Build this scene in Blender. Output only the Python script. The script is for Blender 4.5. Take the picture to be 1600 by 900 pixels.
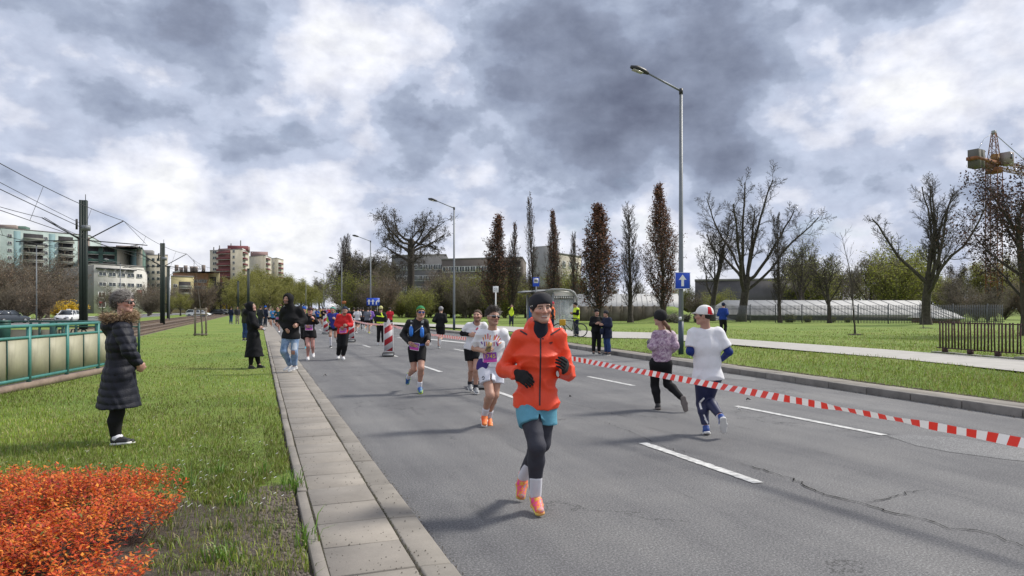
import bpy, math, random
import numpy as np
from mathutils import Vector, Matrix
from mathutils.bvhtree import BVHTree
SC = bpy.context.scene
for _o in list(bpy.data.objects):
    bpy.data.objects.remove(_o, do_unlink=True)
COL = SC.collection
R_ = math.radians
rng = np.random.default_rng(7)
random.seed(7)
# ------------------------------------------------------------------ camera, exposure
CAM_H, FPX, HOR, YAW = 1.65, 1067.0, 482.0, R_(20.3)
FW = np.array([math.sin(YAW), math.cos(YAW)])
RT = np.array([math.cos(YAW), -math.sin(YAW)])
cam = bpy.data.cameras.new('camera')
camo = bpy.data.objects.new('camera', cam)
COL.objects.link(camo)
camo.location = (0, 0, CAM_H)
camo.rotation_euler = (math.pi / 2, 0, -YAW)
cam.sensor_width = 36.0
cam.lens = 36.0 * FPX / 1600.0
cam.shift_y = 32.0 / 1600.0
cam.clip_start, cam.clip_end = 0.05, 6000.0
SC.camera = camo
SC.view_settings.view_transform = 'Standard'
SC.view_settings.look = 'None'
SC.view_settings.exposure = 0.10
SC.view_settings.gamma = 1.0
SC.cycles.max_bounces = 5
SC.cycles.diffuse_bounces = 2
SC.cycles.glossy_bounces = 2
SC.cycles.transmission_bounces = 4
SC.cycles.transparent_max_bounces = 6
SC.cycles.use_denoising = True

def D(u, Z):                       # ground point (x, y) at image column u and camera depth Z
    X = (u - 800.0) / FPX * Z
    p = FW * Z + RT * X
    return float(p[0]), float(p[1])
def G(u, v, z=0.0):                # ground point under image point (u, v) on the level z
    return D(u, (CAM_H - z) * FPX / (v - HOR))
def HZ(v, Z):                      # height seen at row v and depth Z
    return CAM_H - (v - HOR) / FPX * Z
# ------------------------------------------------------------------ sky and sun
SUN_EL, SUN_AZ = R_(46), YAW + R_(68)          # azimuth clockwise from +Y
W = bpy.data.worlds.new('World')
SC.world = W
W.use_nodes = True
nt = W.node_tree
nt.nodes.clear()
class NB:                          # tiny node-tree builder
    def __init__(s, t): s.t = t
    def n(s, typ, **kw):
        x = s.t.nodes.new(typ)
        for k, v in kw.items(): setattr(x, k, v)
        return x
    def link(s, a, b): s.t.links.new(a, b)
    def put(s, sock, v):
        if isinstance(v, bpy.types.NodeSocket): s.t.links.new(v, sock)
        elif v is not None: sock.default_value = v
    def m(s, op, a, b=None, c=None, clamp=False):
        x = s.n('ShaderNodeMath', operation=op, use_clamp=clamp)
        for i, v in enumerate((a, b, c)):
            if v is not None: s.put(x.inputs[i], v)
        return x.outputs[0]
    def vm(s, op, a, b=None, sc=None):
        x = s.n('ShaderNodeVectorMath', operation=op)
        s.put(x.inputs[0], a)
        if b is not None: s.put(x.inputs[1], b)
        if sc is not None: s.put(x.inputs['Scale'], sc)
        return x.outputs['Value'] if op == 'DOT_PRODUCT' else x.outputs['Vector']
    def noise(s, vec, scale, detail=4, rough=.55, dist=0.0, color=False):
        x = s.n('ShaderNodeTexNoise')
        if vec is not None: s.put(x.inputs['Vector'], vec)
        x.inputs['Scale'].default_value = scale
        x.inputs['Detail'].default_value = detail
        x.inputs['Roughness'].default_value = rough
        x.inputs['Distortion'].default_value = dist
        return x.outputs['Color'] if color else x.outputs[0]
    def ramp(s, fac, stops, interp='LINEAR'):
        x = s.n('ShaderNodeValToRGB')
        s.put(x.inputs[0], fac)
        cr = x.color_ramp
        cr.interpolation = interp
        while len(cr.elements) < len(stops): cr.elements.new(.5)
        for e, (p, c) in zip(cr.elements, stops):
            e.position = p
            e.color = (*c, 1) if len(c) == 3 else c
        return x.outputs[0]
    def mix(s, fac, a, b, blend='MIX'):
        x = s.n('ShaderNodeMix', data_type='RGBA', blend_type=blend)
        s.put(x.inputs[0], fac)
        for k, v in ((6, a), (7, b)):
            if isinstance(v, tuple) and len(v) == 3: v = (*v, 1)
            s.put(x.inputs[k], v)
        return x.outputs[2]
b = NB(nt)
out = b.n('ShaderNodeOutputWorld')
tc = b.n('ShaderNodeTexCoord')
dirv = tc.outputs['Generated']
sky = b.n('ShaderNodeTexSky')
sky.sky_type = 'NISHITA'
sky.sun_disc = False
sky.sun_elevation = SUN_EL
sky.sun_rotation = SUN_AZ
bg_sky = b.n('ShaderNodeBackground')
b.link(sky.outputs[0], bg_sky.inputs[0])
bg_sky.inputs[1].default_value = 0.10
sep = b.n('ShaderNodeSeparateXYZ')
b.link(dirv, sep.inputs[0])
zz = b.m('MAXIMUM', sep.outputs[2], 0.0)
den = b.m('ADD', zz, 0.34)
inv = b.m('DIVIDE', 1.0, den)
plane = b.vm('SCALE', dirv, sc=inv)                        # cloud layer seen in perspective
w1 = b.vm('SUBTRACT', b.noise(plane, .9, 3, .5, color=True), (.5, .5, .5))
w2 = b.vm('SUBTRACT', b.noise(dirv, 11.0, 5, .6, color=True), (.5, .5, .5))
pw = b.vm('ADD', plane, b.vm('SCALE', w1, sc=.55))
dw = b.vm('NORMALIZE', b.vm('ADD', dirv, b.vm('ADD', b.vm('SCALE', w1, sc=.045), b.vm('SCALE', w2, sc=.11))))
big = b.noise(pw, 1.3, 7, .56, .2)
bil = b.noise(b.vm('MULTIPLY', dirv, (1, 1, 1.6)), 8.0, 10, .52, .12)
fine = b.noise(b.vm('MULTIPLY', dirv, (1, 1, 1.5)), 26.0, 5, .55, .1)
q = b.m('MULTIPLY_ADD', b.m('SUBTRACT', big, .5), .42, .285)
q = b.m('MULTIPLY_ADD', b.m('SUBTRACT', bil, .5), 1.08, q)
CLOUDS = [  # column, row, radius (of the photograph's pixels), darkness: where the heavier and thinner clouds hang
    (270, 70, 95, .42), (360, 110, 60, .2), (60, 90, 100, .12), (640, 168, 55, .38), (860, 185, 90, .34),
    (1010, 125, 150, .40), (1160, 120, 115, .34), (1040, 225, 85, .30), (830, 60, 90, .14), (1380, 15, 90, .26),
    (1300, 285, 75, .36), (480, 215, 75, .24), (350, 275, 70, .22), (680, 265, 85, .30), (180, 210, 60, .18), (930, 260, 70, .2),
    (1430, 300, 80, .15), (560, 300, 60, .12), (1570, 240, 60, .15), (90, 250, 55, .15),
    (720, 115, 36, -.30), (585, 250, 55, -.26), (725, 225, 32, -.20), (560, 170, 40, -.15), (1270, 150, 60, -.22), (1410, 110, 70, -.20), (1550, 85, 75, -.14), (1345, 62, 45, .16), (1490, 45, 50, .12), (1235, 235, 50, -.32), (230, 285, 45, -.30), (440, 312, 55, -.30),
    (545, 100, 75, -.20), (480, 30, 70, .05), (770, 270, 45, -.25), (110, 165, 70, -.32), (700, 110, 40, -.25), (900, 330, 140, -.18), (560, 380, 150, -.12),
    (1000, 300, 60, -.2), (1500, 190, 70, -.30), (60, 320, 70, -.22), (1380, 220, 60, -.25), (300, 190, 45, -.25), (620, 60, 50, -.2), (280, 330, 80, -.2)]
for (u, v, r, wgt) in CLOUDS:
    d3 = np.array([*(FW + RT * (u - 800) / FPX), (HOR - v) / FPX])
    d3 /= np.linalg.norm(d3)
    s2 = (r / FPX) ** 2
    dt = b.vm('DOT_PRODUCT', dw, tuple(d3))
    g = b.m('EXPONENT', b.m('DIVIDE', b.m('SUBTRACT', dt, 1.0), s2))
    q = b.m('MULTIPLY_ADD', g, wgt * .62, q)
low = b.m('EXPONENT', b.m('MULTIPLY', zz, -9.0))           # paler towards the horizon
q = b.m('MULTIPLY_ADD', low, -.10, q)
ccol = b.ramp(q, [(0.0, (.92, .93, .95)), (.17, (.78, .80, .885)), (.27, (.665, .70, .81)), (.33, (.515, .57, .71)), (.42, (.475, .535, .675)), (.47, (.375, .43, .555)), (.58, (.31, .36, .48)), (.64, (.26, .30, .405)), (.85, (.195, .225, .31)), (1.0, (.15, .172, .245))])
ccol = b.mix(1.0, ccol, b.ramp(fine, [(.3, (.86, .865, .885)), (.5, (1, 1, 1)), (.7, (1.14, 1.135, 1.12))]), 'MULTIPLY')
bg_c = b.n('ShaderNodeBackground')
b.link(ccol, bg_c.inputs[0])
bg_c.inputs[1].default_value = 1.0
gap = b.noise(b.vm('ADD', pw, (3.1, 1.7, 0)), 1.6, 5, .55)
gapm = b.m('MULTIPLY', b.m('SUBTRACT', .36, gap), 7.0, clamp=True)
cover = b.m('SUBTRACT', 1.0, b.m('MULTIPLY', gapm, .75))
mixs = b.n('ShaderNodeMixShader')
b.link(cover, mixs.inputs[0])
b.link(bg_sky.outputs[0], mixs.inputs[1])
b.link(bg_c.outputs[0], mixs.inputs[2])
b.link(mixs.outputs[0], out.inputs[0])
sl = bpy.data.lights.new('sun', 'SUN')
sl.energy = 3.8
sl.angle = R_(9.5)
sl.color = (1.0, .95, .87)
so = bpy.data.objects.new('sun', sl)
COL.objects.link(so)
sd = Vector((math.sin(SUN_AZ) * math.cos(SUN_EL), math.cos(SUN_AZ) * math.cos(SUN_EL), math.sin(SUN_EL)))
so.rotation_euler = sd.to_track_quat('Z', 'Y').to_euler()
# ------------------------------------------------------------------ materials
MATS = {}
def mat(name, col, rough=.7, var=.12, scale=20.0, bump=0.0, bscale=None, metal=0.0, spec=.5, col2=None, emit=None, alpha=None, trans=None, sheen=0):
    if name in MATS: return MATS[name]
    m = bpy.data.materials.new(name)
    m.use_nodes = True
    B = NB(m.node_tree)
    p = m.node_tree.nodes['Principled BSDF']
    p.inputs['Roughness'].default_value = rough
    p.inputs['Metallic'].default_value = metal
    p.inputs['Specular IOR Level'].default_value = spec
    t = B.n('ShaderNodeTexCoord')
    if var or col2:
        n1 = B.noise(t.outputs['Object'], scale, 5, .6)
        if col2: c = B.ramp(n1, [(.38, col), (.62, col2)])
        else:
            lo = tuple(max(0, x * (1 - var)) for x in col)
            hi = tuple(min(1, x * (1 + var)) for x in col)
            c = B.ramp(n1, [(.3, lo), (.7, hi)])
        B.link(c, p.inputs['Base Color'])
    else:
        p.inputs['Base Color'].default_value = (*col, 1)
    if bump:
        n2 = B.noise(t.outputs['Object'], bscale or scale * 4, 4, .6)
        bp = B.n('ShaderNodeBump')
        bp.inputs['Strength'].default_value = bump
        bp.inputs['Distance'].default_value = .02
        B.link(n2, bp.inputs['Height'])
        B.link(bp.outputs[0], p.inputs['Normal'])
    if sheen: p.inputs['Sheen Weight'].default_value = sheen
    if trans: p.inputs['Transmission Weight'].default_value = trans
    if alpha is not None: p.inputs['Alpha'].default_value = alpha
    MATS[name] = m
    return m
def attr_mat(name, rough=.6, bump=0.0, sss=0.0, trans=0.0, bscale=60):
    """material whose own colour comes per vertex or leaf from the attribute Col"""
    if name in MATS: return MATS[name]
    m = bpy.data.materials.new(name)
    m.use_nodes = True
    B = NB(m.node_tree)
    p = m.node_tree.nodes['Principled BSDF']
    a = B.n('ShaderNodeAttribute', attribute_name='Col')
    B.link(a.outputs['Color'], p.inputs['Base Color'])
    p.inputs['Roughness'].default_value = rough
    if sss:
        p.inputs['Subsurface Weight'].default_value = sss
        p.inputs['Subsurface Radius'].default_value = (.012, .005, .003)
        p.inputs['Subsurface Scale'].default_value = 1.0
    if bump:
        t = B.n('ShaderNodeTexCoord')
        n2 = B.noise(t.outputs['Object'], bscale, 3, .6)
        bp = B.n('ShaderNodeBump')
        bp.inputs['Strength'].default_value = bump
        bp.inputs['Distance'].default_value = .02
        B.link(n2, bp.inputs['Height'])
        B.link(bp.outputs[0], p.inputs['Normal'])
    if trans:
        tr = B.n('ShaderNodeBsdfTranslucent')
        B.link(a.outputs['Color'], tr.inputs[0])
        mx = B.n('ShaderNodeMixShader')
        mx.inputs[0].default_value = trans
        B.link(p.outputs[0], mx.inputs[1])
        B.link(tr.outputs[0], mx.inputs[2])
        B.link(mx.outputs[0], m.node_tree.nodes['Material Output'].inputs[0])
    MATS[name] = m
    return m
# ------------------------------------------------------------------ mesh helpers
def mesh(name, V, F, cols=None, smooth=False):
    """V (n,3); F: list of index arrays, each (m,3) or (m,4)"""
    me = bpy.data.meshes.new(name)
    V = np.asarray(V, np.float32).reshape(-1, 3)
    if isinstance(F, np.ndarray): F = [F]
    F = [np.asarray(f, np.int32) for f in F if len(f)]
    me.vertices.add(len(V))
    me.vertices.foreach_set('co', V.ravel())
    nl = sum(f.size for f in F)
    npoly = sum(len(f) for f in F)
    me.loops.add(nl)
    me.polygons.add(npoly)
    me.loops.foreach_set('vertex_index', np.concatenate([f.ravel() for f in F]) if F else np.zeros(0, np.int32))
    st, k = [], 0
    for f in F:
        st.append(k + np.arange(len(f), dtype=np.int32) * f.shape[1])
        k += f.size
    me.polygons.foreach_set('loop_start', np.concatenate(st) if st else np.zeros(0, np.int32))
    if smooth: me.polygons.foreach_set('use_smooth', np.ones(npoly, bool))
    me.update(calc_edges=True)
    if cols is not None:
        ca = me.color_attributes.new('Col', 'FLOAT_COLOR', 'POINT')
        c4 = np.ones((len(V), 4), np.float32)
        c4[:, :3] = cols
        ca.data.foreach_set('color', c4.ravel())
    return me
def put(name, me, m=None, parent=None, loc=None, rot=None, scale=None):
    o = bpy.data.objects.new(name, me)
    COL.objects.link(o)
    if m is not None:
        if len(me.materials) == 0: me.materials.append(m)
        elif me.materials[0] is not m:
            o.material_slots[0].link = 'OBJECT'
            o.material_slots[0].material = m
    if parent is not None: o.parent = parent
    if loc is not None: o.location = loc
    if rot is not None: o.rotation_euler = rot if hasattr(rot, '__len__') else (0, 0, rot)
    if scale is not None: o.scale = scale if hasattr(scale, '__len__') else (scale,) * 3
    return o
def thing(name, label, cat, loc=(0, 0, 0), rz=0.0, group=None):
    o = bpy.data.objects.new(name, None)
    COL.objects.link(o)
    o.location = loc
    o.rotation_euler = (0, 0, rz)
    o.empty_display_size = .1
    return tag(o, label, cat, group)
def tag(o, label, cat, group=None):
    o['label'] = label
    o['category'] = cat
    if group: o['group'] = group
    return o
def structure(o):
    o['kind'] = 'structure'
    return o
def stuff(o):
    o['kind'] = 'stuff'
    return o
class MB:
    """collects simple solids into one mesh"""
    def __init__(s): s.V, s.Q, s.T, s.n = [], [], [], 0
    def add(s, V, Q=None, T=None):
        V = np.asarray(V, float).reshape(-1, 3)
        s.V.append(V)
        if Q is not None and len(Q): s.Q.append(np.asarray(Q, int) + s.n)
        if T is not None and len(T): s.T.append(np.asarray(T, int) + s.n)
        s.n += len(V)
        return s
    BQ = [[0, 3, 2, 1], [4, 5, 6, 7], [0, 1, 5, 4], [1, 2, 6, 5], [2, 3, 7, 6], [3, 0, 4, 7]]
    def box(s, c, size, rz=0.0, M=None):
        x, y, z = np.asarray(size, float) / 2
        V = np.array([[-x, -y, -z], [x, -y, -z], [x, y, -z], [-x, y, -z], [-x, -y, z], [x, -y, z], [x, y, z], [-x, y, z]])
        if M is not None: V = V @ np.asarray(M, float).T
        if rz:
            cc, ss = math.cos(rz), math.sin(rz)
            V = V @ np.array([[cc, ss, 0], [-ss, cc, 0], [0, 0, 1]])
        return s.add(V + np.asarray(c, float), s.BQ)
    def span(s, x0, x1, y0, y1, z0, z1):
        return s.box(((x0 + x1) / 2, (y0 + y1) / 2, (z0 + z1) / 2), (x1 - x0, y1 - y0, z1 - z0))
    def prism(s, pts, z0, z1):
        n = len(pts)
        V = [(p[0], p[1], z0) for p in pts] + [(p[0], p[1], z1) for p in pts]
        Q = [[i, (i + 1) % n, n + (i + 1) % n, n + i] for i in range(n)]
        T = [[0, i + 1, i] for i in range(1, n - 1)] + [[n, n + i, n + i + 1] for i in range(1, n - 1)]
        return s.add(V, Q, T)
    def tube(s, pts, rad, sides=6, cap=True):
        P = np.asarray(pts, float)
        n = len(P)
        r = np.full(n, rad, float) if np.isscalar(rad) else np.asarray(rad, float)
        t = np.gradient(P, axis=0) if n > 2 else np.repeat((P[1] - P[0])[None], n, 0)
        t /= np.linalg.norm(t, axis=1)[:, None] + 1e-9
        a = np.where(np.abs(t[:, 2:3]) > .9, np.array([[1., 0, 0]]), np.array([[0, 0, 1.]]))
        e1 = np.cross(t, a)
        e1 /= np.linalg.norm(e1, axis=1)[:, None] + 1e-9
        for i in range(1, n):
            if (e1[i] * e1[i - 1]).sum() < 0: e1[i] = -e1[i]
        e2 = np.cross(t, e1)
        an = np.arange(sides) * 2 * math.pi / sides
        V = P[:, None] + r[:, None, None] * (np.cos(an)[None, :, None] * e1[:, None] + np.sin(an)[None, :, None] * e2[:, None])
        i, j = np.meshgrid(np.arange(n - 1), np.arange(sides), indexing='ij')
        k = (j + 1) % sides
        Q = np.stack([i * sides + j, i * sides + k, (i + 1) * sides + k, (i + 1) * sides + j], -1).reshape(-1, 4)
        T = []
        if cap and sides > 2:
            T = [[0, c + 1, c] for c in range(1, sides - 1)] + [[(n - 1) * sides, (n - 1) * sides + c, (n - 1) * sides + c + 1] for c in range(1, sides - 1)]
        return s.add(V.reshape(-1, 3), Q, T)
    def ring(s, c, ax, R, r, n=28, sides=6):
        ax = np.asarray(ax, float)
        ax /= np.linalg.norm(ax)
        a = np.cross(ax, [0, 0, 1.]) if abs(ax[2]) < .9 else np.array([1., 0, 0])
        a /= np.linalg.norm(a)
        c2 = np.cross(ax, a)
        V, Q = [], []
        for i in range(n):
            th = 2 * math.pi * i / n
            e = math.cos(th) * a + math.sin(th) * c2
            for j in range(sides):
                ph = 2 * math.pi * j / sides
                V.append(np.asarray(c) + e * (R + r * math.cos(ph)) + ax * r * math.sin(ph))
                Q.append([i * sides + j, ((i + 1) % n) * sides + j, ((i + 1) % n) * sides + (j + 1) % sides, i * sides + (j + 1) % sides])
        return s.add(V, Q)
    def quad(s, a, b_, c, d): return s.add([a, b_, c, d], [[0, 1, 2, 3]])
    def me(s, name='part', smooth=False):
        F = []
        if s.Q: F.append(np.concatenate([np.asarray(q).reshape(-1, 4) for q in s.Q]))
        if s.T: F.append(np.concatenate([np.asarray(t).reshape(-1, 3) for t in s.T]))
        return mesh(name, np.concatenate(s.V), F, smooth=smooth)
    def put(s, name, m, parent=None, smooth=False, **kw):
        return put(name, s.me(name, smooth), m, parent, **kw)
def bevel(o, w=.01, seg=2):
    md = o.modifiers.new('bevel', 'BEVEL')
    md.width = w
    md.segments = seg
    md.limit_method = 'ANGLE'
    return o
_txt = {}
def text_mesh(s, size=1.0):
    """flat lettering as (verts 2d, faces), centred"""
    if s in _txt: return _txt[s]
    c = bpy.data.curves.new('lettering', 'FONT')
    c.body = s
    c.align_x, c.align_y = 'CENTER', 'CENTER'
    o = bpy.data.objects.new('lettering', c)
    me = bpy.data.meshes.new_from_object(o)
    V = np.array([v.co[:2] for v in me.vertices])
    F = [tuple(p.vertices) for p in me.polygons]
    bpy.data.objects.remove(o)
    bpy.data.curves.remove(c)
    bpy.data.meshes.remove(me)
    V = V - (V.max(0) + V.min(0)) / 2
    V = V / (V.max(0) - V.min(0)).max()
    _txt[s] = (V, F)
    return _txt[s]
def plate_text(s, width, name, m, parent, loc, rot, height=None):
    """lettering lying in the local XZ plane, facing local -Y"""
    V, F = text_mesh(s)
    V3 = np.stack([V[:, 0] * width, np.zeros(len(V)), V[:, 1] * width * (1 if height is None else height)], 1)
    me = bpy.data.meshes.new(name)
    me.from_pydata([tuple(v) for v in V3], [], F)
    return put(name, me, m, parent, loc, rot)
# ------------------------------------------------------------------ setting: ground, road, pavements, tram bed
def M_grass_ground(name, soil=None):
    m = bpy.data.materials.new(name)
    m.use_nodes = True
    B = NB(m.node_tree)
    p = m.node_tree.nodes['Principled BSDF']
    t = B.n('ShaderNodeTexCoord').outputs['Object']
    a = B.noise(t, .35, 6, .65)
    f = B.noise(t, 9.0, 6, .7)
    g1 = B.ramp(a, [(.30, (.12, .20, .022)), (.50, (.18, .255, .034)), (.70, (.245, .27, .06))])
    c = B.mix(B.m('MULTIPLY', B.m('SUBTRACT', f, .42), 3.0, clamp=True), g1, (.085, .135, .02))
    straw = B.noise(t, 2.3, 8, .75)
    c = B.mix(B.m('MULTIPLY', B.m('SUBTRACT', straw, .55), 3.2, clamp=True), c, (.20, .19, .085))
    if soil:                                                 # bare soil of the flower bed's edge
        x0, x1, y0, y1 = soil
        s = B.n('ShaderNodeSeparateXYZ')
        B.link(t, s.inputs[0])
        w = B.m('MULTIPLY', B.m('SUBTRACT', B.noise(t, 3.0, 6, .7), .5), 1.5)
        e = B.m('SUBTRACT', B.m('ADD', s.outputs[1], w), y1)
        k = B.m('MULTIPLY', e, -3.2, clamp=True)
        so_ = B.ramp(B.noise(t, 26.0, 8, .75), [(.3, (.048, .038, .029)), (.5, (.10, .082, .064)), (.75, (.18, .155, .125))])
        c = B.mix(k, c, so_)
    B.link(c, p.inputs['Base Color'])
    p.inputs['Roughness'].default_value = .95
    bp = B.n('ShaderNodeBump')
    bp.inputs['Strength'].default_value = .9
    bp.inputs['Distance'].default_value = .05
    B.link(B.noise(t, 22.0, 8, .75), bp.inputs['Height'])
    B.link(bp.outputs[0], p.inputs['Normal'])
    return m
def M_asphalt(name, base=.16, tint=(1, .985, .975), wear=True):
    m = bpy.data.materials.new(name)
    m.use_nodes = True
    B = NB(m.node_tree)
    p = m.node_tree.nodes['Principled BSDF']
    t = B.n('ShaderNodeTexCoord').outputs['Object']
    st = B.vm('MULTIPLY', t, (1, .12, 1))
    k = [tuple(base * f * c for c in tint) for f in (.40, .82, 1.0, 1.45, 2.4)]
    gr = B.noise(t, 62.0, 4, .9)
    c = B.ramp(gr, [(.36, k[0]), (.45, k[1]), (.51, k[2]), (.57, k[3]), (.66, k[4])])
    mot = B.ramp(B.noise(t, .55, 7, .65), [(.28, (.72, .72, .74)), (.5, (1, 1, 1)), (.72, (1.18, 1.17, 1.14))])
    c = B.mix(1.0, c, mot, 'MULTIPLY')
    if wear:
        lane = B.ramp(B.noise(st, 1.3, 5, .6), [(.3, (.74, .74, .76)), (.7, (1.20, 1.19, 1.16))])
        c = B.mix(1.0, c, lane, 'MULTIPLY')
        oil = B.noise(st, 5.0, 6, .7)
        c = B.mix(B.m('MULTIPLY', B.m('SUBTRACT', oil, .60), 4.0, clamp=True), c, (.055, .054, .054))
        v = B.n('ShaderNodeTexVoronoi', feature='DISTANCE_TO_EDGE')
        B.link(B.vm('ADD', t, B.vm('SCALE', B.noise(t, 1.2, 6, .7, color=True), sc=1.6)), v.inputs['Vector'])
        v.inputs['Scale'].default_value = .27
        ck = B.m('MULTIPLY', B.m('LESS_THAN', v.outputs['Distance'], .0035), B.m('GREATER_THAN', B.noise(t, .5, 3), .55))
        c = B.mix(B.m('MULTIPLY', ck, .6), c, (.03, .03, .03))
    B.link(c, p.inputs['Base Color'])
    p.inputs['Roughness'].default_value = .82
    p.inputs['Specular IOR Level'].default_value = .35
    bp = B.n('ShaderNodeBump')
    bp.inputs['Strength'].default_value = .45
    bp.inputs['Distance'].default_value = .006
    B.link(gr, bp.inputs['Height'])
    B.link(bp.outputs[0], p.inputs['Normal'])
    return m
def M_concrete(name, col, dirt=.25):
    m = bpy.data.materials.new(name)
    m.use_nodes = True
    B = NB(m.node_tree)
    p = m.node_tree.nodes['Principled BSDF']
    t = B.n('ShaderNodeTexCoord').outputs['Object']
    oi = B.n('ShaderNodeObjectInfo').outputs['Random']
    t2 = B.vm('ADD', t, B.vm('SCALE', (1, 1, 1), sc=B.m('MULTIPLY', oi, 37.0)))
    n1 = B.noise(t2, 1.8, 7, .65)
    lo = tuple(x * (1 - dirt) for x in col)
    hi = tuple(min(1, x * (1 + dirt * .55)) for x in col)
    c = B.ramp(n1, [(.3, lo), (.7, hi)])
    sp = B.noise(t2, 90.0, 3, .8)
    c = B.mix(B.m('MULTIPLY', B.m('SUBTRACT', sp, .52), 2.2, clamp=True), c, tuple(x * .62 for x in col))
    c = B.mix(1.0, c, B.ramp(oi, [(0, (.88, .88, .88)), (1, (1.10, 1.09, 1.07))]), 'MULTIPLY')
    B.link(c, p.inputs['Base Color'])
    p.inputs['Roughness'].default_value = .88
    bp = B.n('ShaderNodeBump')
    bp.inputs['Strength'].default_value = .25
    bp.inputs['Distance'].default_value = .01
    B.link(sp, bp.inputs['Height'])
    B.link(bp.outputs[0], p.inputs['Normal'])
    return m
m_lawn = M_grass_ground('lawn_grass')
m_lawn_l = M_grass_ground('lawn_and_soil', soil=(-6, .3, 2, 6.35))
m_asph = M_asphalt('asphalt', .138, (.985, .985, 1.0))
m_patch = M_asphalt('asphalt_patch', .165, (1, 1, 1), False)
m_asph2 = M_asphalt('far_asphalt', .17, (1, 1, 1), False)
m_slab = M_concrete('slab_concrete', (.275, .25, .218))
m_kerb = M_concrete('kerb_concrete', (.245, .225, .196), .32)
m_kerbr = M_concrete('kerb_concrete_dark', (.23, .215, .195), .45)
m_edge = M_concrete('edging_concrete', (.235, .215, .19), .35)
m_path = M_concrete('path_concrete', (.42, .405, .375), .15)
m_soil = mat('joint_soil', (.055, .045, .035), .95, .4, 14, .6)
m_white_paint = mat('road_paint', (.62, .62, .60), .7, .0, 1, col2=None)
m_white_paint = mat('worn_road_paint', (.36, .36, .35), .75, 0, 11, .2, col2=(.62, .62, .60))

def kx(y):                                                   # inner face of the right kerb; it swings out for the bus bay
    return float(np.interp(y, [-30, 6, 15, 21, 28, 42, 55, 66, 400], [10.5, 10.75, 11.3, 11.75, 12.3, 12.3, 11.3, 10.4, 10.4]))
def sheet(name, rows, m, smooth=True):
    """rows: list of equally long lists of points -> one sheet"""
    A = np.array(rows, float)
    r, c = A.shape[:2]
    i, j = np.meshgrid(np.arange(r - 1), np.arange(c - 1), indexing='ij')
    Q = np.stack([i * c + j, i * c + j + 1, (i + 1) * c + j + 1, (i + 1) * c + j], -1).reshape(-1, 4)
    me = mesh(name, A.reshape(-1, 3), Q, smooth=smooth)
    o = structure(put(name, me, m))
    # make sure that the sheet looks up
    if me.polygons[0].normal.z < 0: me.flip_normals()
    return o
S = 2500
sheet('ground', [[(-S, -S, -.07), (S, -S, -.07)], [(-S, S, -.07), (S, S, -.07)]], m_lawn)
ys = [-30, -10, 0, 6, 10, 15, 18, 21, 24.5, 28, 35, 42, 48, 55, 60, 66, 90, 140, 400]
road = sheet('road', [[(1.02, y, 0), (4, y, 0), (7.5, y, 0), (kx(y) + .05, y, 0)] for y in ys], m_asph)
def lawn_h(x, y): return .10 + .018 * math.sin(x * 1.7 + y * .6) + .014 * math.sin(y * 1.3 - x * .8)
lx = [.27, .1, -.3, -.8, -1.4, -2, -2.8, -3.6, -4.5, -5.4, -6.25]
ly = list(np.arange(-20, 40, 1.0)) + [45, 60, 90, 150, 300]
sheet('lawn', [[(x, y, (.10 if x > .05 else lawn_h(x, y))) for x in lx] for y in ly], m_lawn_l)
def verge_h(x, y):
    e = x - kx(y) - .72
    return .125 + .10 * min(1, max(0, e) / 1.2) + .02 * math.sin(x * .9 + y * .4) * min(1, max(0, e) / 2)
sheet('verge', [[(kx(y) + .70 + e, y, verge_h(kx(y) + .70 + e, y)) for e in (0, .3, .7, 1.2, 2, 3, 4.5, 6.5, 9, 12, 16, 22, 30, 45, 80, 250)]
                for y in list(np.arange(-20, 70, 2.0)) + [75, 90, 120, 160, 240, 500]], m_lawn)
# path beyond the verge
near = [(1800, 599), (1700, 590), (1600, 581), (1400, 560), (1140, 538), (1020, 529), (930, 527.5), (850, 522), (760, 514.5), (640, 508.5), (590, 505)]
far = [(1800, 581), (1700, 572), (1600, 563), (1400, 547), (1140, 529), (1020, 519.5), (930, 517.5), (850, 513), (760, 508.5), (640, 505), (590, 502)]
sheet('path', [[(*G(*n, .26), .262), (*G(*f, .26), .262)] for n, f in zip(near, far)], m_path)
# left pavement: kerb stones, slabs and edging are pieces
pave = structure(thing('pavement', 'x', 'x'))
for k in ('label', 'category'): del pave[k]
Y0, Y1 = 1.0, 34.0
sheetp = sheet('pavement_bed', [[(.27, y, .085), (1.05, y, .085)] for y in (-20, 33.9)], m_soil)
me_slab = MB().box((0, 0, 0), (.488, .490, .07)).me('paving_slab')
n = 0
y = Y0
while y < Y1:
    o = put('paving_slab', me_slab, m_slab, pave, (.628 + rng.normal(0, .002), y + .25, .087 + rng.normal(0, .0022)), (rng.normal(0, .004), rng.normal(0, .004), rng.normal(0, .004)))
    bevel(o, .004, 1)
    y += .5
me_k = MB().box((0, 0, 0), (.21, .988, .24)).me('kerb_stone')
me_e = MB().box((0, 0, 0), (.075, .985, .2)).me('edging_stone')
y = Y0
while y < Y1:
    o = put('kerb_stone', me_k, m_kerb, pave, (.985 + rng.normal(0, .004), y + .5, -.005 + rng.normal(0, .004)), (0, R_(1.5) + rng.normal(0, .008), rng.normal(0, .006)))
    bevel(o, .018, 2)
    o = put('edging_stone', me_e, m_edge, pave, (.335 + rng.normal(0, .003), y + .45, .027 + rng.normal(0, .003)), (0, rng.normal(0, .01), rng.normal(0, .005)))
    bevel(o, .006, 1)
    y += 1.0
sheet('footway', [[(.29, y, .118), (1.09, y, .118)] for y in (34.0, 120, 400)], m_slab)
mb = MB()
mb.span(1.07, 1.094, 34, 400, -.05, .114)
structure(mb.put('kerb_face', m_kerb))
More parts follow.
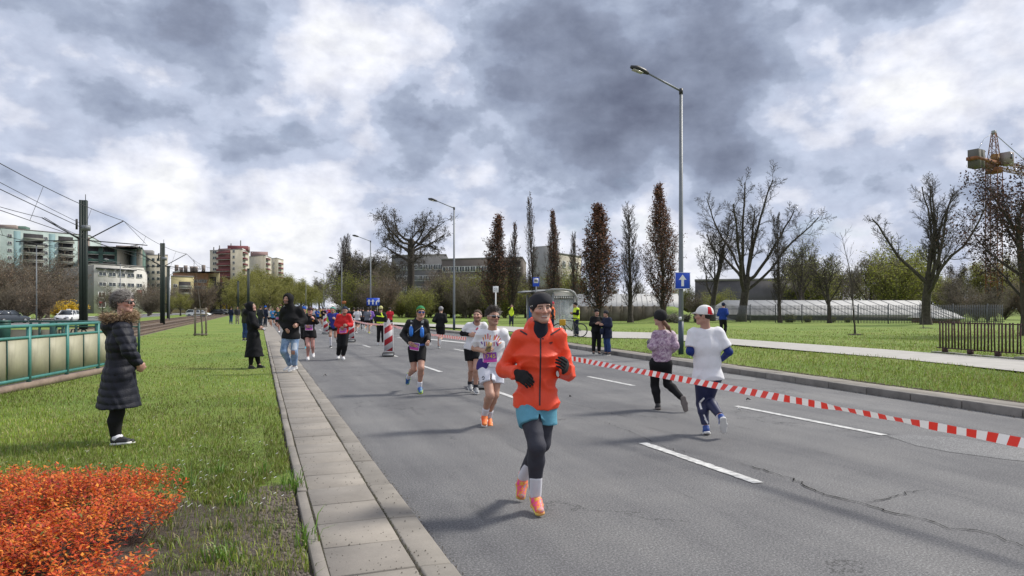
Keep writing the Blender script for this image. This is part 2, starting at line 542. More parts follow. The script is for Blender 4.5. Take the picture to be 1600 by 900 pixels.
# gutter dirt along the left kerb: crumbs and dust
stuff_pts = []
def crumbs(n, fx, fy, z, s0, s1):
    V, T = [], []
    for i in range(n):
        y = fy()
        x = fx(y)
        s = rng.uniform(s0, s1)
        k = rng.uniform(0, 6.28)
        bs = len(V)
        for a in range(3): V.append((x + s * math.cos(k + a * 2.1), y + s * math.sin(k + a * 2.1), z - .004))
        V.append((x, y, z + s * .7))
        T += [[bs, bs + 1, bs + 3], [bs + 1, bs + 2, bs + 3], [bs + 2, bs, bs + 3]]
    return V, T
V, T = crumbs(3800, lambda y: 1.105 + abs(rng.normal(0, .035)), lambda: 2.2 + 22 * rng.random() ** 1.8, .003, .003, .011)
stuff(put('gutter_grit', mesh('gutter_grit', V, np.array(T)), mat('grit', (.075, .065, .052), .95, .4, 30)))
V, T = crumbs(5200, lambda y: (.376 if rng.random() < .55 else .878) + rng.normal(0, .007), lambda: 2.2 + 22 * rng.random() ** 1.7, .118, .002, .008)
stuff(put('joint_moss', mesh('joint_moss', V, np.array(T)), mat('joint_moss', (.05, .055, .025), .95, .4, 30, col2=(.07, .058, .045))))
V, T = crumbs(900, lambda y: rng.uniform(.36, 1.05), lambda: 2.2 + 14 * rng.random() ** 1.6, .124, .0025, .007)
stuff(put('paving_grit', mesh('paving_grit', V, np.array(T)), mat('grit', (.075, .065, .052), .95, .4, 30)))
# right kerb and concrete strip
rk = structure(thing('kerb', 'x', 'x'))
for k in ('label', 'category'): del rk[k]
me_k2 = MB().box((0, 0, 0), (.15, .985, .24)).me('kerb_stone')
me_s2 = MB().box((0, 0, 0), (.49, .987, .08)).me('strip_slab')
y = 2.0
while y < 52:
    a = math.atan2(kx(y + 1) - kx(y), 1)
    c = (kx(y) + kx(y + 1)) / 2
    o = put('kerb_stone', me_k2, m_kerbr, rk, (c + .078, y + .5, .012 + rng.normal(0, .004)), (0, rng.normal(0, .01), -a + rng.normal(0, .004)))
    bevel(o, .015, 2)
    o = put('strip_slab', me_s2, m_kerb, rk, (c + .405, y + .5, .088 + rng.normal(0, .003)), (0, rng.normal(0, .006), -a))
    bevel(o, .006, 1)
    y += 1.0
fy = [52, 55, 60, 66, 90, 140, 400]
sheet('kerb_top', [[(kx(y), y, .125), (kx(y) + .75, y, .128)] for y in fy], m_kerb)
sheet('kerb_side', [[(kx(y), y, -.02), (kx(y), y, .125)] for y in fy], m_kerbr)
sheet('kerb_bed', [[(kx(y) + .02, y, .06), (kx(y) + .9, y, .06)] for y in ys if y <= 55], m_soil)
V, T = crumbs(2600, lambda y: kx(y) + .69 + abs(rng.normal(0, .05)), lambda: 5 + 30 * rng.random() ** 1.4, .13, .008, .03)
stuff(put('verge_edge_litter', mesh('verge_edge_litter', V, np.array(T)), mat('litter_soil', (.07, .058, .042), .95, .4, 30)))
V, T = crumbs(700, lambda y: kx(y) - abs(rng.normal(0, .10)) - .01, lambda: 5 + 30 * rng.random() ** 1.4, .012, .004, .016)
stuff(put('kerb_grit', mesh('kerb_grit', V, np.array(T)), mat('grit', (.075, .065, .052), .95, .4, 30)))
# painted lines: worn dashes (each a thin painted mark)
lines = structure(thing('road_markings', 'x', 'x'))
for k in ('label', 'category'): del lines[k]
def dash(x0, x1, y0, y1, w=.12, z=.007):
    V, Q = [], []
    nn = max(2, int((y1 - y0) / .05))
    for i in range(nn + 1):
        t = i / nn
        x = x0 + (x1 - x0) * t
        j1, j2 = rng.normal(0, .004, 2)
        yy = y0 + (y1 - y0) * t
        V += [(x - w / 2 + j1, yy, z), (x + w / 2 + j2, yy, z)]
        if i: Q.append([2 * i - 2, 2 * i - 1, 2 * i + 1, 2 * i])
    put('lane_dash', mesh('lane_dash', V, np.array(Q)), m_white_paint, lines)
d0 = G(1190, 756)[1] + .02
for i in range(22):
    yy = d0 + i * 6.0
    dash(4.42 - .004 * i, 4.40 - .004 * i, yy, yy + 2.05)
e0 = G(1375, 678)[1]
for i in range(16):
    yy = e0 + i * 6.0
    if i == 0: dash(7.62, 7.54, yy - .1, yy + 2.75)
    else: dash(7.50 - .02 * i, 7.48 - .02 * i, yy, yy + 2.1)
x0, y0 = G(690, 531); x1, y1 = G(742, 536)
put('lane_dash', mesh('lane_dash', [(*G(672, 531), .007), (*G(745, 538.5), .007), (*G(745, 537), .007), (*G(672, 529.6), .007)], np.array([[0, 1, 2, 3]])), m_white_paint, lines)
# cracks and a repaired patch in the asphalt
def ribbon(name, pts, w, m, z=.0105, jit=.02, step=.06, parent=None):
    P = []
    for a, c in zip(pts[:-1], pts[1:]):
        nn = max(1, int(math.dist(a, c) / step))
        for i in range(nn): P.append((a[0] + (c[0] - a[0]) * i / nn, a[1] + (c[1] - a[1]) * i / nn))
    P.append(pts[-1])
    P = np.array(P)
    P[1:-1] += rng.normal(0, jit, (len(P) - 2, 2))
    V, Q = [], []
    for i, p in enumerate(P):
        d = P[min(i + 1, len(P) - 1)] - P[max(i - 1, 0)]
        d /= np.linalg.norm(d) + 1e-9
        ww = w * rng.uniform(.25, 1.5) * min(1, .2 + i / 4, .2 + (len(P) - 1 - i) / 4)
        zz_ = z if np.isscalar(z) else z(*p)
        V += [(p[0] - d[1] * ww, p[1] + d[0] * ww, zz_), (p[0] + d[1] * ww, p[1] - d[0] * ww, zz_)]
        if i: Q.append([2 * i - 2, 2 * i - 1, 2 * i + 1, 2 * i])
    me = mesh(name, V, np.array(Q))
    if me.polygons[0].normal.z < 0: me.flip_normals()
    return structure(put(name, me, m, parent))
m_crack = mat('crack', (.020, .019, .018), 1.0, 0, 10, spec=.0)
cr1 = [G(u, v) for u, v in ((1150, 723), (1215, 742), (1237, 750), (1290, 775), (1345, 786), (1400, 803), (1440, 812), (1485, 827), (1530, 830), (1570, 845), (1620, 862))]
ribbon('road_crack', cr1, .0065, m_crack)
cr2 = [G(u, v) for u, v in ((1350, 786), (1385, 783), (1408, 772), (1450, 766))]
ribbon('road_crack', cr2, .0045, m_crack)
cr3 = [G(u, v) for u, v in ((930, 655), (985, 675), (1040, 700), (1090, 712))]
ribbon('road_crack', cr3, .0028, m_crack)
cr4 = [G(u, v) for u, v in ((870, 626), (930, 640), (990, 655))]
ribbon('road_crack', cr4, .003, m_crack)
pp = [G(u, v) for u, v in ((1385, 681), (1420, 679), (1490, 684), (1560, 695), (1640, 707), (1660, 727), (1570, 718), (1480, 706), (1430, 696))]
def flat_patch(pts, z):
    me = bpy.data.meshes.new('road_patch')
    me.from_pydata([(x, y, z) for x, y in pts], [], [list(range(len(pts)))])
    me.update()
    if me.polygons[0].normal.z < 0: me.flip_normals()
    structure(put('road_patch', me, m_patch))
flat_patch(pp, .0035)
pp = [G(u, v) for u, v in ((895, 558), (960, 563), (1060, 573), (1180, 590), (1180, 596), (1050, 582), (950, 569), (890, 562))]
flat_patch(pp, .0038)
m_cig = mat('dropped_litter', (.03, .03, .03), .8, .2, 20)
for (u, v, w, h, mm) in ((891, 622, .04, .015, m_cig), (1169, 627, .09, .02, m_cig), (614, 778, .06, .012, m_cig), (508, 589, .07, .03, m_cig), (1155, 643, .05, .02, m_white_paint)):
    x, y = G(u, v)
    put('leaf_litter', MB().tube([(x - w / 2, y, .03), (x, y + .02, .03 + h), (x + w / 2, y - .01, .03)], [.006, .018, .005], 5).me('leaf_litter'), mm)
    o = bpy.context.scene.objects[-1]
    structure(o)
# tram bed on the left with its rails
sheet('tram_bed', [[(x, y, .07 + .05 * (1 - abs(i - 3) / 3.0)) for i, x in enumerate((-12.9, -12, -11, -9.6, -8.4, -7, -6.2))] for y in (-20, 10, 25, 50, 100, 300)],
      mat('ballast', (.105, .082, .062), .95, .4, 8, .9, 40, col2=(.19, .15, .115)))
m_rail = mat('rail_steel', (.20, .15, .12), .5, .3, 6, metal=.4)
for cx in (-11.1, -7.75):
    t = structure(thing('tram_track', 'x', 'x'))
    for k in ('label', 'category'): del t[k]
    for s in (-.72, .72):
        mb = MB()
        mb.span(cx + s - .035, cx + s + .035, -20, 300, .24, .29)
        mb.span(cx + s - .012, cx + s + .012, -20, 300, .15, .239)
        mb.span(cx + s - .07, cx + s + .07, -20, 300, .125, .149)
        mb.put('rail', m_rail, t)
    mb = MB()
    for y in np.arange(12, 120, .65): mb.box((cx, y, .12), (2.4, .24, .09), rng.normal(0, .01))
    stuff(mb.put('sleepers', mat('sleeper_wood', (.15, .115, .085), .9, .4, 5), t))
sheet('tram_verge', [[(-19.4, y, .04), (-16, y, .09), (-12.8, y, .08)] for y in (-20, 40, 100, 300, 500)], m_lawn)
sheet('far_road', [[(-29.0, y, .0), (-19.3, y, .0)] for y in (-20, 100, 500)], m_asph2)
sheet('far_pavement', [[(-31.6, y, .1), (-28.9, y, .1)] for y in (-20, 100, 500)], m_path)
sheet('far_lawn', [[(-300, y, .15), (-60, y, .15), (-31.5, y, .1)] for y in (-20, 100, 500)], m_lawn)
# ------------------------------------------------------------------ grass blades, flower bed
m_leaf = attr_mat('leaf', .55, trans=.35)
m_blade = attr_mat('grass_blade', .5, trans=.3)
def blades(name, XY, Zg, hgt, wid, cols, lean=.5):
    n = len(XY)
    a = rng.uniform(0, 2 * math.pi, n)
    l = hgt * lean * rng.uniform(.2, 1.0, n)
    dx, dy = np.cos(a), np.sin(a)
    f = rng.uniform(0, 2 * math.pi, n)
    wx, wy = np.cos(f) * wid / 2, np.sin(f) * wid / 2
    V = np.zeros((n, 5, 3), np.float32)
    V[:, 0] = np.stack([XY[:, 0] - wx, XY[:, 1] - wy, Zg - .01], 1)
    V[:, 1] = np.stack([XY[:, 0] + wx, XY[:, 1] + wy, Zg - .01], 1)
    V[:, 2] = np.stack([XY[:, 0] + wx * .8 + dx * l * .35, XY[:, 1] + wy * .8 + dy * l * .35, Zg + hgt * .6], 1)
    V[:, 3] = np.stack([XY[:, 0] - wx * .8 + dx * l * .35, XY[:, 1] - wy * .8 + dy * l * .35, Zg + hgt * .6], 1)
    V[:, 4] = np.stack([XY[:, 0] + dx * l, XY[:, 1] + dy * l, Zg + hgt * (1 - .25 * lean)], 1)
    i = np.arange(n)[:, None] * 5
    Q = i + np.array([[0, 1, 2, 3]])
    T = i + np.array([[3, 2, 4]])
    C = np.repeat(cols[:, None, :], 5, 1).reshape(-1, 3)
    return stuff(put(name, mesh(name, V.reshape(-1, 3), [Q, T], C), m_blade))
def wedge(n, Za, Zb, ua, ub, power=2.0):
    """random ground points seen in the wedge between two columns, denser near the camera"""
    r = rng.random(n)
    Z = 1.0 / ((1 - r) / Za + r / Zb) if power == 2 else Za + (Zb - Za) * r
    u = rng.uniform(ua, ub, n)
    X = (u - 800) / FPX * Z
    P = FW[None] * Z[:, None] + RT[None] * X[:, None]
    return P, Z
def gcol(n, base=(.115, .19, .028), var=.35, yel=.25):
    k = rng.normal(1, var * .5, n).clip(.45, 1.8)
    y = rng.random(n) < yel
    c = np.array(base)[None] * k[:, None]
    c[y] = np.array([.30, .27, .11])[None] * k[y, None]
    return c.clip(0, 1)
BED = (-4.6, -.74, 2.2, 6.02)
def in_bed(P, m=0.0): return (P[:, 0] > BED[0] - m) & (P[:, 0] < BED[1] + m) & (P[:, 1] > BED[2] - m) & (P[:, 1] < BED[3] + m)
P, Z = wedge(190000, 4.0, 42, -260, 560)
# clumping: keep more where a cheap noise is high
cl = .5 + .5 * np.sin(P[:, 0] * 2.1 + 1.3 * np.sin(P[:, 1] * 1.7)) * np.sin(P[:, 1] * 1.9 + 1.1 * np.sin(P[:, 0] * 2.3))
ok = (P[:, 0] < .28) & (P[:, 0] > -6.1) & ~in_bed(P) & (rng.random(len(P)) < .45 + .55 * cl)
soilz = (P[:, 1] < 6.3 + .5 * np.sin(P[:, 0] * 5)) & (P[:, 0] > -.9)
ok &= ~soilz | (rng.random(len(P)) < .07 + .22 * cl ** 3)
P, Z = P[ok], Z[ok]
zg = np.array([lawn_h(x, y) if x < .05 else .10 for x, y in P])
hg = rng.gamma(4, .0085, len(P)) + .010
edge = P[:, 0] > .05
hg[edge] *= 1.25
mix_ = .5 + .5 * np.sin(P[:, 0] * .9 + 2 * np.sin(P[:, 1] * .5))
m2_ = .5 + .5 * np.sin(P[:, 0] * 3.1 + 2 * np.sin(P[:, 1] * 2.2)) * np.sin(P[:, 1] * 2.7 + P[:, 0])
c = (gcol(len(P), (.205, .272, .034), .42, .28) * (.72 + .5 * mix_[:, None]) * (.8 + .4 * m2_[:, None])).clip(0, 1)
blades('lawn_grass', P, zg, hg, .0035 + .00045 * Z, c, .8)
# taller tufts
def tufts(name, cents, nb, h, spread, base, yel=.1, zf=None, wid=.006):
    n = len(cents) * nb
    C = np.repeat(np.asarray(cents)[:, :2], nb, 0)
    P = C + rng.normal(0, spread, (n, 2))
    zg = np.array([zf(x, y) for x, y in P]) if zf else np.full(n, .1)
    return blades(name, P, zg, rng.gamma(6, h / 6, n), np.full(n, wid), gcol(n, base, .4, yel), 1.0)
pts = []
for i in range(80):
    u = rng.uniform(250, 480)
    v = rng.uniform(735, 930)
    x, y = G(u, v, .1)
    if x < .25 and not in_bed(np.array([[x, y]]), -.05)[0]: pts.append((x, y))
tufts('bed_edge_tufts', pts, 22, .06, .05, (.12, .18, .035), .3, lawn_h)
big = [G(u, v, .1) for u, v in ((455, 758), (448, 752), (463, 765), (385, 785), (372, 790), (500 - 30, 830), (478, 850), (430, 765), (344, 740), (300, 735), (410, 742), (330, 850), (345, 880), (280, 800), (290, 760))]
tufts('weed_tufts', big[::2], 40, .12, .05, (.125, .235, .03), .05, lawn_h, .010)
P, Z = wedge(70000, 10.5, 48, 880, 1720)
kxs = np.interp(P[:, 1], [-30, 6, 15, 21, 28, 42, 55, 66, 400], [10.5, 10.75, 11.3, 11.75, 12.3, 12.3, 11.3, 10.4, 10.4])
nl = np.array([G(u, v, .26) for u, v in near[::-1]])
fl = np.array([G(u, v, .26) for u, v in far[::-1]])
def xat(line, y): return np.interp(y, line[::-1][:, 1] if line[0, 1] > line[-1, 1] else line[:, 1], line[::-1][:, 0] if line[0, 1] > line[-1, 1] else line[:, 0])
onp = (P[:, 0] > xat(nl, P[:, 1]) - .02) & (P[:, 0] < xat(fl, P[:, 1]) + .02)
ok = (P[:, 0] > kxs + .72 - .06 * rng.random(len(P))) & ~onp
P, Z = P[ok], Z[ok]
zg = np.array([verge_h(x, y) for x, y in P])
blades('verge_grass', P, zg, rng.gamma(5, .011, len(P)) + .015, .004 + .0005 * Z, gcol(len(P), (.19, .262, .034), .45, .27), .8)
# small flowers in the lawn
V, Q = [], []
P, Z = wedge(420, 5, 30, 0, 470)
for (x, y), z in zip(P, Z):
    if x > .2 or x < -6 or in_bed(np.array([[x, y]]))[0] or rng.random() < .4: continue
    s = .006 + .0006 * z
    h = lawn_h(x, y) + .05
    i = len(V)
    V += [(x - s, y - s, h), (x + s, y - s, h + s), (x + s, y + s, h + s), (x - s, y + s, h)]
    Q.append([i, i + 1, i + 2, i + 3])
stuff(put('daisies', mesh('daisies', V, np.array(Q)), mat('petals', (.75, .75, .70), .6, .1, 5)))
# soil crumbs and dead leaves where the bed meets the lawn
V, T = crumbs(9000, lambda y: rng.uniform(-.95, .27), lambda: 2.6 + 3.7 * rng.random(), .108, .004, .018)
stuff(put('soil_crumbs', mesh('soil_crumbs', V, np.array(T)), mat('soil_crumb', (.085, .07, .056), .95, .5, 25, col2=(.17, .145, .115))))

# the red and orange spirea bed: upright twigs, each ending in whorls of small pointed leaves
bed = thing('shrub_bed', 'low clipped bed of orange and red young leaves at the lawn corner', 'shrub', (-2.6, 4.1, .1))
n = 14500
bx = rng.uniform(BED[0], BED[1], n)
by = rng.uniform(BED[2], BED[3], n)
bx += .10 * np.sin(by * 5.3) * (bx > BED[1] - .4) + .05 * np.sin(by * 13) * (bx > BED[1] - .4)
hh = .32 + .05 * np.sin(bx * 3.1 + by * 2.2) + .04 * np.sin(bx * 7.3 - by * 5.1) + rng.normal(0, .035, n)
ed = np.minimum(np.minimum(BED[1] - bx, BED[3] - by) / .28, 1).clip(0, 1)
hh *= .74 + .26 * np.sqrt(ed)
lean = (1 - ed)[:, None] * .10 * np.stack([np.ones(n), .6 * np.ones(n)], 1) + rng.normal(0, .06, (n, 2))
V, F, C = [], [], []
pal = np.array([(.70, .115, .022), (.78, .20, .028), (.62, .07, .028), (.80, .31, .04), (.44, .038, .03), (.74, .155, .026), (.28, .042, .03)])
NL = 11
k = np.arange(NL)
az = k[None] * 2.4 + rng.uniform(0, 6.28, (n, 1))
tz = 1 - (k[None] / NL) * rng.uniform(.25, .6, (n, 1))             # position along the twig
el = rng.uniform(-.1, .8, (n, NL)) * (tz > .6) + rng.uniform(-.2, .6, (n, NL)) * (tz <= .6)
base = np.stack([bx[:, None] + lean[:, 0:1] * tz, by[:, None] + lean[:, 1:2] * tz, .10 + hh[:, None] * tz], -1) - np.array([-2.6, 4.1, .1])
dl = np.stack([np.cos(az) * np.cos(el), np.sin(az) * np.cos(el), np.sin(el)], -1)
sd_ = np.stack([-np.sin(az), np.cos(az), np.zeros_like(az)], -1)
L = rng.uniform(.020, .037, (n, NL, 1))
wv = L * rng.uniform(.19, .29, (n, NL, 1))
up = np.array([0, 0, 1.0]) * L * rng.uniform(-.1, .12, (n, NL, 1))
A = base
Bp = base + dl * L * .5 + sd_ * wv + up
Cp = base + dl * L
Dp = base + dl * L * .5 - sd_ * wv + up
V = np.stack([A, Bp, Cp, Dp], 2).reshape(-1, 3)
ci = rng.choice(len(pal), (n, NL), p=[.25, .2, .17, .16, .08, .1, .04])
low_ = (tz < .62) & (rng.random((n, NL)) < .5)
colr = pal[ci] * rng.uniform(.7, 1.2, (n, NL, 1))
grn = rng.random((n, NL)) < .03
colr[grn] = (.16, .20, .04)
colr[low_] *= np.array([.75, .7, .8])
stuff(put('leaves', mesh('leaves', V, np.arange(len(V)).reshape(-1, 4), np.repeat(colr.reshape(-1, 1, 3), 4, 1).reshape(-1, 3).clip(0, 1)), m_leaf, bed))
sub = np.arange(0, n, 3)
mbv = np.zeros((len(sub), 6, 3))
for j in range(3):
    o_ = np.array([math.cos(j * 2.1), math.sin(j * 2.1), 0]) * .0022
    mbv[:, j] = np.stack([bx[sub] - lean[sub, 0] * .2, by[sub] - lean[sub, 1] * .2, np.full(len(sub), .1)], 1) + o_
    mbv[:, 3 + j] = np.stack([bx[sub] + lean[sub, 0], by[sub] + lean[sub, 1], .1 + hh[sub]], 1) + o_ * .5
mbv -= np.array([-2.6, 4.1, .1])
i = np.arange(len(sub))[:, None] * 6
Q = np.concatenate([i + np.array([[a, (a + 1) % 3, 3 + (a + 1) % 3, 3 + a]]) for a in range(3)])
stuff(put('stems', mesh('stems', mbv.reshape(-1, 3), Q), mat('spirea_stem', (.07, .035, .025), .8, .3, 20), bed))
sheet('bed_soil', [[(x, y, .122) for x in (-4.9, -2.5, -.72)] for y in (1.5, 4, 5.9)], mat('bed_soil', (.05, .04, .032), .95, .4, 14, .6))
# ------------------------------------------------------------------ trees
class Tree:
    def __init__(s, seed, rmin=.008):
        s.rmin = rmin
        s.r = random.Random(seed)
        s.big, s.fine, s.tips = [], [], []      # tubes (points, radii, sides), leaf places
    def limb(s, p, d, L, r0, lev, sp, az0=0.0):
        R = s.r
        ns = sp['seg'][lev]
        pts, rad = [p.copy()], [r0]
        d = d / np.linalg.norm(d)
        tip = sp['tip'][lev]
        for i in range(ns):
            j = np.array([R.gauss(0, 1), R.gauss(0, 1), R.gauss(0, 1)]) * sp['wob'][lev]
            d = d + j + np.array([0, 0, sp['up'][lev]])
            d /= np.linalg.norm(d)
            p = p + d * L / ns
            pts.append(p.copy())
            rad.append(r0 * (1 - (1 - tip) * (i + 1) / ns))
        (s.big if lev <= sp.get('biglev', 1) else s.fine).append((np.array(pts), np.array(rad), sp['sides'][lev]))
        if lev >= sp.get('leaflev', 2):
            for q in pts[1:]: s.tips.append(q)
        if lev + 1 < len(sp['seg']):
            n = sp['n'][lev]
            n = n if isinstance(n, int) else R.randint(*n)
            a = az0 + R.uniform(0, 6.28)
            for k in range(n):
                t = sp['st'][lev] + (1 - sp['st'][lev]) * ((k + R.random()) / n) ** sp.get('bias', [1] * 9)[lev]
                t = min(t, .999)
                f = t * ns
                i = min(int(f), ns - 1)
                q = pts[i] + (pts[i + 1] - pts[i]) * (f - i)
                dd = pts[i + 1] - pts[i]
                dd = dd / np.linalg.norm(dd)
                a += 2.4 + R.uniform(-.6, .6)
                e1 = np.cross(dd, [0.13, .31, 1.0] if abs(dd[2]) < .95 else [1.0, .1, 0])
                e1 /= np.linalg.norm(e1)
                e2 = np.cross(dd, e1)
                an = R_(sp['ang'][lev] + R.uniform(-1, 1) * sp['anj'][lev])
                nd = dd * math.cos(an) + (e1 * math.cos(a) + e2 * math.sin(a)) * math.sin(an)
                env = sp['env'](t) if lev == 0 and 'env' in sp else (1 - .45 * t)
                s.limb(q, nd, L * sp['len'][lev] * env * R.uniform(.75, 1.2), max(s.rmin, (rad[i] * (1 - f + i) + rad[i + 1] * (f - i)) * sp['rr'][lev] * R.uniform(.75, 1.05)), lev + 1, sp)
def tubes_mesh(name, tubes):
    groups = {}
    for pts, rad, sides in tubes: groups.setdefault((len(pts), sides), []).append((pts, rad))
    Vs, Qs, n0 = [], [], 0
    for (n, sides), L in groups.items():
        P = np.array([p for p, _ in L])
        R = np.array([r for _, r in L])
        t = np.gradient(P, axis=1) if n > 2 else np.repeat((P[:, 1] - P[:, 0])[:, None], n, 1)
        t /= np.linalg.norm(t, axis=2, keepdims=True) + 1e-9
        ref = np.where(np.abs(t[:, :1, 2:3]) > .8, np.array([[[1., .2, 0]]]), np.array([[[0.1, 0, 1.]]]))
        e1 = np.cross(t, np.broadcast_to(ref, t.shape))
        e1 /= np.linalg.norm(e1, axis=2, keepdims=True) + 1e-9
        e2 = np.cross(t, e1)
        an = np.arange(sides) * 2 * math.pi / sides
        V = P[:, :, None] + R[:, :, None, None] * (np.cos(an)[None, None, :, None] * e1[:, :, None] + np.sin(an)[None, None, :, None] * e2[:, :, None])
        i, j = np.meshgrid(np.arange(n - 1), np.arange(sides), indexing='ij')
        k = (j + 1) % sides
        Q = np.stack([i * sides + j, i * sides + k, (i + 1) * sides + k, (i + 1) * sides + j], -1).reshape(1, -1, 4)
        Q = (Q + (np.arange(len(L)) * n * sides)[:, None, None] + n0).reshape(-1, 4)
        Vs.append(V.reshape(-1, 3))
        Qs.append(Q)
        n0 += V.size // 3
    return mesh(name, np.concatenate(Vs), np.concatenate(Qs), smooth=True)
def leaf_mesh(name, tips, n, size, cols, spread, seed, asp=.6, droop=0.0):
    r = np.random.default_rng(seed)
    T = np.asarray(tips)
    P = T[r.integers(0, len(T), n)] + r.normal(0, spread, (n, 3))
    a = r.normal(0, 1, (n, 3))
    a[:, 2] -= droop
    a /= np.linalg.norm(a, axis=1)[:, None]
    b_ = np.cross(a, r.normal(0, 1, (n, 3)))
    b_ /= np.linalg.norm(b_, axis=1)[:, None]
    s = size * r.uniform(.6, 1.4, (n, 1))
    V = np.stack([P - a * s, P + b_ * s * asp, P + a * s, P - b_ * s * asp], 1).reshape(-1, 3)
    C = np.asarray(cols)[r.integers(0, len(cols), n)] * r.uniform(.7, 1.3, (n, 1))
    return mesh(name, V, np.arange(len(V)).reshape(-1, 4), np.repeat(C[:, None], 4, 1).reshape(-1, 3).clip(0, 1))
m_bark = mat('bark', (.040, .033, .027), .95, .4, 5, .7, 14, col2=(.075, .064, .052))
m_bark2 = mat('pale_bark', (.10, .088, .07), .95, .4, 6, .6, 14, col2=(.16, .145, .12))
m_twig = mat('twig', (.060, .049, .040), .9, .3, 3)
m_twig2 = mat('grey_brown_twig', (.125, .105, .082), .9, .35, .7, col2=(.18, .152, .118))
m_twig3 = mat('olive_twig', (.15, .138, .065), .9, .35, .7)
m_tleaf = attr_mat('tree_leaf', .6, trans=.3)
LV = 4
SPEC = {
 'oak': dict(seg=[5, 9, 7, 5, 4], tip=[.75, .22, .25, .35, .6], wob=[.03, .17, .22, .25, .3], up=[.0, .05, .05, .03, 0], sides=[10, 7, 5, 3, 3],
     n=[11, 9, 8, 6], st=[.70, .25, .2, .15], len=[1.05, .40, .5, .55], rr=[.48, .55, .55, .6], ang=[62, 45, 45, 45], anj=[24, 18, 20, 22], biglev=2, leaflev=4),
 'column': dict(seg=[14, 7, 5, 3], tip=[.08, .2, .3, .6], wob=[.02, .06, .12, .2], up=[.02, .16, .08, .0], sides=[8, 4, 3, 3],
     n=[90, 10, 6], st=[.07, .1, .1], len=[.30, .42, .5], rr=[.30, .5, .6], ang=[40, 32, 35], anj=[12, 14, 18], env=lambda t: (.62 + 1.5 * t if t < .25 else 1.0 - .85 * ((t - .25) / .75) ** .95), biglev=1, leaflev=1, bias=[1.1, 1, 1, 1]),
 'poplar': dict(seg=[14, 7, 5, 3], tip=[.06, .15, .3, .6], wob=[.02, .05, .1, .2], up=[.02, .20, .12, .05], sides=[8, 4, 3, 3],
     n=[60, 10, 6], st=[.12, .15, .1], len=[.25, .40, .5], rr=[.28, .5, .6], ang=[36, 28, 30], anj=[10, 12, 18], env=lambda t: .5 + 1.1 * min(t, .3) - .62 * max(0, t - .3), biglev=1, leaflev=1),
 'pollard': dict(seg=[5, 9, 7, 5, 3], tip=[.8, .30, .22, .3, .6], wob=[.05, .13, .15, .17, .25], up=[.0, .09, .09, .05, .02], sides=[10, 8, 5, 3, 3],
     n=[8, 12, 11, 6], st=[.55, .28, .2, .1], len=[3.1, .27, .5, .5], rr=[.55, .42, .45, .6], ang=[34, 46, 42, 40], anj=[20, 18, 20, 20], biglev=2, leaflev=4),
 'round': dict(seg=[6, 7, 5, 4, 3], tip=[.5, .25, .3, .4, .6], wob=[.05, .10, .14, .2, .25], up=[.02, .12, .08, .04, 0], sides=[8, 6, 3, 3, 3],
     n=[10, 9, 7, 5], st=[.28, .18, .15, .1], len=[.78, .50, .5, .5], rr=[.5, .5, .55, .6], ang=[36, 38, 40, 40], anj=[14, 16, 18, 20], biglev=1, leaflev=2),
 'scrub': dict(seg=[3, 8, 6, 4], tip=[.8, .2, .3, .6], wob=[.05, .10, .16, .22], up=[0, .08, .05, 0], sides=[6, 4, 3, 3],
     n=[24, 13, 9], st=[.1, .08, .1], len=[7.0, .40, .55], rr=[.42, .5, .55], ang=[32, 38, 40], anj=[20, 16, 20], biglev=1, leaflev=2),
 'willow': dict(seg=[5, 8, 6, 5, 5], tip=[.6, .3, .3, .4, .6], wob=[.05, .12, .15, .15, .1], up=[0, .07, .0, -.10, -.22], sides=[8, 6, 3, 3, 3],
     n=[10, 9, 7, 4], st=[.2, .15, .2, .2], len=[1.5, .5, .5, .7], rr=[.5, .5, .5, .6], ang=[48, 46, 42, 30], anj=[22, 18, 18, 16], biglev=1, leaflev=3),
 'sapling': dict(seg=[10, 5, 4], tip=[.15, .3, .5], wob=[.04, .1, .15], up=[.02, .10, .05], sides=[6, 4, 3],
     n=[13, 4], st=[.35, .2], len=[.30, .4], rr=[.4, .55], ang=[42, 38], anj=[10, 14], biglev=0, leaflev=1),
}
_tm = {}
def tree_meshes(kind, seed, H, r0, trunkf=1.0, leaf=None, rmin=.02):
    key = (kind, seed, H, r0)
    if key in _tm: return _tm[key]
    t = Tree(seed, rmin)
    sp = SPEC[kind]
    t.limb(np.zeros(3), np.array([0, 0, 1.0]), H * trunkf, r0, 0, sp)
    # scale so that the crown tops out at H
    top = max(p[:, 2].max() for p, _, _ in t.big + t.fine)
    k = H / top
    big = [(p * k, r, s) for p, r, s in t.big]
    fine = [(p * k, r, s) for p, r, s in t.fine]
    # a root flare on the trunk
    p, r, s = big[0]
    r = r.copy()
    r[0] *= 1.35
    big[0] = (p, r, s)
    lm = None
    if leaf: lm = leaf_mesh('foliage', [q * k for q in t.tips], *leaf)
    _tm[key] = (tubes_mesh('trunk', big), tubes_mesh('crown', fine) if fine else None, lm)
    return _tm[key]
def tree(kind, seed, H, r0, u, Z, label, trunkf=1.0, leaf=None, mt=None, mc=None, zg=.15, rz=0.0, scale=1.0, name='bare_tree', cat='tree', group=None, xy=None):
    tm, cm, lm = tree_meshes(kind, seed, H, r0, trunkf, leaf, .00021 * Z)
    x, y = xy or D(u, Z)
    t = thing(name, label, cat, (x, y, zg), rz, group)
    t.scale = scale if hasattr(scale, '__len__') else (scale,) * 3
    put('trunk', tm, mt or m_bark, t)
    if cm: put('crown', cm, mc or m_twig, t)
    if lm: stuff(put('foliage', lm, m_tleaf, t))
    return t
BROWN = [(.19, .085, .055), (.14, .066, .045), (.23, .12, .07), (.10, .055, .042), (.18, .075, .05)]
BUD = [(.05, .045, .03), (.075, .065, .035), (.04, .033, .027)]
YGREEN = [(.32, .34, .05), (.26, .29, .045), (.38, .37, .08), (.19, .21, .04)]
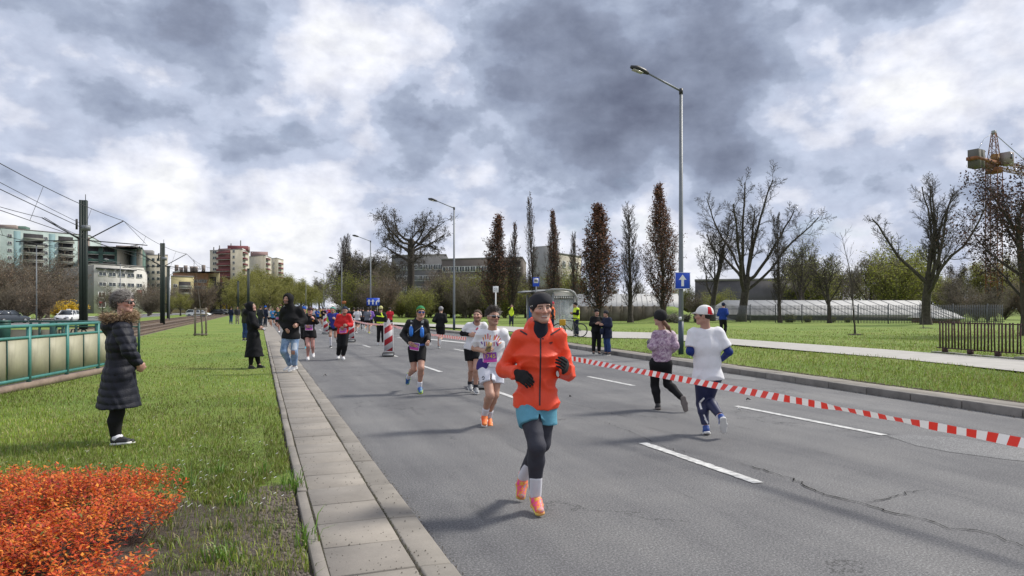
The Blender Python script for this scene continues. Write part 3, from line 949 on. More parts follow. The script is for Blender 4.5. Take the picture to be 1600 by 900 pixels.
OLIVE = [(.16, .17, .05), (.21, .21, .06), (.12, .12, .04)]
def colr(u, Z, vt, seed, label, leaf_n=9000, wid=1.0, vb=None, spec='column', leafy=True, size=.10):
    H = HZ(vt, Z) - .2
    t = tree(spec, seed, round(H, 2), .26 * H / 15, u, Z, label, leaf=((int(leaf_n * .50), size * .88, BROWN, .15, seed) if leafy else None), name='columnar_tree', zg=.2, mc=m_twig)
    t.scale = (wid, wid, 1)
    return t
# the big oak by the road and its neighbours
tree('oak', 41, round(HZ(326, 112), 2), .66, 641, 112, 'broad dark old tree with a thick trunk and twisting crown beside the road', trunkf=.55, leaf=(5000, .09, BUD, .3, 3), name='old_tree')
# row of columnar hornbeams with dry leaves
colr(772, 74, 334, 3, 'narrow brown-leaved tree rising above the small white square sign', 10000, 1.05)
colr(800, 76, 346, 4, 'thin nearly bare spire just right of the brown tree by the square sign', 1500, .55)
colr(834, 75, 300, 5, 'tall thin bare spire above the blue bus stop sign', 900, .62, spec='poplar')
colr(865, 74, 328, 6, 'slim brown-leaved tree above the right end of the bus shelter', 7500, .62)
colr(936, 68, 318, 7, 'widest of the brown-leaved columnar trees, right of the bus shelter', 15000, 1.35)
colr(985, 70, 312, 8, 'pale half-bare tree with yellow-green buds between two brown columnar trees', 0, 1.25, spec='poplar', leafy=False)
colr(1036, 66, 286, 9, 'tallest brown-leaved columnar tree, close to the lamp post with the arrow sign', 15000, .92)
colr(898, 82, 360, 10, 'thin bare upright tree between the shelter and the widest brown tree', 500, .7, spec='poplar')
# bare trees on the right lawn
tree('pollard', 23, round(HZ(254, 74), 2), .46, 1158, 74, 'tall bare tree with several lopped leaning stems behind the blue-clad path runner', trunkf=.22, mc=m_twig, name='lopped_tree')
tree('round', 24, round(HZ(330, 78), 2), .33, 1112, 78, 'smaller bare forked tree left of the tall lopped tree', trunkf=.5)
colr(1219, 68, 326, 25, 'slender upright bare tree standing at the grey paling fence', 0, .95, spec='poplar', leafy=False)
tree('round', 26, round(HZ(372, 95), 2), .25, 1250, 95, 'bare tree with a thin greenish haze behind the fence and white roof', trunkf=.5, leaf=(2500, .08, OLIVE, .3, 5))
tree('round', 27, round(HZ(396, 66), 2), .20, 1296, 66, 'small bare tree in front of the white roof', trunkf=.5, leaf=(900, .07, OLIVE, .25, 6))
tree('pollard', 33, round(HZ(272, 60), 2), .40, 1447, 60, 'large spreading pollarded tree before the long white roof', trunkf=.20, name='pollarded_tree')
tree('sapling', 34, round(HZ(355, 37), 2), .055, 1336, 37, 'thin bare sapling in a soil ring on the right lawn', name='sapling')
tree('sapling', 36, round(HZ(470, 50), 2), .04, 1443, 50, 'short pale-stemmed young tree in front of the pollarded tree', name='sapling', mt=m_bark2)
DARKL = [(.05, .03, .032), (.075, .036, .03), (.035, .028, .03), (.10, .045, .03)]
tree('round', 35, round(HZ(262, 36), 2), .26, 1604, 36, 'dark purplish-leaved tree at the right edge beside the rusty fence', trunkf=.7, leaf=(8500, .062, DARKL, .30, 9), name='dark_leaved_tree')
for i, (u, Z, s) in enumerate(((1340 - 3, 37, 1), (1447, 49, 1.2))):
    x, y = D(u, Z)
    structure(put('soil_ring', MB().tube([(x, y, .22), (x, y, .27), (x, y, .285)], [.42 * s, .34 * s, .02], 14).me('soil_ring'), m_soil))
# distant tangle: trees and scrub that stand behind everything else, copies of a few kinds
ORD = 'first second third fourth fifth sixth seventh eighth ninth tenth eleventh twelfth thirteenth fourteenth fifteenth sixteenth seventeenth eighteenth nineteenth twentieth twenty-first twenty-second'.split()
def wood(kinds, spots, label, group, name='scrub_tree'):
    order = sorted(range(len(spots)), key=lambda i: spots[i][0])
    for i, (u, Z, vt) in enumerate(spots):
        if 612 < u < 672 and Z < 140: vt = max(vt, 443 + 5 * (i % 3))
        kd = kinds[i % len(kinds)]
        kind, seed, H, r0, tf, leaf, mt, mc = kd
        tm, cm, lm = tree_meshes(kind, seed, H, r0, tf, leaf)
        k = (HZ(vt, Z) - .1) / H
        t = tree(kind, seed, H, r0, u, Z, label + ', ' + ORD[order.index(i)] + (' from the left' if len(spots) > 2 else ' of the two'), tf, leaf, mt, mc, .1, rng.uniform(0, 6.28), 1.0, name, 'tree', group)
        t.scale = (k * rng.uniform(.9, 1.25), k * rng.uniform(.9, 1.25), k)
K_br = ('scrub', 51, 9.0, .25, .12, (5000, .06, [(.15, .12, .075), (.19, .16, .08), (.11, .09, .065)], .25, 1), m_twig2, m_twig2)
K_br2 = ('round', 52, 11.0, .25, .5, (2500, .06, [(.16, .14, .075), (.20, .20, .07)], .3, 2), m_bark, m_twig2)
K_gr = ('scrub', 53, 8.0, .22, .12, (9000, .085, YGREEN, .3, 3), m_twig3, m_twig3)
K_wi = ('willow', 54, 12.0, .35, .4, (17000, .10, [(.23, .235, .05), (.28, .275, .06), (.18, .18, .045), (.33, .31, .08)], .4, 4), m_bark, m_twig3)
K_dk = ('round', 55, 12.0, .3, .5, (3000, .10, DARKL[:1] + BUD, .3, 5), m_bark, m_twig)
K_red = ('scrub', 56, 8.0, .22, .12, (8000, .07, [(.20, .13, .085), (.15, .105, .08), (.24, .17, .10)], .25, 6), m_twig2, m_twig2)
sp_ = lambda us, Zs, vts: [(u + rng.uniform(-6, 6), Zs[0] + rng.random() * (Zs[1] - Zs[0]), vts[0] + rng.random() * (vts[1] - vts[0])) for u in us]
# left side
wood([K_red, K_br], [(8, 92, 392), (40, 100, 380), (74, 108, 396), (-25, 96, 374), (62, 82, 430), (20, 84, 420), (88, 112, 425)], 'dense brown budding scrub behind the left parked car', 'brown scrub on the far left', 'scrub')
wood([K_br2, K_br], [(100, 120, 440), (190, 118, 436), (205, 125, 450), (232, 140, 440), (160, 112, 455)], 'bare thin tree before the white office block', 'bare trees before the office block')
wood([K_br, K_red, K_dk], sp_([295, 318, 335, 262, 240, 352], (150, 190), (430, 448)), 'brown bare tree below the far yellow flats', 'brown trees below the flats')
wood([K_wi], [(362, 190, 432), (385, 178, 426), (408, 196, 420), (432, 184, 424), (455, 205, 428), (372, 160, 442), (420, 158, 438), (470, 215, 438), (398, 215, 415), (345, 205, 444), (442, 165, 440), (482, 235, 446)], 'yellow-green willow in the rounded clump before the far towers', 'willows beyond the tram line', 'willow')
# middle, behind the runners
wood([K_dk, K_br2], sp_([488, 500, 512, 470, 524, 458, 480, 495, 508], (270, 330), (430, 448)), 'hazy bare tree at the far end of the road', 'far bare trees at the road end')
wood([('poplar', 61, 20.0, .3, 1.0, None, m_bark, m_twig)], [(541, 170, 368), (548, 175, 364)], 'very slim bare poplar rising over the far end of the crowd', 'two slim poplars', 'poplar')
wood([K_dk, K_br2], [(556, 160, 392), (568, 150, 390), (582, 150, 396), (597, 148, 404), (612, 150, 402), (527, 185, 412), (536, 165, 400), (604, 165, 398), (590, 160, 410)], 'dark bare round-topped tree left of the old broad tree', 'dark bare trees left of the old tree')
wood([K_br, K_gr, K_br, K_red], sp_([545, 560, 580, 600, 615, 632, 660, 675, 692, 710, 725, 740, 760, 552, 572, 590, 622, 648, 668, 700, 735, 752], (100, 135), (414, 446)), 'olive-brown scrub behind the road edge around the old tree', 'scrub along the right of the road', 'scrub')
wood([K_gr, K_br2, K_br], sp_([665, 690, 705, 722, 738, 752, 785, 815, 848, 880, 905, 830, 770, 795], (96, 112), (402, 436)), 'yellow-green budding tree behind the row of columnar trees', 'budding trees behind the bus stop')
# right side
wood([K_br2, K_gr, K_br], sp_([1000, 1070, 1090, 960, 1120, 1015], (100, 120), (432, 452)), 'thin budding shrubby tree behind the weathered concrete wall', 'shrubby trees behind the wall')
wood([K_br2, K_wi, K_br, K_dk], sp_([1240, 1262, 1285, 1310, 1330, 1355, 1380, 1400, 1425, 1450, 1475, 1500, 1525, 1550, 1575, 1600, 1640], (120, 150), (398, 428)), 'bare brownish tree in the belt behind the long white roof', 'tree belt behind the white roof')
wood([K_gr, K_br2], [(1395, 110, 380), (1360, 115, 392), (1420, 118, 372), (1255, 108, 392), (1270, 112, 400)], 'pale green rounded tree behind the long white roof', 'pale green trees behind the white roof')
wood([K_br, K_red, K_dk], sp_([1500, 1525, 1550, 1575, 1605, 1490, 1540], (72, 90), (420, 455)), 'dark tangled shrub behind the rusty fence', 'shrubs behind the rusty fence', 'shrub')
# forsythia
t = thing('forsythia', 'bright yellow flowering forsythia bush beside the white taxi', 'bush', (*D(104, 98), .1))
tm, cm, lm = tree_meshes('scrub', 71, 2.6, .06, .12, (15000, .06, [(.85, .60, .02), (.80, .52, .02), (.72, .50, .03)], .14, 8))
t.scale = (1.5, 1.5, 1.02)
put('trunk', tm, m_bark2, t); put('crown', cm, m_bark2, t); stuff(put('foliage', lm, m_tleaf, t))
t = thing('forsythia', 'small yellow shrub far off beside the dark parked cars', 'bush', (*D(356, 190), .1))
t.scale = (.9, .9, 1.2)
put('trunk', tm, m_bark2, t); put('crown', cm, m_bark2, t); stuff(put('foliage', lm, m_tleaf, t))
tree('willow', 54, 12.0, .35, 282, 140, 'small round green bush below the yellow flats', .4, K_wi[5], m_bark, m_twig3, scale=.42, name='round_bush', cat='bush')
# white-flowering low bush and hummock behind the lamp
wood([('scrub', 72, 1.6, .05, .12, (5000, .03, [(.6, .6, .55), (.5, .5, .42), (.15, .17, .06)], .12, 9), m_twig2, m_twig2)], [(1057, 66, 489), (1048, 68, 487), (1072, 70, 488), (1090, 70, 490)], 'low white-flowering bush at the lawn edge behind the lamp post', 'white-flowering bushes', 'bush')
wood([('scrub', 73, 1.2, .04, .12, (5000, .03, YGREEN + OLIVE, .12, 10), m_twig3, m_twig3)], [(1262, 70, 492), (1300, 70, 494), (1235, 70, 490), (1325, 69, 496)], 'low green undergrowth bush along the paling fence', 'undergrowth bushes at the fence', 'bush')
hx = []
for i in range(13):
    row = []
    for j in range(9):
        u, Z = 975 + i * 11, 66 + j * 4
        h = 1.9 * math.exp(-((i - 6.5) / 3.4) ** 2) * math.exp(-((j - 4.5) / 2.6) ** 2)
        row.append((*D(u, Z), .1 + h))
    hx.append(row)
sheet('hummock', hx, m_lawn)
# ------------------------------------------------------------------ buildings
def plaster(name, col, var=.14): return mat(name, col, .9, var, .35, .15, 6)
m_glass_far = mat('window_glass', (.05, .06, .075), .12, .4, .6, spec=.6)
m_frame_w = mat('window_frame', (.62, .62, .60), .6, .05, 4)
m_recess_shade = mat('painted_recess_shade', (.035, .033, .035), .9, .3, 1)  # shade of the loggias painted as a near-black colour on flat panels
m_win = {}
def window_meshes(w, h):
    k = (round(w, 2), round(h, 2))
    if k not in m_win:
        f = MB()
        t = .07 * min(w, h) + .03
        for s in (-1, 1):
            f.box((s * (w / 2 - t / 2), -.04, 0), (t, .16, h))
            f.box((0, -.04, s * (h / 2 - t / 2)), (w - 2 * t, .159, t))
        f.box((0, -.035, 0), (t * .8, .12, h - 2 * t))
        p = MB().quad((-w / 2 + t * .5, 0.02, -h / 2 + t * .5), (w / 2 - t * .5, 0.02, -h / 2 + t * .5), (w / 2 - t * .5, 0.02, h / 2 - t * .5), (-w / 2 + t * .5, 0.02, h / 2 - t * .5))
        m_win[k] = (f.me('window'), p.me('pane'))
    return m_win[k]
class Bld:
    """a block on a polygon of ground points (clockwise seen from above is not required); facades are laid on its edges"""
    def __init__(s, name, label, corners, z1, wall, group=None, z0=-.05):
        s.c = [np.array(c, float) for c in corners]
        s.o = np.mean(s.c, 0)
        s.root = thing(name, label, 'building', (s.o[0], s.o[1], 0), 0, group)
        s.z1 = z1
        s.mb = MB()
        pts = [tuple(c - s.o) for c in s.c]
        a = sum(p[0] * q[1] - q[0] * p[1] for p, q in zip(pts, pts[1:] + pts[:1]))
        if a < 0: pts = pts[::-1]
        s.pts = pts
        put('wall', MB().prism(pts, z0, z1).me('wall'), wall, s.root)
        cen = np.zeros(2)
        rp = [tuple(np.array(p) * 1.0 + np.array(p) / np.linalg.norm(p) * .12) for p in pts]
        put('roof', MB().prism(rp, z1 + .003, z1 + .35).me('roof'), mat('roof_edge', (.23, .22, .21), .9, .2, 1), s.root)
    def frame(s, i, j):
        A, Bq = s.c[i] - s.o, s.c[j] - s.o
        d = Bq - A
        L = np.linalg.norm(d)
        d = d / L
        n = np.array([d[1], -d[0]])
        if np.dot(n, (A + Bq) / 2) < 0: n = -n
        return A, d, n, L
    def rot(s, d, n):                                     # local -Y looks out of the wall
        return math.atan2(n[0], -n[1])
    def windows(s, i, j, cols, rows, z0, dz, w, h, a=.06, b_=.94, pane=None, frm=None, skip=()):
        A, d, n, L = s.frame(i, j)
        f, p = window_meshes(w, h)
        rz = s.rot(d, n)
        for c in range(cols):
            for r in range(rows):
                if (c, r) in skip: continue
                t = a + (b_ - a) * ((c + .5) / cols)
                q = A + d * L * t + n * .03
                o = put('window', f, frm or m_frame_w, s.root, (q[0], q[1], z0 + r * dz), rz)
                put('pane', p, pane or m_glass_far, o)
    def panel(s, i, j, t0, t1, z0, z1, m, name='panel', out=.06, depth=.1):
        A, d, n, L = s.frame(i, j)
        q = A + d * L * (t0 + t1) / 2 + n * (out - depth / 2)
        return put(name, MB().box((0, 0, 0), (L * (t1 - t0), depth, z1 - z0)).me(name), m, s.root, (q[0], q[1], (z0 + z1) / 2), s.rot(d, n))
    def balconies(s, i, j, t0, t1, rows, z0, dz, m_front, depth=1.1, back=None, h=1.0):
        A, d, n, L = s.frame(i, j)
        w = L * (t1 - t0)
        rz = s.rot(d, n)
        s.panel(i, j, t0, t1, z0 - .2, z0 + rows * dz - .2, back or m_recess_shade, 'loggia', .03, .2)
        fb = MB().box((0, -depth, h / 2), (w, .08, h)).box((-w / 2 + .04, -depth / 2, h / 2), (.08, depth, h)).box((w / 2 - .04, -depth / 2, h / 2), (.08, depth, h)).me('balcony')
        sb = MB().box((0, -depth / 2, -.1), (w + .1, depth + .1, .18)).me('balcony_slab')
        q = A + d * L * (t0 + t1) / 2 + n * .05
        for r in range(rows):
            o = put('balcony', fb, m_front, s.root, (q[0], q[1], z0 + r * dz), rz)
            put('balcony_slab', sb, mat('balcony_concrete', (.36, .35, .33), .9, .15, 1), o)
    def box_on_top(s, u, Z, w, d, h, m, name='roof_house', z=None):
        x, y = D(u, Z)
        zz_ = (s.z1 + .35) if z is None else z
        return put(name, MB().box((0, 0, h / 2), (w, d, h)).me(name), m, s.root, (x - s.o[0], y - s.o[1], zz_ + .003), 0)
P_white = plaster('plaster_white', (.52, .505, .465)); P_mint = plaster('plaster_mint', (.36, .43, .40)); P_green = plaster('plaster_green', (.09, .15, .125))
P_cream = plaster('plaster_cream', (.50, .455, .36)); P_grey = plaster('plaster_grey', (.21, .205, .20)); P_brown = plaster('plaster_brown', (.25, .205, .18))
P_beige = plaster('plaster_beige', (.42, .39, .31)); P_red = plaster('plaster_red', (.17, .055, .06)); P_pink = plaster('plaster_pink', (.30, .20, .19))
P_yel = plaster('plaster_yellow', (.46, .40, .21)); P_terr = plaster('plaster_terracotta', (.36, .20, .13)); P_turq = plaster('plaster_turquoise', (.20, .30, .31))
P_concrete = plaster('panel_concrete', (.27, .265, .255), .2)
# long mint slab block, top left
def top(v, Z): return HZ(v, Z)
Z1 = 262
b1 = Bld('apartment_block', 'long pale green slab block with dark balcony stacks behind the brown scrub', [D(-70, 250), D(140, 290), D(158, 320), D(-70, 285)], top(360, 270), P_mint)
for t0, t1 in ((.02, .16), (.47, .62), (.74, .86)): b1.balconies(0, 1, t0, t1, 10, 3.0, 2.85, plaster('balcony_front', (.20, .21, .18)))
for t0, t1 in ((.18, .30), (.90, 1.0)): b1.panel(0, 1, t0, t1, .5, b1.z1 - .6, P_white if t0 < .5 else P_brown)
for t0, t1 in ((.40, .45), (.665, .715)): b1.panel(0, 1, t0, t1, .5, b1.z1 - .6, P_turq)
b1.windows(0, 1, 2, 10, 4.2, 2.85, 1.5, 1.4, .18, .30); b1.windows(0, 1, 1, 10, 4.2, 2.85, 1.5, 1.4, .34, .40); b1.windows(0, 1, 1, 10, 4.2, 2.85, 1.5, 1.4, .615, .665)
b1.box_on_top(12, 272, 7, 6, 1.8, P_brown); b1.box_on_top(32, 276, 5, 6, 1.8, P_green)
b2 = Bld('apartment_block', 'dark green and brown stepped block behind the flat white office', [D(132, 262), D(183, 268), D(203, 275), D(222, 268), D(228, 300), D(140, 300)], top(387, 266), P_green)
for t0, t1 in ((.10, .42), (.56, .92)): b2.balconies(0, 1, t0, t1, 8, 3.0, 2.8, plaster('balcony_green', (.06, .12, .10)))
b2.panel(1, 2, .0, 1, .4, b2.z1 - .5, P_cream); b2.panel(2, 3, 0, .55, .4, b2.z1 - .5, P_turq); b2.panel(2, 3, .55, 1, .4, b2.z1 - .5, P_cream, out=.07)
b2.windows(2, 3, 3, 9, 3.6, 2.75, 1.2, 1.3)
b2.box_on_top(195, 284, 5.6, 5, 1.9, P_brown); b2.box_on_top(211, 284, 2.4, 5, 1.9, P_grey)
b3 = Bld('apartment_block', 'cream block half hidden behind the second catenary mast', [D(217, 300), D(262, 300), D(262, 320), D(217, 320)], top(399, 300), P_cream)
b3.windows(0, 1, 5, 8, 3.5, 2.8, 1.3, 1.3)
b3.box_on_top(228, 305, 6, 6, 2.2, P_grey)
# white office with its grey gable
ow = Bld('office_building', 'flat white office block with a blank grey side wall and rows of paired windows', [D(66, 262), D(147, 205), D(224, 222), D(230, 275), D(120, 290)], top(414, 210), P_white)
ow.panel(0, 1, 0, 1, 0, ow.z1 - .2, P_grey, 'side_wall', .12)
ow.panel(0, 1, .40, .80, ow.z1 - 4.2, ow.z1 - 2.6, plaster('grey_band', (.13, .135, .15)), 'band', .2); ow.panel(0, 1, .44, .80, ow.z1 - 7.0, ow.z1 - 5.4, plaster('grey_band', (.13, .135, .15)), 'band', .2)
ow.windows(1, 2, 4, 2, ow.z1 - 6.0, 3.1, 2.7, 1.35, .06, .82); ow.windows(1, 2, 1, 2, ow.z1 - 6.0, 3.1, 2.2, 1.35, .84, .98)
ow.windows(1, 2, 4, 1, ow.z1 - 9.3, 3.0, 2.6, 1.9, .04, .86, plaster('dark_shutter', (.07, .045, .045))); ow.windows(1, 2, 4, 1, ow.z1 - 12.2, 3.0, 2.6, 1.9, .04, .86, plaster('dark_shutter', (.07, .045, .045)))
ow.panel(1, 2, .86, .97, ow.z1 - 11.0, ow.z1 - 7.4, plaster('brick_panel', (.17, .08, .065)), 'panel')
ow.panel(1, 2, .08, .14, ow.z1 - 11.9, ow.z1 - 11.3, mat('red_shop_sign', (.55, .05, .05), .6), 'shop_sign', .3)
A, d, n_, L = ow.frame(1, 2)
aw = MB()
for k in range(4): aw.box((L * (.12 + .2 * k), -.5, 0), (L * .18, .9, .35))
put('awning', aw.me('awning'), mat('awning_dark', (.06, .06, .07), .8), ow.root, (A[0], A[1], ow.z1 - 1.2), math.atan2(d[1], d[0]))
# yellow flats and terracotta block
y1 = Bld('apartment_block', 'low yellow block with a square balcony recess, left of the far towers', [D(267, 245), D(303, 250), D(303, 270), D(267, 265)], top(432, 246), P_yel)
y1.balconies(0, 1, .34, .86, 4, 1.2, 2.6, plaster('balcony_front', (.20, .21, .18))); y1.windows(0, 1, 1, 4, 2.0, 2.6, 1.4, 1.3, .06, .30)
y2 = Bld('apartment_block', 'terracotta roofed block with a yellow end, before the red and beige tower', [D(270, 280), D(326, 286), D(343, 280), D(343, 300), D(270, 300)], top(426, 282), P_terr)
y2.panel(1, 2, 0, 1, 0, y2.z1 - .3, P_yel); y2.balconies(1, 2, .15, .7, 5, 1.4, 2.7, plaster('balcony_front', (.20, .21, .18))); y2.windows(0, 1, 9, 5, 2.2, 2.7, 1.4, 1.3)
for u in (276, 283, 290, 300, 306, 318): y2.box_on_top(u, 284, 1.4, 1.2, rng.uniform(1.5, 3), P_brown, 'chimney')
# towers
Zt = 335
t1 = Bld('tower_block', 'tallest beige tower block with red balconies and red roof house', [D(328, 330), D(377, 322), D(389.5, 342), D(345, 360)], top(392, 330), P_beige)
t1.balconies(0, 1, .27, .66, 10, 3.0, 2.75, P_red, back=plaster('loggia_red', (.15, .06, .06))); t1.windows(0, 1, 1, 10, 4.0, 2.75, 2.6, 1.5, .08, .24); t1.windows(0, 1, 1, 10, 4.0, 2.75, 1.4, 1.5, .67, .86)
t1.balconies(1, 2, .15, .5, 10, 3.0, 2.75, P_red, back=P_white); t1.windows(1, 2, 1, 10, 4.0, 2.75, 1.3, 1.4, .6, .95)
t1.box_on_top(372, 338, 9.4, 7, 2.6, P_red); t1.box_on_top(382, 341, 5, 6, 2.5, P_pink)
for u, h in ((334, 2.2), (343, 3), (376, 5.5), (361, 4.0)): t1.box_on_top(u, 338, .5, .5, h, P_grey, 'vent')
t2 = Bld('tower_block', 'middle beige tower block with a pink roof house', [D(389, 372), D(413, 362), D(424, 380), D(400, 395)], top(400, 365), P_beige)
t2.balconies(1, 2, .2, .55, 10, 3.0, 2.75, P_red, back=P_white); t2.windows(1, 2, 1, 10, 4, 2.75, 1.3, 1.4, .6, .95)
t2.box_on_top(405, 378, 9.0, 7, 2.8, P_pink)
t3 = Bld('tower_block', 'rightmost and lowest beige tower block above the willows', [D(418, 402), D(432, 392), D(443, 408), D(430, 425)], top(404, 395), P_beige)
t3.windows(0, 1, 2, 10, 3.5, 2.7, 1.5, 1.4); t3.balconies(1, 2, .25, .7, 10, 3.0, 2.7, P_red, back=P_white)
# right: behind the old tree and the bus stop
g1 = Bld('grey_building', 'grey flat-roofed building top showing behind the old broad tree', [D(612, 200), D(697, 196), D(700, 215), D(615, 220)], top(399, 197), plaster('plaster_dark_grey', (.13, .13, .132)))
g1.windows(0, 1, 10, 4, 4, 3.2, 2, 1.6)
g2 = Bld('apartment_block', 'long brownish block with dark balconies behind the columnar trees', [D(690, 175), D(816, 168), D(822, 190), D(695, 195)], top(404, 170), plaster('plaster_dark_brown', (.135, .115, .10)))
g2.balconies(0, 1, .66, .98, 4, 2.4, 2.8, plaster('balcony_front', (.20, .21, .18))); g2.windows(0, 1, 9, 4, 3.2, 2.8, 1.8, 1.5, .02, .64)
g3 = Bld('apartment_block', 'pale grey gable block with a beige wing behind the slim brown tree', [D(833, 150), D(862, 146), D(908, 158), D(905, 180), D(840, 180)], top(398, 150), P_beige)
g3.panel(0, 1, 0, 1, 0, g3.z1 + 1.7, P_concrete, 'gable', .2, .5); g3.windows(1, 2, 4, 4, 3.0, 2.8, 1.5, 1.5)
# dark grey works building and the sheds with white roofs
m_clad = mat('dark_cladding', (.085, .08, .082), .6, .2, .8)
wk = Bld('works_building', 'long dark grey flat works building behind the tall lopped tree', [D(1086, 118), D(1278, 112), D(1280, 140), D(1090, 146)], top(438, 114), m_clad)
for k in range(5): wk.panel(0, 1, .03 + k * .055, .07 + k * .055, 1.0, 3.4, P_concrete, 'bay')
m_wroof = mat('white_sheet_roof', (.37, .37, .36), .6, .12, 1.3, .1, 9)
def shed(label, A, Bq, depth, z0, z1, z2, m_wall, hip=0.0, nrib=24, name='shed'):
    A, Bq = np.array(A), np.array(Bq)
    d = Bq - A
    L = np.linalg.norm(d)
    o = thing(name, label, 'shed', (A[0], A[1], 0), math.atan2(d[1], d[0]))
    put('wall', MB().span(0, L, .02, depth - .02, -.05, z1).me('wall'), m_wall, o)
    V = [(-.3, -.35, z1 + .004), (L + .3, -.35, z1 + .004), (L + .3 - hip, depth / 2, z2), (-.3 + hip, depth / 2, z2), (-.3, depth + .35, z1 + .004), (L + .3, depth + .35, z1 + .004)]
    mb = MB()
    mb.add(V + [(x, y, z - .12) for x, y, z in V], [[0, 1, 2, 3], [5, 4, 3, 2], [0, 6, 7, 1], [4, 5, 11, 10], [7, 6, 9, 8], [11, 8, 9, 10]], [[0, 3, 4], [1, 5, 2]])
    r = put('roof', mb.me('roof'), m_wroof, o)
    mr = MB()
    for k in range(1, nrib):
        x = L * k / nrib
        y1 = depth / 2 * (1 if hip == 0 or hip < x < L - hip else min(x, L - x) / hip)
        mr.tube([(x, -.34, z1 + .03), (x, y1, z1 + (z2 - z1) * y1 / (depth / 2) + .03)], .03, 4)
    put('roof_seam', mr.me('roof_seam'), mat('roof_seam_metal', (.30, .30, .295), .6), r)
    return o
shed('long white-roofed shed behind the grey paling fence', D(1172, 80), D(1492, 83), 13, 0, HZ(492, 80), HZ(469, 87), m_clad, 0, 15)
shed('low white roof by the blue-clad path runner', D(1100, 82), D(1152, 82), 8, 0, HZ(502, 82), HZ(492, 86), m_clad, 1.5, 8)
shed('pale-roofed hall behind the widest brown columnar tree', D(900, 92), D(1062, 90), 12, 0, HZ(480, 90), HZ(459, 96), P_concrete, 0, 20)
shed('small brick outbuilding behind the rusty fence', D(1462, 66), D(1500, 66), 4, 0, HZ(497, 66), HZ(487, 68), plaster('brick_wall', (.25, .12, .08)), 0, 4)
w = thing('garden_wall', 'weathered brown concrete wall behind the spectators in dark coats', 'wall', (*D(905, 78), 0), 0)
A, Bq = np.array(D(905, 78)), np.array(D(1040, 76))
L = np.linalg.norm(Bq - A)
w.rotation_euler = (0, 0, math.atan2(*(Bq - A)[::-1]))
m_wallc = mat('weathered_wall', (.14, .115, .085), .95, .35, .8, .4, 10, col2=(.20, .175, .14))
for k in range(8): put('wall_panel', MB().box((L / 8 * (k + .5), 0, .9), (L / 8 - .06, .12, 2.0)).me('wall_panel'), m_wallc, w)
for k in range(9): put('wall_post', MB().box((L / 8 * k, 0, .95), (.2, .2, 2.15)).me('wall_post'), m_wallc, w)
# ------------------------------------------------------------------ street furniture
m_galv = mat('galvanised_steel', (.17, .185, .20), .5, .12, 3, metal=.15)
m_lampblue = mat('pole_base_paint', (.035, .055, .085), .5, .15, 4)
m_black = mat('black_plastic', (.02, .02, .022), .5, .1, 6)
m_lens = mat('lamp_lens', (.45, .44, .38), .3, .1, 5)
m_pole_g = mat('mast_green', (.014, .026, .022), .6, .25, 2)
m_teal = mat('rail_teal', (.05, .20, .18), .45, .18, 5)
m_teal_d = mat('rail_green_dark', (.018, .075, .06), .5, .2, 5)
m_wire = mat('wire', (.03, .03, .032), .6, .1, 2)
m_white = mat('white_paint', (.72, .72, .71), .55, .06, 6)
m_grey = mat('grey_paint', (.30, .31, .31), .6, .12, 5)
m_blue_sign = mat('sign_blue', (.015, .075, .52), .35, .06, 4)
m_sign_white = mat('sign_white', (.80, .80, .80), .4, .04, 4)
m_rubber = mat('rubber', (.03, .03, .032), .85, .3, 10)
def lamp(u, Z, zg, label, H=8.45, arm=1.25, left=True, blue=True, rz=None, mpole=None):
    x, y = D(u, Z)
    t = thing('street_lamp', label, 'street lamp', (x, y, zg), 0 if left else math.pi, 'street lamps along the road')
    if rz is not None: t.rotation_euler = (0, 0, rz)
    MB().tube([(0, 0, -.1), (0, 0, 2.5), (0, 0, H)], [.082, .075, .05], 14).put('pole', mpole or m_galv, t, True)
    if blue: MB().tube([(0, 0, -.1), (0, 0, .98)], [.0875, .086], 14).put('pole_base', m_lampblue, t, True)
    MB().tube([(0, 0, H - .12), (0, 0, H + .06)], .064, 10).put('collar', m_black, t, True)
    MB().tube([(.02, 0, H - .02), (-arm, 0, H + .42)], [.035, .028], 8).put('arm', m_galv, t, True)
    mb = MB()
    mb.tube([(-arm + .03, 0, H + .41), (-arm - .12, 0, H + .46), (-arm - .38, 0, H + .52), (-arm - .60, 0, H + .545)], [.05, .085, .10, .05], 8)
    hd = put('lamp_head', mb.me('lamp_head', True), m_black if blue else m_grey, t)
    MB().box((-arm - .36, 0, H + .428), (.36, .15, .02), M=Matrix.Rotation(R_(12), 3, 'Y')).put('lens', m_lens, hd)
    return t
lamp(1064, 22.1, .25, 'tall street lamp with the blue arrow sign on its pole')
lamp(709.5, 47.9, .25, 'street lamp behind the black-clad runner seen from the back')
lamp(579, 71, .2, 'street lamp carrying the blue lane sign left of the old tree')
lamp(534, 101, .15, 'street lamp just right of the white tent')
lamp(506, 138, .15, 'street lamp above the hazy end of the crowd, left of the tent', blue=False)
lamp(478, 176, .15, 'farthest curved-arm street lamp at the end of the road', blue=False)
lamp(57, 80, .1, 'pale street lamp rising from the scrub behind the dark parked car', 9.0, 1.7, False, False)
lamp(188, 100, .1, 'thin street lamp in front of the white office block', 8.2, 1.5, True, False)
lamp(264.5, 84, .1, 'short grey lamp post close beside the third catenary mast', 5.6, .6, False, False)
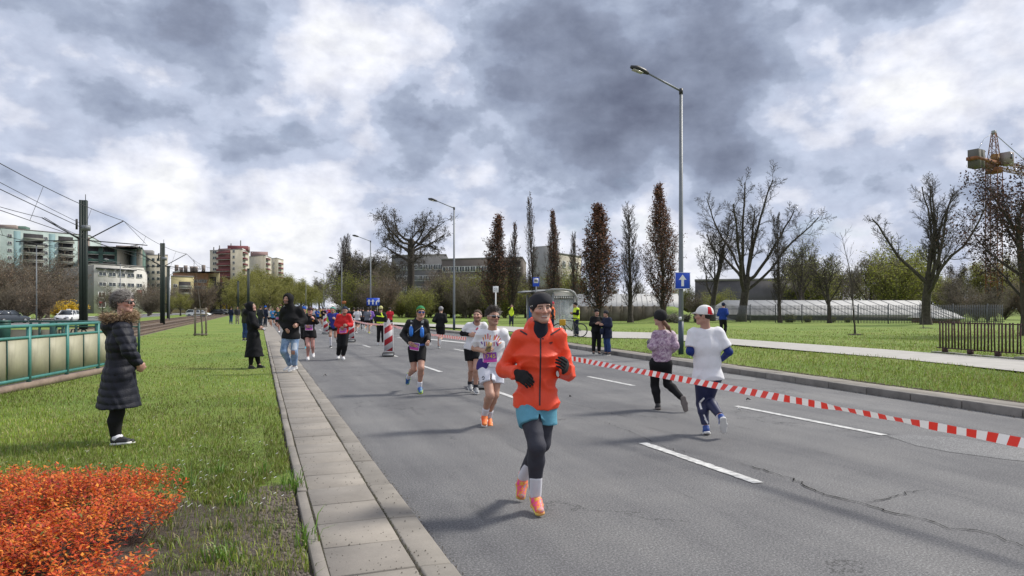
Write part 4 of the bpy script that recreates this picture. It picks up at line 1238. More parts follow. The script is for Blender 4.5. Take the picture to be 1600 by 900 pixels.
# --- tram masts and wires
def mast(u, Z, vt, label, arms=True, xoff=True):
    x, y = D(u, Z)
    H = HZ(vt, Z) - .1
    t = thing('catenary_mast', label, 'tram mast', (x, y, .1), 0, 'catenary masts of the tram line')
    mb = MB().box((0, 0, H / 2 - .2), (.14, .24, H + .4))
    p = put('mast', mb.me('mast'), m_pole_g, t)
    f = MB()
    for s in (-1, 1): f.box((s * .13, 0, H / 2 - .2), (.13, .30, H + .399))
    f.put('flanges', m_pole_g, t)
    if arms:
        for s in (-1, 1):
            a = MB()
            a.tube([(s * .2, 0, 5.55), (s * 2.05, 0, 6.72)], .035, 6).tube([(s * .2, 0, 5.5), (s * 3.3, 0, 5.32)], .032, 6)
            a.tube([(s * .2, .1, 5.6), (s * 1.95, .05, 6.75)], .02, 5) if s < 0 else a.tube([(s * 2.05, 0, 6.72), (s * 3.2, 0, 5.42)], .012, 4)
            a.put('bracket_arm', m_wire, t)
            r = MB().tube([(s * 3.0, 0, 5.36), (s * 2.2, 0, 5.2), (s * 1.5, 0, 5.12)], .018, 5)
            r.put('registration_arm', m_wire, t)
        MB().tube([(-.05, -.22, 6.2), (.38, -.22, 6.2)], [.17, .17], 12).put('tension_drum', m_galv, t, True)
        MB().tube([(-.30, -.2, 6.1), (-.30, -.2, 6.7)], [.06, .06], 8).put('insulator', m_wire, t, True)
        MB().tube([(.1, 0, H - .05), (.1, 0, H + .35)], .02, 5).put('spike', m_wire, t)
    else:
        MB().box((0, 0, H + .02), (.5, .36, .05)).put('cap', m_pole_g, t)
    return t, x, y, H
m1 = mast(130.5, 39.6, 313, 'nearest dark green catenary mast behind the railing')
m2 = mast(254, 64, 380, 'second dark catenary mast with bracket arms beside the tracks')
mast(263, 100, 416, 'third dark mast without arms, directly right of the second mast', False)
mast(388, 107, 420, 'dark mast rising behind the woman in the long black coat', False)
mast(372, 150, 439, 'dark mast left of the one above the black-coated woman', False)
mast(397, 165, 445, 'short dark mast right of the one above the black-coated woman', False)
mast(413, 165, 443, 'grey mast between the black coat and the hooded man', False)
mast(430, 205, 452, 'bluish grey mast farthest along the line beside the hooded man', False)
def wire(pts, r, label, sag=.3, group='overhead tram wires', n=14, drop=None):
    P = []
    for a, c in zip(pts[:-1], pts[1:]):
        for i in range(n):
            t = i / n
            P.append((a[0] + (c[0] - a[0]) * t, a[1] + (c[1] - a[1]) * t, a[2] + (c[2] - a[2]) * t - sag * 4 * t * (1 - t)))
    P.append(pts[-1])
    o = MB().tube(P, r, 4).put('overhead_wire', m_wire)
    tag(o, label, 'wire', group)
    return o
x1, y1 = m1[1], m1[2]
x2, y2 = m2[1], m2[2]
x0, y0 = x1 + (x1 - x2) * .9, y1 - (y2 - y1) * 1.1
x3, y3 = x2 + .9, y2 + 24
def msg(dx, z, n=4): return [(a + dx, b_, z) for a, b_ in ((x0, y0), (x1, y1), (x2, y2), (x3, y3))[:n]]
wire(msg(2.05, 6.82), .016, 'upper overhead wire of the right-hand tram track', .35)
wire(msg(1.6, 5.15), .014, 'lower contact wire of the right-hand tram track', .05)
wire(msg(-2.05, 6.82), .016, 'upper overhead wire of the left-hand tram track', .35)
wire(msg(-1.6, 5.15), .014, 'lower contact wire of the left-hand tram track', .05)
wire([(x0 - .6, y0, 7.4), (x1, y1, 6.3)], .02, 'thick feeder cable running up from the drum of the nearest mast', .1)
wire([(x0 + .5, y0, 7.2), (x1 - .2, y1, 6.6)], .014, 'thin anchoring wire left of the nearest mast', .1)
dm = MB()
for dx in (2.05, -2.05):
    for i in range(3):
        a, c = [((x0, y0), (x1, y1)), ((x1, y1), (x2, y2)), ((x2, y2), (x3, y3))][i]
        for k in range(1, 4):
            t = k / 4
            xa, ya = a[0] + (c[0] - a[0]) * t, a[1] + (c[1] - a[1]) * t
            dm.tube([(xa + dx, ya, 6.82 - .35 * 4 * t * (1 - t)), (xa + dx * .78, ya, 5.15 - .05 * 4 * t * (1 - t))], .009, 3)
tag(dm.put('dropper_wires', m_wire), 'thin vertical droppers hanging between the upper and lower tram wires', 'wire', 'overhead tram wires')
# --- green railing with clouded panels beside the tram stop
m_panel = mat('clouded_panel', (.43, .41, .295), .5, .10, .9, col2=(.31, .30, .22), spec=.25)
_B = NB(m_panel.node_tree)
_t = _B.vm('MULTIPLY', _B.n('ShaderNodeTexCoord').outputs['Object'], (1, 1, .22))
_p = m_panel.node_tree.nodes['Principled BSDF']
_src = _p.inputs['Base Color'].links[0].from_socket
_B.link(_B.mix(_B.m('MULTIPLY', _B.m('SUBTRACT', _B.noise(_t, 9.0, 6, .7), .5), 2.2, clamp=True), _src, (.17, .165, .125)), _p.inputs['Base Color'])
A, Bq = np.array(D(45, 13.3)), np.array(D(153, 16.3))
dv = (Bq - A) / np.linalg.norm(Bq - A)
bay = np.linalg.norm(Bq - A) / 2
base = A - dv * bay * 3
rl = thing('railing', 'teal railing with clouded beige panels behind the woman in the quilted coat', 'railing', (base[0], base[1], .16), math.atan2(dv[1], dv[0]))
NB_ = 6
Lr = bay * NB_
MB().tube([(-.1, 0, 1.15), (Lr + .1, 0, 1.15)], .034, 10).put('handrail', m_teal, rl, True)
MB().box((Lr / 2, 0, .93), (Lr - .08, .045, .05)).put('upper_rail', m_teal, rl)
MB().box((Lr / 2, 0, .135), (Lr - .08, .045, .055)).put('lower_rail', m_teal, rl)
MB().box((Lr / 2, .02, .0), (Lr + .2, .22, .12)).put('plinth', mat('plinth_concrete', (.22, .165, .13), .9, .3, 3), rl)
me_post = MB().box((0, 0, .58), (.075, .06, 1.12)).me('post')
me_pan = MB().box((0, 0, .5325), (bay / 2 - .065, .016, .735)).me('panel')
me_joint = MB().box((0, -.012, .5325), (.022, .02, .735)).me('joint_strip')
for k in range(NB_ + 1): put('post', me_post, m_teal, rl, (k * bay, 0, 0))
for k in range(NB_):
    put('panel', me_pan, m_panel, rl, (k * bay + bay * .26, rng.normal(0, .004), 0)); put('panel', me_pan, m_panel, rl, (k * bay + bay * .74, rng.normal(0, .004), 0))
    put('joint_strip', me_joint, m_teal_d, rl, (k * bay + bay * .5, 0, 0))
xa, ya = D(8, 23.6); xb, yb = D(218, 23.6)
L2 = math.dist((xa, ya), (xb, yb))
r2 = thing('railing', 'dark green end railing with a scrawled low panel behind the near railing', 'railing', (xa, ya, .1), math.atan2(yb - ya, xb - xa))
MB().tube([(0, 0, 1.1), (L2, 0, 1.1)], .035, 8).put('handrail', m_teal_d, r2, True)
MB().box((L2 / 2, 0, .92), (L2, .04, .05)).put('middle_rail', m_teal_d, r2)
for u in (12, 48, 62, 98, 119, 150, 185, 217):
    k = (u - 8) / 210 * L2
    MB().box((k, 0, .53), (.06, .06, 1.06)).put('post', m_teal_d, r2)
MB().box((L2 * .36, 0, .53), (.2, .12, 1.1)).put('gate_post', m_teal_d, r2)
MB().box((L2 * .45, .05, .42), (L2 * .86, .03, .80)).put('panel', mat('beige_panel', (.38, .35, .25), .6, .12, 1.2), r2)
plate_text('FVER', 1.05, 'graffiti', mat('graffiti_paint', (.02, .02, .02), .6, 0), r2, (L2 * .505, .033, .66), None)
t = thing('litter_bin', 'dark green bin at the left edge behind the railing', 'bin', (*D(3, 22.5), .1))
MB().tube([(0, 0, .25), (0, 0, 1.05), (0, 0, 1.1)], [.22, .25, .23], 12).put('bin_body', m_teal_d, t, True)
MB().tube([(0, 0, 1.1), (0, 0, 1.16)], [.26, .24], 12).put('lid', m_teal_d, t, True)
MB().tube([(0, 0, 0), (0, 0, .3)], .05, 8).put('stand', m_teal_d, t, True)
# --- staked young tree on the left lawn
t = thing('tree_guard', 'wooden stake frame around a young tree on the left lawn', 'tree guard', (*D(313.5, 39), .1))
m_stake = mat('stake_wood', (.17, .145, .115), .9, .3, 6)
for sx in (-.29, .29):
    for sy in (-.25, .25): MB().tube([(sx, sy, -.1), (sx * .97, sy, 1.6)], .035, 7).put('stake', m_stake, t, True)
for z in (1.5, 1.22):
    for sy in (-.27, .27): MB().box((0, sy, z), (.72, .03, .07)).put('crossbar', m_stake, t)
MB().box((0, 0, .08), (.72, .62, .06)).put('base_frame', m_stake, t)
tree('sapling', 37, round(HZ(407, 39), 2), .05, 316, 39, 'young bare tree standing in the wooden stake frame', name='sapling', mt=m_bark2, zg=.1)
# --- barrier boards with red and white slanted stripes
def stripe_mat(name, red, white, period, slant, ax=(0, 2)):
    m = bpy.data.materials.new(name)
    m.use_nodes = True
    B = NB(m.node_tree)
    p = m.node_tree.nodes['Principled BSDF']
    s = B.n('ShaderNodeSeparateXYZ')
    B.link(B.n('ShaderNodeTexCoord').outputs['Object'], s.inputs[0])
    f = B.m('FRACT', B.m('DIVIDE', B.m('MULTIPLY_ADD', s.outputs[ax[0]], slant, s.outputs[ax[1]]), period))
    c = B.mix(B.m('GREATER_THAN', f, .5), (*red, 1), (*white, 1))
    B.link(c, p.inputs['Base Color'])
    p.inputs['Roughness'].default_value = .45
    return m
m_board = stripe_mat('barrier_stripes', (.42, .02, .03), (.62, .62, .63), .46, -.62)
BAR = []
def barrier(u, v, label, z=0.0):
    Z = CAM_H * FPX / (v - HOR)
    x, y = D(u, Z)
    t = thing('barrier_board', label, 'barrier', (x, y, z + .02), R_(-12), 'red and white barrier boards on the lane line')
    bevel(MB().box((0, 0, .06), (.46, .78, .12)).put('base', m_rubber, t), .03, 2)
    MB().box((0, -.395, .055), (.40, .012, .08)).put('reflector', m_grey, t)
    fr = MB()
    for s in (-1, 1): fr.box((s * .175, 0, .70), (.03, .07, 1.12))
    fr.box((0, 0, .155), (.32, .069, .03)).box((0, 0, 1.245), (.32, .069, .03))
    fr.prism([(-.19, -.035), (.19, -.035), (.19, .035), (-.19, .035)], 1.2605, 1.275)
    fr.box((0, 0, 1.31), (.12, .05, .08)).box((0, 0, 1.38), (.05, .04, .08))
    bevel(put('frame', fr.me('frame'), m_white, t), .008, 1)
    MB().box((0, 0, .70), (.318, .03, 1.058)).put('striped_board', m_board, t)
    t.scale = (.88, .88, .90)
    BAR.append((x, y))
    return t
barrier(509, 522, 'farthest striped barrier, beside the runner with the mint headband')
barrier(549, 534.5, 'striped barrier partly hidden by the runner in the red jacket')
barrier(607, 556.5, 'striped barrier standing alone in front of the yellow-black spectator')
barrier(749, 606, 'striped barrier mostly hidden behind the bearded runner')
m_tape = attr_mat('barrier_tape', .4, trans=.2)
def tape(P0, P1, label, w=.075, seg=.075, sag=.1, tw=.5, seed=0):
    r = np.random.default_rng(seed)
    P0, P1 = np.array(P0, float), np.array(P1, float)
    L = np.linalg.norm(P1 - P0)
    n = int(L / seg)
    d = (P1 - P0) / L
    side = np.cross(d, [0, 0, 1.0])
    V, Q, C = [], [], []
    ph = r.uniform(0, 6)
    def pt(s, e):
        t = min(max(s / L, 0), 1)
        c = P0 + (P1 - P0) * t - np.array([0, 0, 1.0]) * sag * 4 * t * (1 - t)
        a = tw * math.sin(ph + s * .9) + .35 * math.sin(s * 2.3) + .18 * math.sin(s * 11.0)
        return c + e * w / 2 * (np.array([0, 0, 1.0]) * math.cos(a) + side * math.sin(a))
    for i in range(n):
        for k in range(2):
            s0, s1 = (i + k * .5) * seg, (i + k * .5 + .5) * seg
            b0 = len(V)
            V += [pt(s0, -1), pt(s1, -1), pt(s1 + .022, 1), pt(s0 + .022, 1)]
            Q.append([b0, b0 + 1, b0 + 2, b0 + 3])
            C += [(.72, .045, .03) if i % 2 else (.78, .77, .76)] * 4
    o = put('barrier_tape', mesh('barrier_tape', V, np.array(Q), np.array(C)), m_tape)
    return tag(o, label, 'barrier tape', 'red and white tapes strung between barriers')
B0, B1, B2, B3 = BAR
E = D(1780, 4.35)
tape((B3[0], B3[1], .97), (*E, .655), 'long striped tape crossing the road from mid-picture to the right edge', sag=.0, tw=.55, seed=4)
tape((B2[0], B2[1], 1.10), (B3[0], B3[1], 1.0), 'striped tape sagging from the lone barrier to the bearded runner', sag=.08, seed=2)
tape((B1[0], B1[1], 1.10), (B2[0], B2[1], 1.10), 'pale striped tape behind the yellow-black spectator', sag=.08, seed=3)
tape((B0[0], B0[1], 1.10), (B1[0], B1[1], 1.10), 'distant striped tape between the two farthest barriers', sag=.08, seed=5)
# --- traffic signs
def arrow_mesh(kind, s):
    if kind == 'up':
        P = [(-.09, -.38), (.09, -.38), (.09, .06), (.26, .06), (0, .42), (-.26, .06), (-.09, .06)]
    else:
        P = [(-.14, -.38), (.02, -.38), (.02, -.10), (.06, .0), (.16, .06), (.22, .06), (.22, -.12), (.46, .16), (.22, .42), (.22, .24), (.08, .24), (-.06, .16), (-.14, .0)]
    me = bpy.data.meshes.new('arrow')
    me.from_pydata([(x * s, 0, y * s) for x, y in P], [], [list(range(len(P)))])
    return me
t = thing('arrow_sign', 'square blue sign with a white upward arrow on the tall lamp post', 'road sign', (*D(1066.5, 21.95), HZ(438.5, 21.95)), -YAW)
bevel(MB().box((0, 0, 0), (.50, .02, .54)).put('plate', m_blue_sign, t), .008, 1)
put('border', MB().box((0, -.0135, .258), (.47, .006, .012)).box((0, -.0135, -.258), (.47, .006, .012)).box((.238, -.0135, 0), (.012, .006, .50)).box((-.238, -.0135, 0), (.012, .006, .50)).me('border'), m_sign_white, t)
put('arrow', arrow_mesh('up', .47), m_sign_white, t, (0, -.0145, 0))
MB().box((0, .035, 0), (.2, .05, .06)).put('clamp', m_galv, t)
t = thing('lane_sign', 'wide blue sign with two straight arrows and one right-turn arrow', 'road sign', (*D(583, 70.2), HZ(471.5, 70.2)), -YAW)
MB().box((0, 0, 0), (1.32, .04, .78)).put('plate', m_blue_sign, t)
for k, kd in ((-.42, 'up'), (-.02, 'up'), (.38, 'right')): put('arrow', arrow_mesh(kd, .70), m_sign_white, t, (k, -.028, -.02))
MB().tube([(.42, .04, -.4), (.42, .04, HZ(471.5, 70.2) * -1 + .1)], .035, 7).put('post', m_galv, t, True)
t = thing('bus_stop_sign', 'blue bus stop sign above the head of the runner in orange', 'road sign', (*D(837.5, 35.5), 0), -YAW)
MB().tube([(0, .03, .1), (0, .03, HZ(433, 35.5))], .03, 8).put('post', m_galv, t, True)
z = HZ(440.5, 35.5)
bevel(MB().box((0, 0, z), (.34, .02, .47)).put('plate', m_blue_sign, t), .02, 2)
MB().box((0, -.013, z + .06), (.24, .006, .24)).put('white_field', m_sign_white, t)
mb = MB().box((0, -.018, z + .055), (.19, .004, .07)).box((0, -.018, z + .125), (.19, .004, .025))
mb.put('bus_symbol', m_black, t)
t = thing('information_sign', 'small square white sign on a grey post left of the bus shelter', 'road sign', (*D(774.5, 33.5), .2), -YAW)
zt = HZ(447, 33.5) - .2
MB().tube([(0, .02, -.1), (0, .02, zt)], .03, 8).put('post', m_white, t, True)
bevel(MB().box((0, 0, zt - .16), (.27, .018, .30)).put('plate', m_sign_white, t), .01, 1)
mb = MB()
for a, c in ((-.05, .04), (.03, .05), (-.02, -.03), (.05, -.02), (-.06, -.05)): mb.box((a, -.0115, zt - .16 + c), (.05, .003, .025))
mb.put('symbol', m_grey, t)
t = thing('orange_sign', 'small orange board far off beside the lamp near the white tent', 'road sign', (*D(537.5, 100), HZ(472.5, 100)), -YAW)
MB().box((0, 0, 0), (.62, .04, .42)).put('plate', mat('sign_orange', (.42, .14, .05), .6, .1), t)
MB().tube([(0, .04, -.2), (0, .04, -2.3)], .03, 6).put('post', m_galv, t)
t = thing('small_plate', 'tiny white plate with a mark low on the tall lamp post', 'sign', (*D(1062.8, 21.98), HZ(497.5, 21.98)), -YAW)
MB().box((0, 0, 0), (.085, .008, .10)).put('plate', m_sign_white, t)
MB().box((0, -.0055, 0), (.012, .003, .05)).put('mark', m_blue_sign, t)
# --- bus shelter
m_glass = mat('shelter_glass', (.55, .60, .60), .08, 0, alpha=.35)
t = thing('bus_shelter', 'grey bus shelter with a curved roof and a blue poster, behind the orange runner', 'bus shelter', (14.45, 33.0, .22), R_(-2))
for (x, y) in ((.06, 0), (.06, 4.0), (1.28, 0), (1.28, 4.0), (1.28, 2.0)): MB().box((x, y, 1.12), (.09, .09, 2.24)).put('post', m_grey, t)
prof = [(-.45, 2.36), (-.1, 2.42), (.5, 2.43), (.95, 2.38), (1.18, 2.26), (1.30, 2.05), (1.33, 1.85)]
mb = MB()
V = [(x, y, z) for x, z in prof for y in (-.25, 4.25)] + [(x, y, z - .05) for x, z in prof for y in (-.25, 4.25)]
n = len(prof)
Q = [[2 * i, 2 * i + 1, 2 * i + 3, 2 * i + 2] for i in range(n - 1)] + [[2 * n + 2 * i, 2 * n + 2 * i + 2, 2 * n + 2 * i + 3, 2 * n + 2 * i + 1] for i in range(n - 1)]
Q += [[2 * i, 2 * i + 2, 2 * n + 2 * i + 2, 2 * n + 2 * i] for i in range(n - 1)] + [[2 * i + 1, 2 * n + 2 * i + 1, 2 * n + 2 * i + 3, 2 * i + 3] for i in range(n - 1)]
put('roof', mesh('roof', V, np.array(Q)), m_grey, t)
rb = MB()
for y in (-.24, 1.9, 4.24): rb.tube([(x, y, z + .01) for x, z in prof], .045, 6)
rb.put('roof_rib', m_grey, t)
MB().box((1.29, 1.0, 1.08), (.012, 1.86, 1.6)).put('pane', m_glass, t); MB().box((1.29, 3.0, 1.08), (.012, 1.86, 1.6)).put('pane', m_glass, t)
fb = MB()
for k in range(9): fb.box((.15 + k * .125, -.005, 2.02), (.06, .012, .09))
fb.box((.67, .0, 2.12), (1.1, .02, .05)).put('frosted_band', m_sign_white, t)
MB().box((.67, 0, 2.26), (1.13, .015, .22)).put('end_panel', m_sign_white, t)
MB().box((.67, .0, 1.15), (1.08, .01, 1.5)).put('end_pane', m_glass, t)
ps = MB().box((.55, 4.05, 1.15), (1.0, .14, 1.9)).put('poster_case', m_grey, t)
MB().box((.55, 3.974, 1.2), (.84, .01, 1.6)).put('poster', mat('poster_blue', (.02, .14, .42), .4, .3, 2.5, col2=(.03, .22, .55)), ps)
MB().box((.55, 3.967, 1.83), (.84, .004, .12)).put('poster_band', mat('poster_yellow', (.70, .50, .06), .4, .1), ps)
MB().box((.55, 3.967, 1.45), (.5, .004, .05)).box((.50, 3.967, 1.33), (.36, .004, .04)).put('poster_lines', m_sign_white, ps)
MB().box((.55, 3.967, .55), (.84, .004, .26)).put('poster_foot', m_sign_white, ps)
MB().box((1.0, 2.0, .47), (.36, 2.6, .04)).put('bench_seat', mat('bench_wood', (.2, .12, .06), .7, .2), t)
for y in (.9, 3.1): MB().box((1.0, y, .22), (.06, .06, .46)).put('bench_leg', m_grey, t)
MB().box((1.22, .9, 1.5), (.04, .5, .7)).put('timetable', m_sign_white, t)
# --- paling fence, rusty fence
def fence_line(A, Bq):
    A, Bq = np.array(A), np.array(Bq)
    L = float(np.linalg.norm(Bq - A))
    return A, L, math.atan2(*(Bq - A)[::-1])
A, L, rz = fence_line(D(1098, 73), D(1570, 58))
t = thing('paling_fence', 'long grey metal paling fence in front of the white shed roofs', 'fence', (*A, .2), rz)
nb = int(L / .125)
mb = MB()
for k in range(nb):
    x = k * .125
    if x % 2.5 < .07: continue
    mb.prism([(x, -.012), (x + .06, -.012), (x + .06, .012), (x, .012)], .08, 1.72)
    mb.add([(x, -.012, 1.72), (x + .06, -.012, 1.72), (x + .06, .012, 1.72), (x, .012, 1.72), (x + .03, 0, 1.80)], None, [[0, 1, 4], [1, 2, 4], [2, 3, 4], [3, 0, 4]])
m_pale = mat('pale_steel', (.12, .125, .13), .55, .2, 2)
stuff(mb.put('pales', m_pale, t))
for z in (.35, 1.4): MB().box((L / 2, .03, z), (L, .03, .05)).put('rail', m_pale, t)
for k in range(int(L / 2.5) + 1): MB().box((k * 2.5, .02, .9), (.09, .09, 1.95)).put('post', m_pale, t)
A, L, rz = fence_line(D(1465, 21.9), D(1700, 17.2))
t = thing('rusty_fence', 'rusty brown bar fence on a low concrete base at the right', 'fence', (*A, .2), rz)
m_rust = mat('rusty_bar', (.075, .028, .022), .8, .5, 9, .3, 30, col2=(.035, .022, .022))
mpl = mat('mossy_concrete', (.30, .29, .26), .95, .35, 2.2, .5, 14, col2=(.16, .16, .12))
pm = MB().box((0, 0, .605), (.034, .034, .86)).me('bar')
x = .0
while x < L:
    put('bar', pm, m_rust, t, (x + .1, rng.normal(0, .004), rng.normal(.0, .006)), (rng.normal(0, .008), rng.normal(0, .012), rng.uniform(0, .6)))
    x += .118
MB().box((L / 2, 0, .20), (L, .05, .03)).put('rail', m_rust, t); MB().box((L / 2, .02, 1.0), (L, .025, .03)).put('rail', m_rust, t)
x = .3
while x < L:
    MB().box((x, 0, .13), (.12, .13, .12)).put('foot', m_rust, t)
    x += .95
x = -.12
while x < L:
    w_ = rng.uniform(.9, 1.3)
    bevel(MB().box((x + w_ / 2, 0, -.05), (w_ - .02, .3, .25)).put('base_block', mpl, t, rot=(0, rng.normal(0, .006), rng.normal(0, .01))), .02, 2)
    x += w_
# --- white tent, crane, cars, bicycle
t = thing('tent', 'white pavilion tent far along the course behind the runners', 'tent', (*D(521, 118), 0), -.2)
t.scale = (1.1, 1.1, 1.22)
V = [(-1.6, -1.6, 1.42), (1.6, -1.6, 1.42), (1.6, 1.6, 1.42), (-1.6, 1.6, 1.42), (0, 0, 2.15)]
put('canopy', mesh('canopy', V + [(x, y, 1.2) for x, y, z in V[:4]], [np.array([[0, 5, 6, 1], [1, 6, 7, 2], [2, 7, 8, 3], [3, 8, 5, 0]]), np.array([[0, 1, 4], [1, 2, 4], [2, 3, 4], [3, 0, 4]])]), mat('tent_fabric', (.82, .82, .82), .7, .03), t)
for sx in (-1.55, 1.55):
    for sy in (-1.55, 1.55): MB().tube([(sx, sy, 0), (sx, sy, 1.4)], .03, 6).put('leg', m_white, t)
m_crane = mat('crane_rust_yellow', (.22, .085, .035), .7, .3, 1.2)
m_crane2 = mat('crane_ochre', (.26, .15, .045), .7, .3, 1.0)
cx, cy = D(1553, 110)
t = thing('tower_crane', 'rusty yellow tower crane rising behind the dark-leaved tree', 'crane', (cx, cy, 0), 0)
def lattice(name, P0, P1, w0, w1, n, r, m, side=None):
    P0, P1 = np.array(P0, float), np.array(P1, float)
    d = P1 - P0
    d /= np.linalg.norm(d)
    s1 = np.cross(d, [0, 0, 1.0]) if abs(d[2]) < .9 else np.array(side if side is not None else (1., 0, 0))
    s1 /= np.linalg.norm(s1)
    s2 = np.cross(d, s1)
    mb = MB()
    cs = ((-1, -1), (1, -1), (1, 1), (-1, 1))
    pt = lambda i, k: P0 + (P1 - P0) * i / n + (s1 * cs[k][0] + s2 * cs[k][1]) * (w0 + (w1 - w0) * i / n) / 2
    for k in range(4):
        mb.tube([pt(0, k), pt(n, k)], r, 4)
        for i in range(n):
            mb.tube([pt(i, k), pt(i + 1, (k + 1) % 4)] if i % 2 else [pt(i, (k + 1) % 4), pt(i + 1, k)], r * .6, 3)
            mb.tube([pt(i, k), pt(i, (k + 1) % 4)], r * .5, 3)
    return mb.put(name, m, t)
jd = RT * .85 + FW * .53
jd = np.array([jd[0], jd[1], 0])
sdv = np.array([-jd[1], jd[0], 0])
HJ = HZ(258, 110)
lattice('mast', (0, 0, 0), (0, 0, HJ - 1), 1.7, 1.7, 16, .085, m_crane, jd)
MB().tube([(0, 0, HJ - 1.3), (0, 0, HJ - .5)], [1.0, 1.25], 12).put('slewing_ring', m_crane, t)
lattice('peak', (0, 0, HJ), (0, 0, HZ(208, 110)), 1.5, .5, 5, .075, m_crane, jd)
MB().box((0, 0, HZ(207, 110)), (.5, .5, .6)).put('peak_cap', m_grey, t)
rzc = math.atan2(jd[1], jd[0])
MB().box(-jd * 3.4 + np.array([0, 0, HJ + .25]), (8.0, 1.5, .5), rzc).put('counter_jib', m_crane, t)
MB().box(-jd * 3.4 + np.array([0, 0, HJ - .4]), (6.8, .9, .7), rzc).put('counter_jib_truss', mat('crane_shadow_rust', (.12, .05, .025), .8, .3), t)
for k in (5.2, 6.4):
    MB().box(-jd * k + np.array([0, 0, HJ + .3]), (1.0, 1.5, 2.8), rzc).put('counterweight', plaster('weight_concrete', (.13, .122, .11)), t)
cb = MB().box(jd * 1.3 + sdv * -1.3 + np.array([0, 0, HJ + .9]), (1.5, 1.4, 2.0), rzc).put('cab', mat('crane_cab_paint', (.28, .235, .22), .6, .2), t)
MB().box(jd * 1.3 + sdv * -2.015 + np.array([0, 0, HJ + 1.2]), (.9, .03, .9), rzc).put('cab_window', m_glass_far, cb)
MB().box(jd * .4 + np.array([0, 0, HJ + .8]), (.9, .9, 2.0), rzc).put('winch_box', m_crane2, t)
lattice('jib', jd * .8 + np.array([0, 0, HJ + .2]), jd * 26 + np.array([0, 0, HJ + .2]), 1.2, 1.0, 20, .08, m_crane2)
tb = MB()
top_ = np.array([0, 0, HZ(208, 110)])
tb.tube([top_, jd * 15 + np.array([0, 0, HJ + .9])], .07, 4).tube([top_, -jd * 3.2 + np.array([0, 0, HJ + 3.9]), -jd * 5.6 + np.array([0, 0, HJ + 1.4])], .035, 4)
tb.put('tie_bar', m_grey, t)
rl_ = MB()
for k in range(5): rl_.tube([-jd * (1.2 + k * .8) + sdv * .7 + np.array([0, 0, HJ + .5]), -jd * (1.2 + k * .8) + sdv * .7 + np.array([0, 0, HJ + 1.5])], .03, 4)
rl_.tube([-jd * 1.2 + sdv * .7 + np.array([0, 0, HJ + 1.5]), -jd * 4.4 + sdv * .7 + np.array([0, 0, HJ + 1.5])], .03, 4)
rl_.put('guard_rail', m_crane, t)
def car(label, u, Z, rz, paint, kind='sedan', taxi=False, z=0.0):
    x, y = D(u, Z)
    t = thing('car', label, 'car', (x, y, z), rz)
    hl = 2.2
    # stations along the length (y): half width, lower z, belt z
    st = [(-2.2, .62, .34, .52), (-2.08, .80, .24, .70), (-1.5, .87, .20, .82), (-.7, .89, .19, .90), (.6, .89, .19, .93), (1.5, .87, .22, .95), (2.05, .80, .28, .92), (2.2, .66, .40, .80)]
    V, Q = [], []
    for (yy, w, z0, z1) in st:
        V += [(-w * .86, yy, z0), (-w, yy, z0 + .18), (-w, yy, (z0 + z1) / 2 + .08), (-w * .90, yy, z1), (w * .90, yy, z1), (w, yy, (z0 + z1) / 2 + .08), (w, yy, z0 + .18), (w * .86, yy, z0)]
    for i in range(len(st) - 1):
        for k in range(8): Q.append([i * 8 + k, i * 8 + (k + 1) % 8, i * 8 + 8 + (k + 1) % 8, i * 8 + 8 + k])
    e = (len(st) - 1) * 8
    Q += [[0, 3, 2, 1], [0, 7, 4, 3], [7, 6, 5, 4], [e, e + 1, e + 2, e + 3], [e, e + 3, e + 4, e + 7], [e + 7, e + 4, e + 5, e + 6]]
    me = mesh('body', V, np.array(Q), smooth=True)
    o = put('body', me, paint, t)
    bevel(o, .03, 2)
    y0, y1, y2, y3 = ((-.95, -.25, 1.05, 1.85) if kind == 'sedan' else (-1.0, -.3, 1.6, 2.1))
    cab = [(-.80, y0, .88), (.80, y0, .88), (.80, y3, .93), (-.80, y3, .93), (-.60, y1, 1.42), (.60, y1, 1.42), (.60, y2, 1.42), (-.60, y2, 1.42)]
    put('cabin_glass', mesh('cabin_glass', cab, np.array(MB.BQ)), m_glass_far, t)
    mb = MB()
    mb.prism([(-.62, y1 - .03), (.62, y1 - .03), (.62, y2 + .03), (-.62, y2 + .03)], 1.405, 1.455)
    for s in (-1, 1):
        for (a, c) in (((.80 * s, y0, .89), (.61 * s, y1, 1.43)), ((.80 * s, y3, .94), (.61 * s, y2, 1.43)), ((.815 * s, (y0 + y3) / 2 - .1, .9), (.615 * s, (y1 + y2) / 2 - .1, 1.42))): mb.tube([a, c], .045, 5)
    bevel(put('roof', mb.me('roof'), paint, t), .02, 2)
    for sx in (-1, 1):
        for yy in (-1.38, 1.32):
            wv_ = MB().tube([(sx * .72, yy, .31), (sx * .90, yy, .31)], .31, 16).put('wheel', m_rubber, t, False)
            MB().tube([(sx * .895, yy, .31), (sx * .912, yy, .31)], .2, 10).put('rim', m_galv, wv_)
        bevel(MB().box((sx * .60, -2.12, .62), (.36, .16, .14)).put('headlight', mat('headlight_glass', (.55, .57, .6), .1, .05), t), .03, 1)
        MB().box((sx * .62, 2.12, .78), (.34, .14, .14)).put('tail_light', mat('tail_light_red', (.35, .01, .01), .2, .05), t)
        MB().box((sx * .95, -.72, .98), (.16, .12, .12)).put('mirror', paint, t)
    MB().box((0, -2.15, .44), (1.1, .12, .16)).put('grille', m_black, t)
    MB().box((0, -2.215, .47), (.5, .02, .11)).put('number_plate', m_sign_white, t)
    if taxi: bevel(MB().box((0, .2, 1.52), (.42, .16, .14)).put('roof_sign', m_sign_white, t), .03, 2)
    return t
m_carw = mat('white_car_paint', (.72, .73, .74), .25, .02, 1); m_carg = mat('dark_grey_car_paint', (.05, .06, .075), .22, .05, 1); m_carb = mat('black_car_paint', (.025, .027, .03), .25, .05, 1)
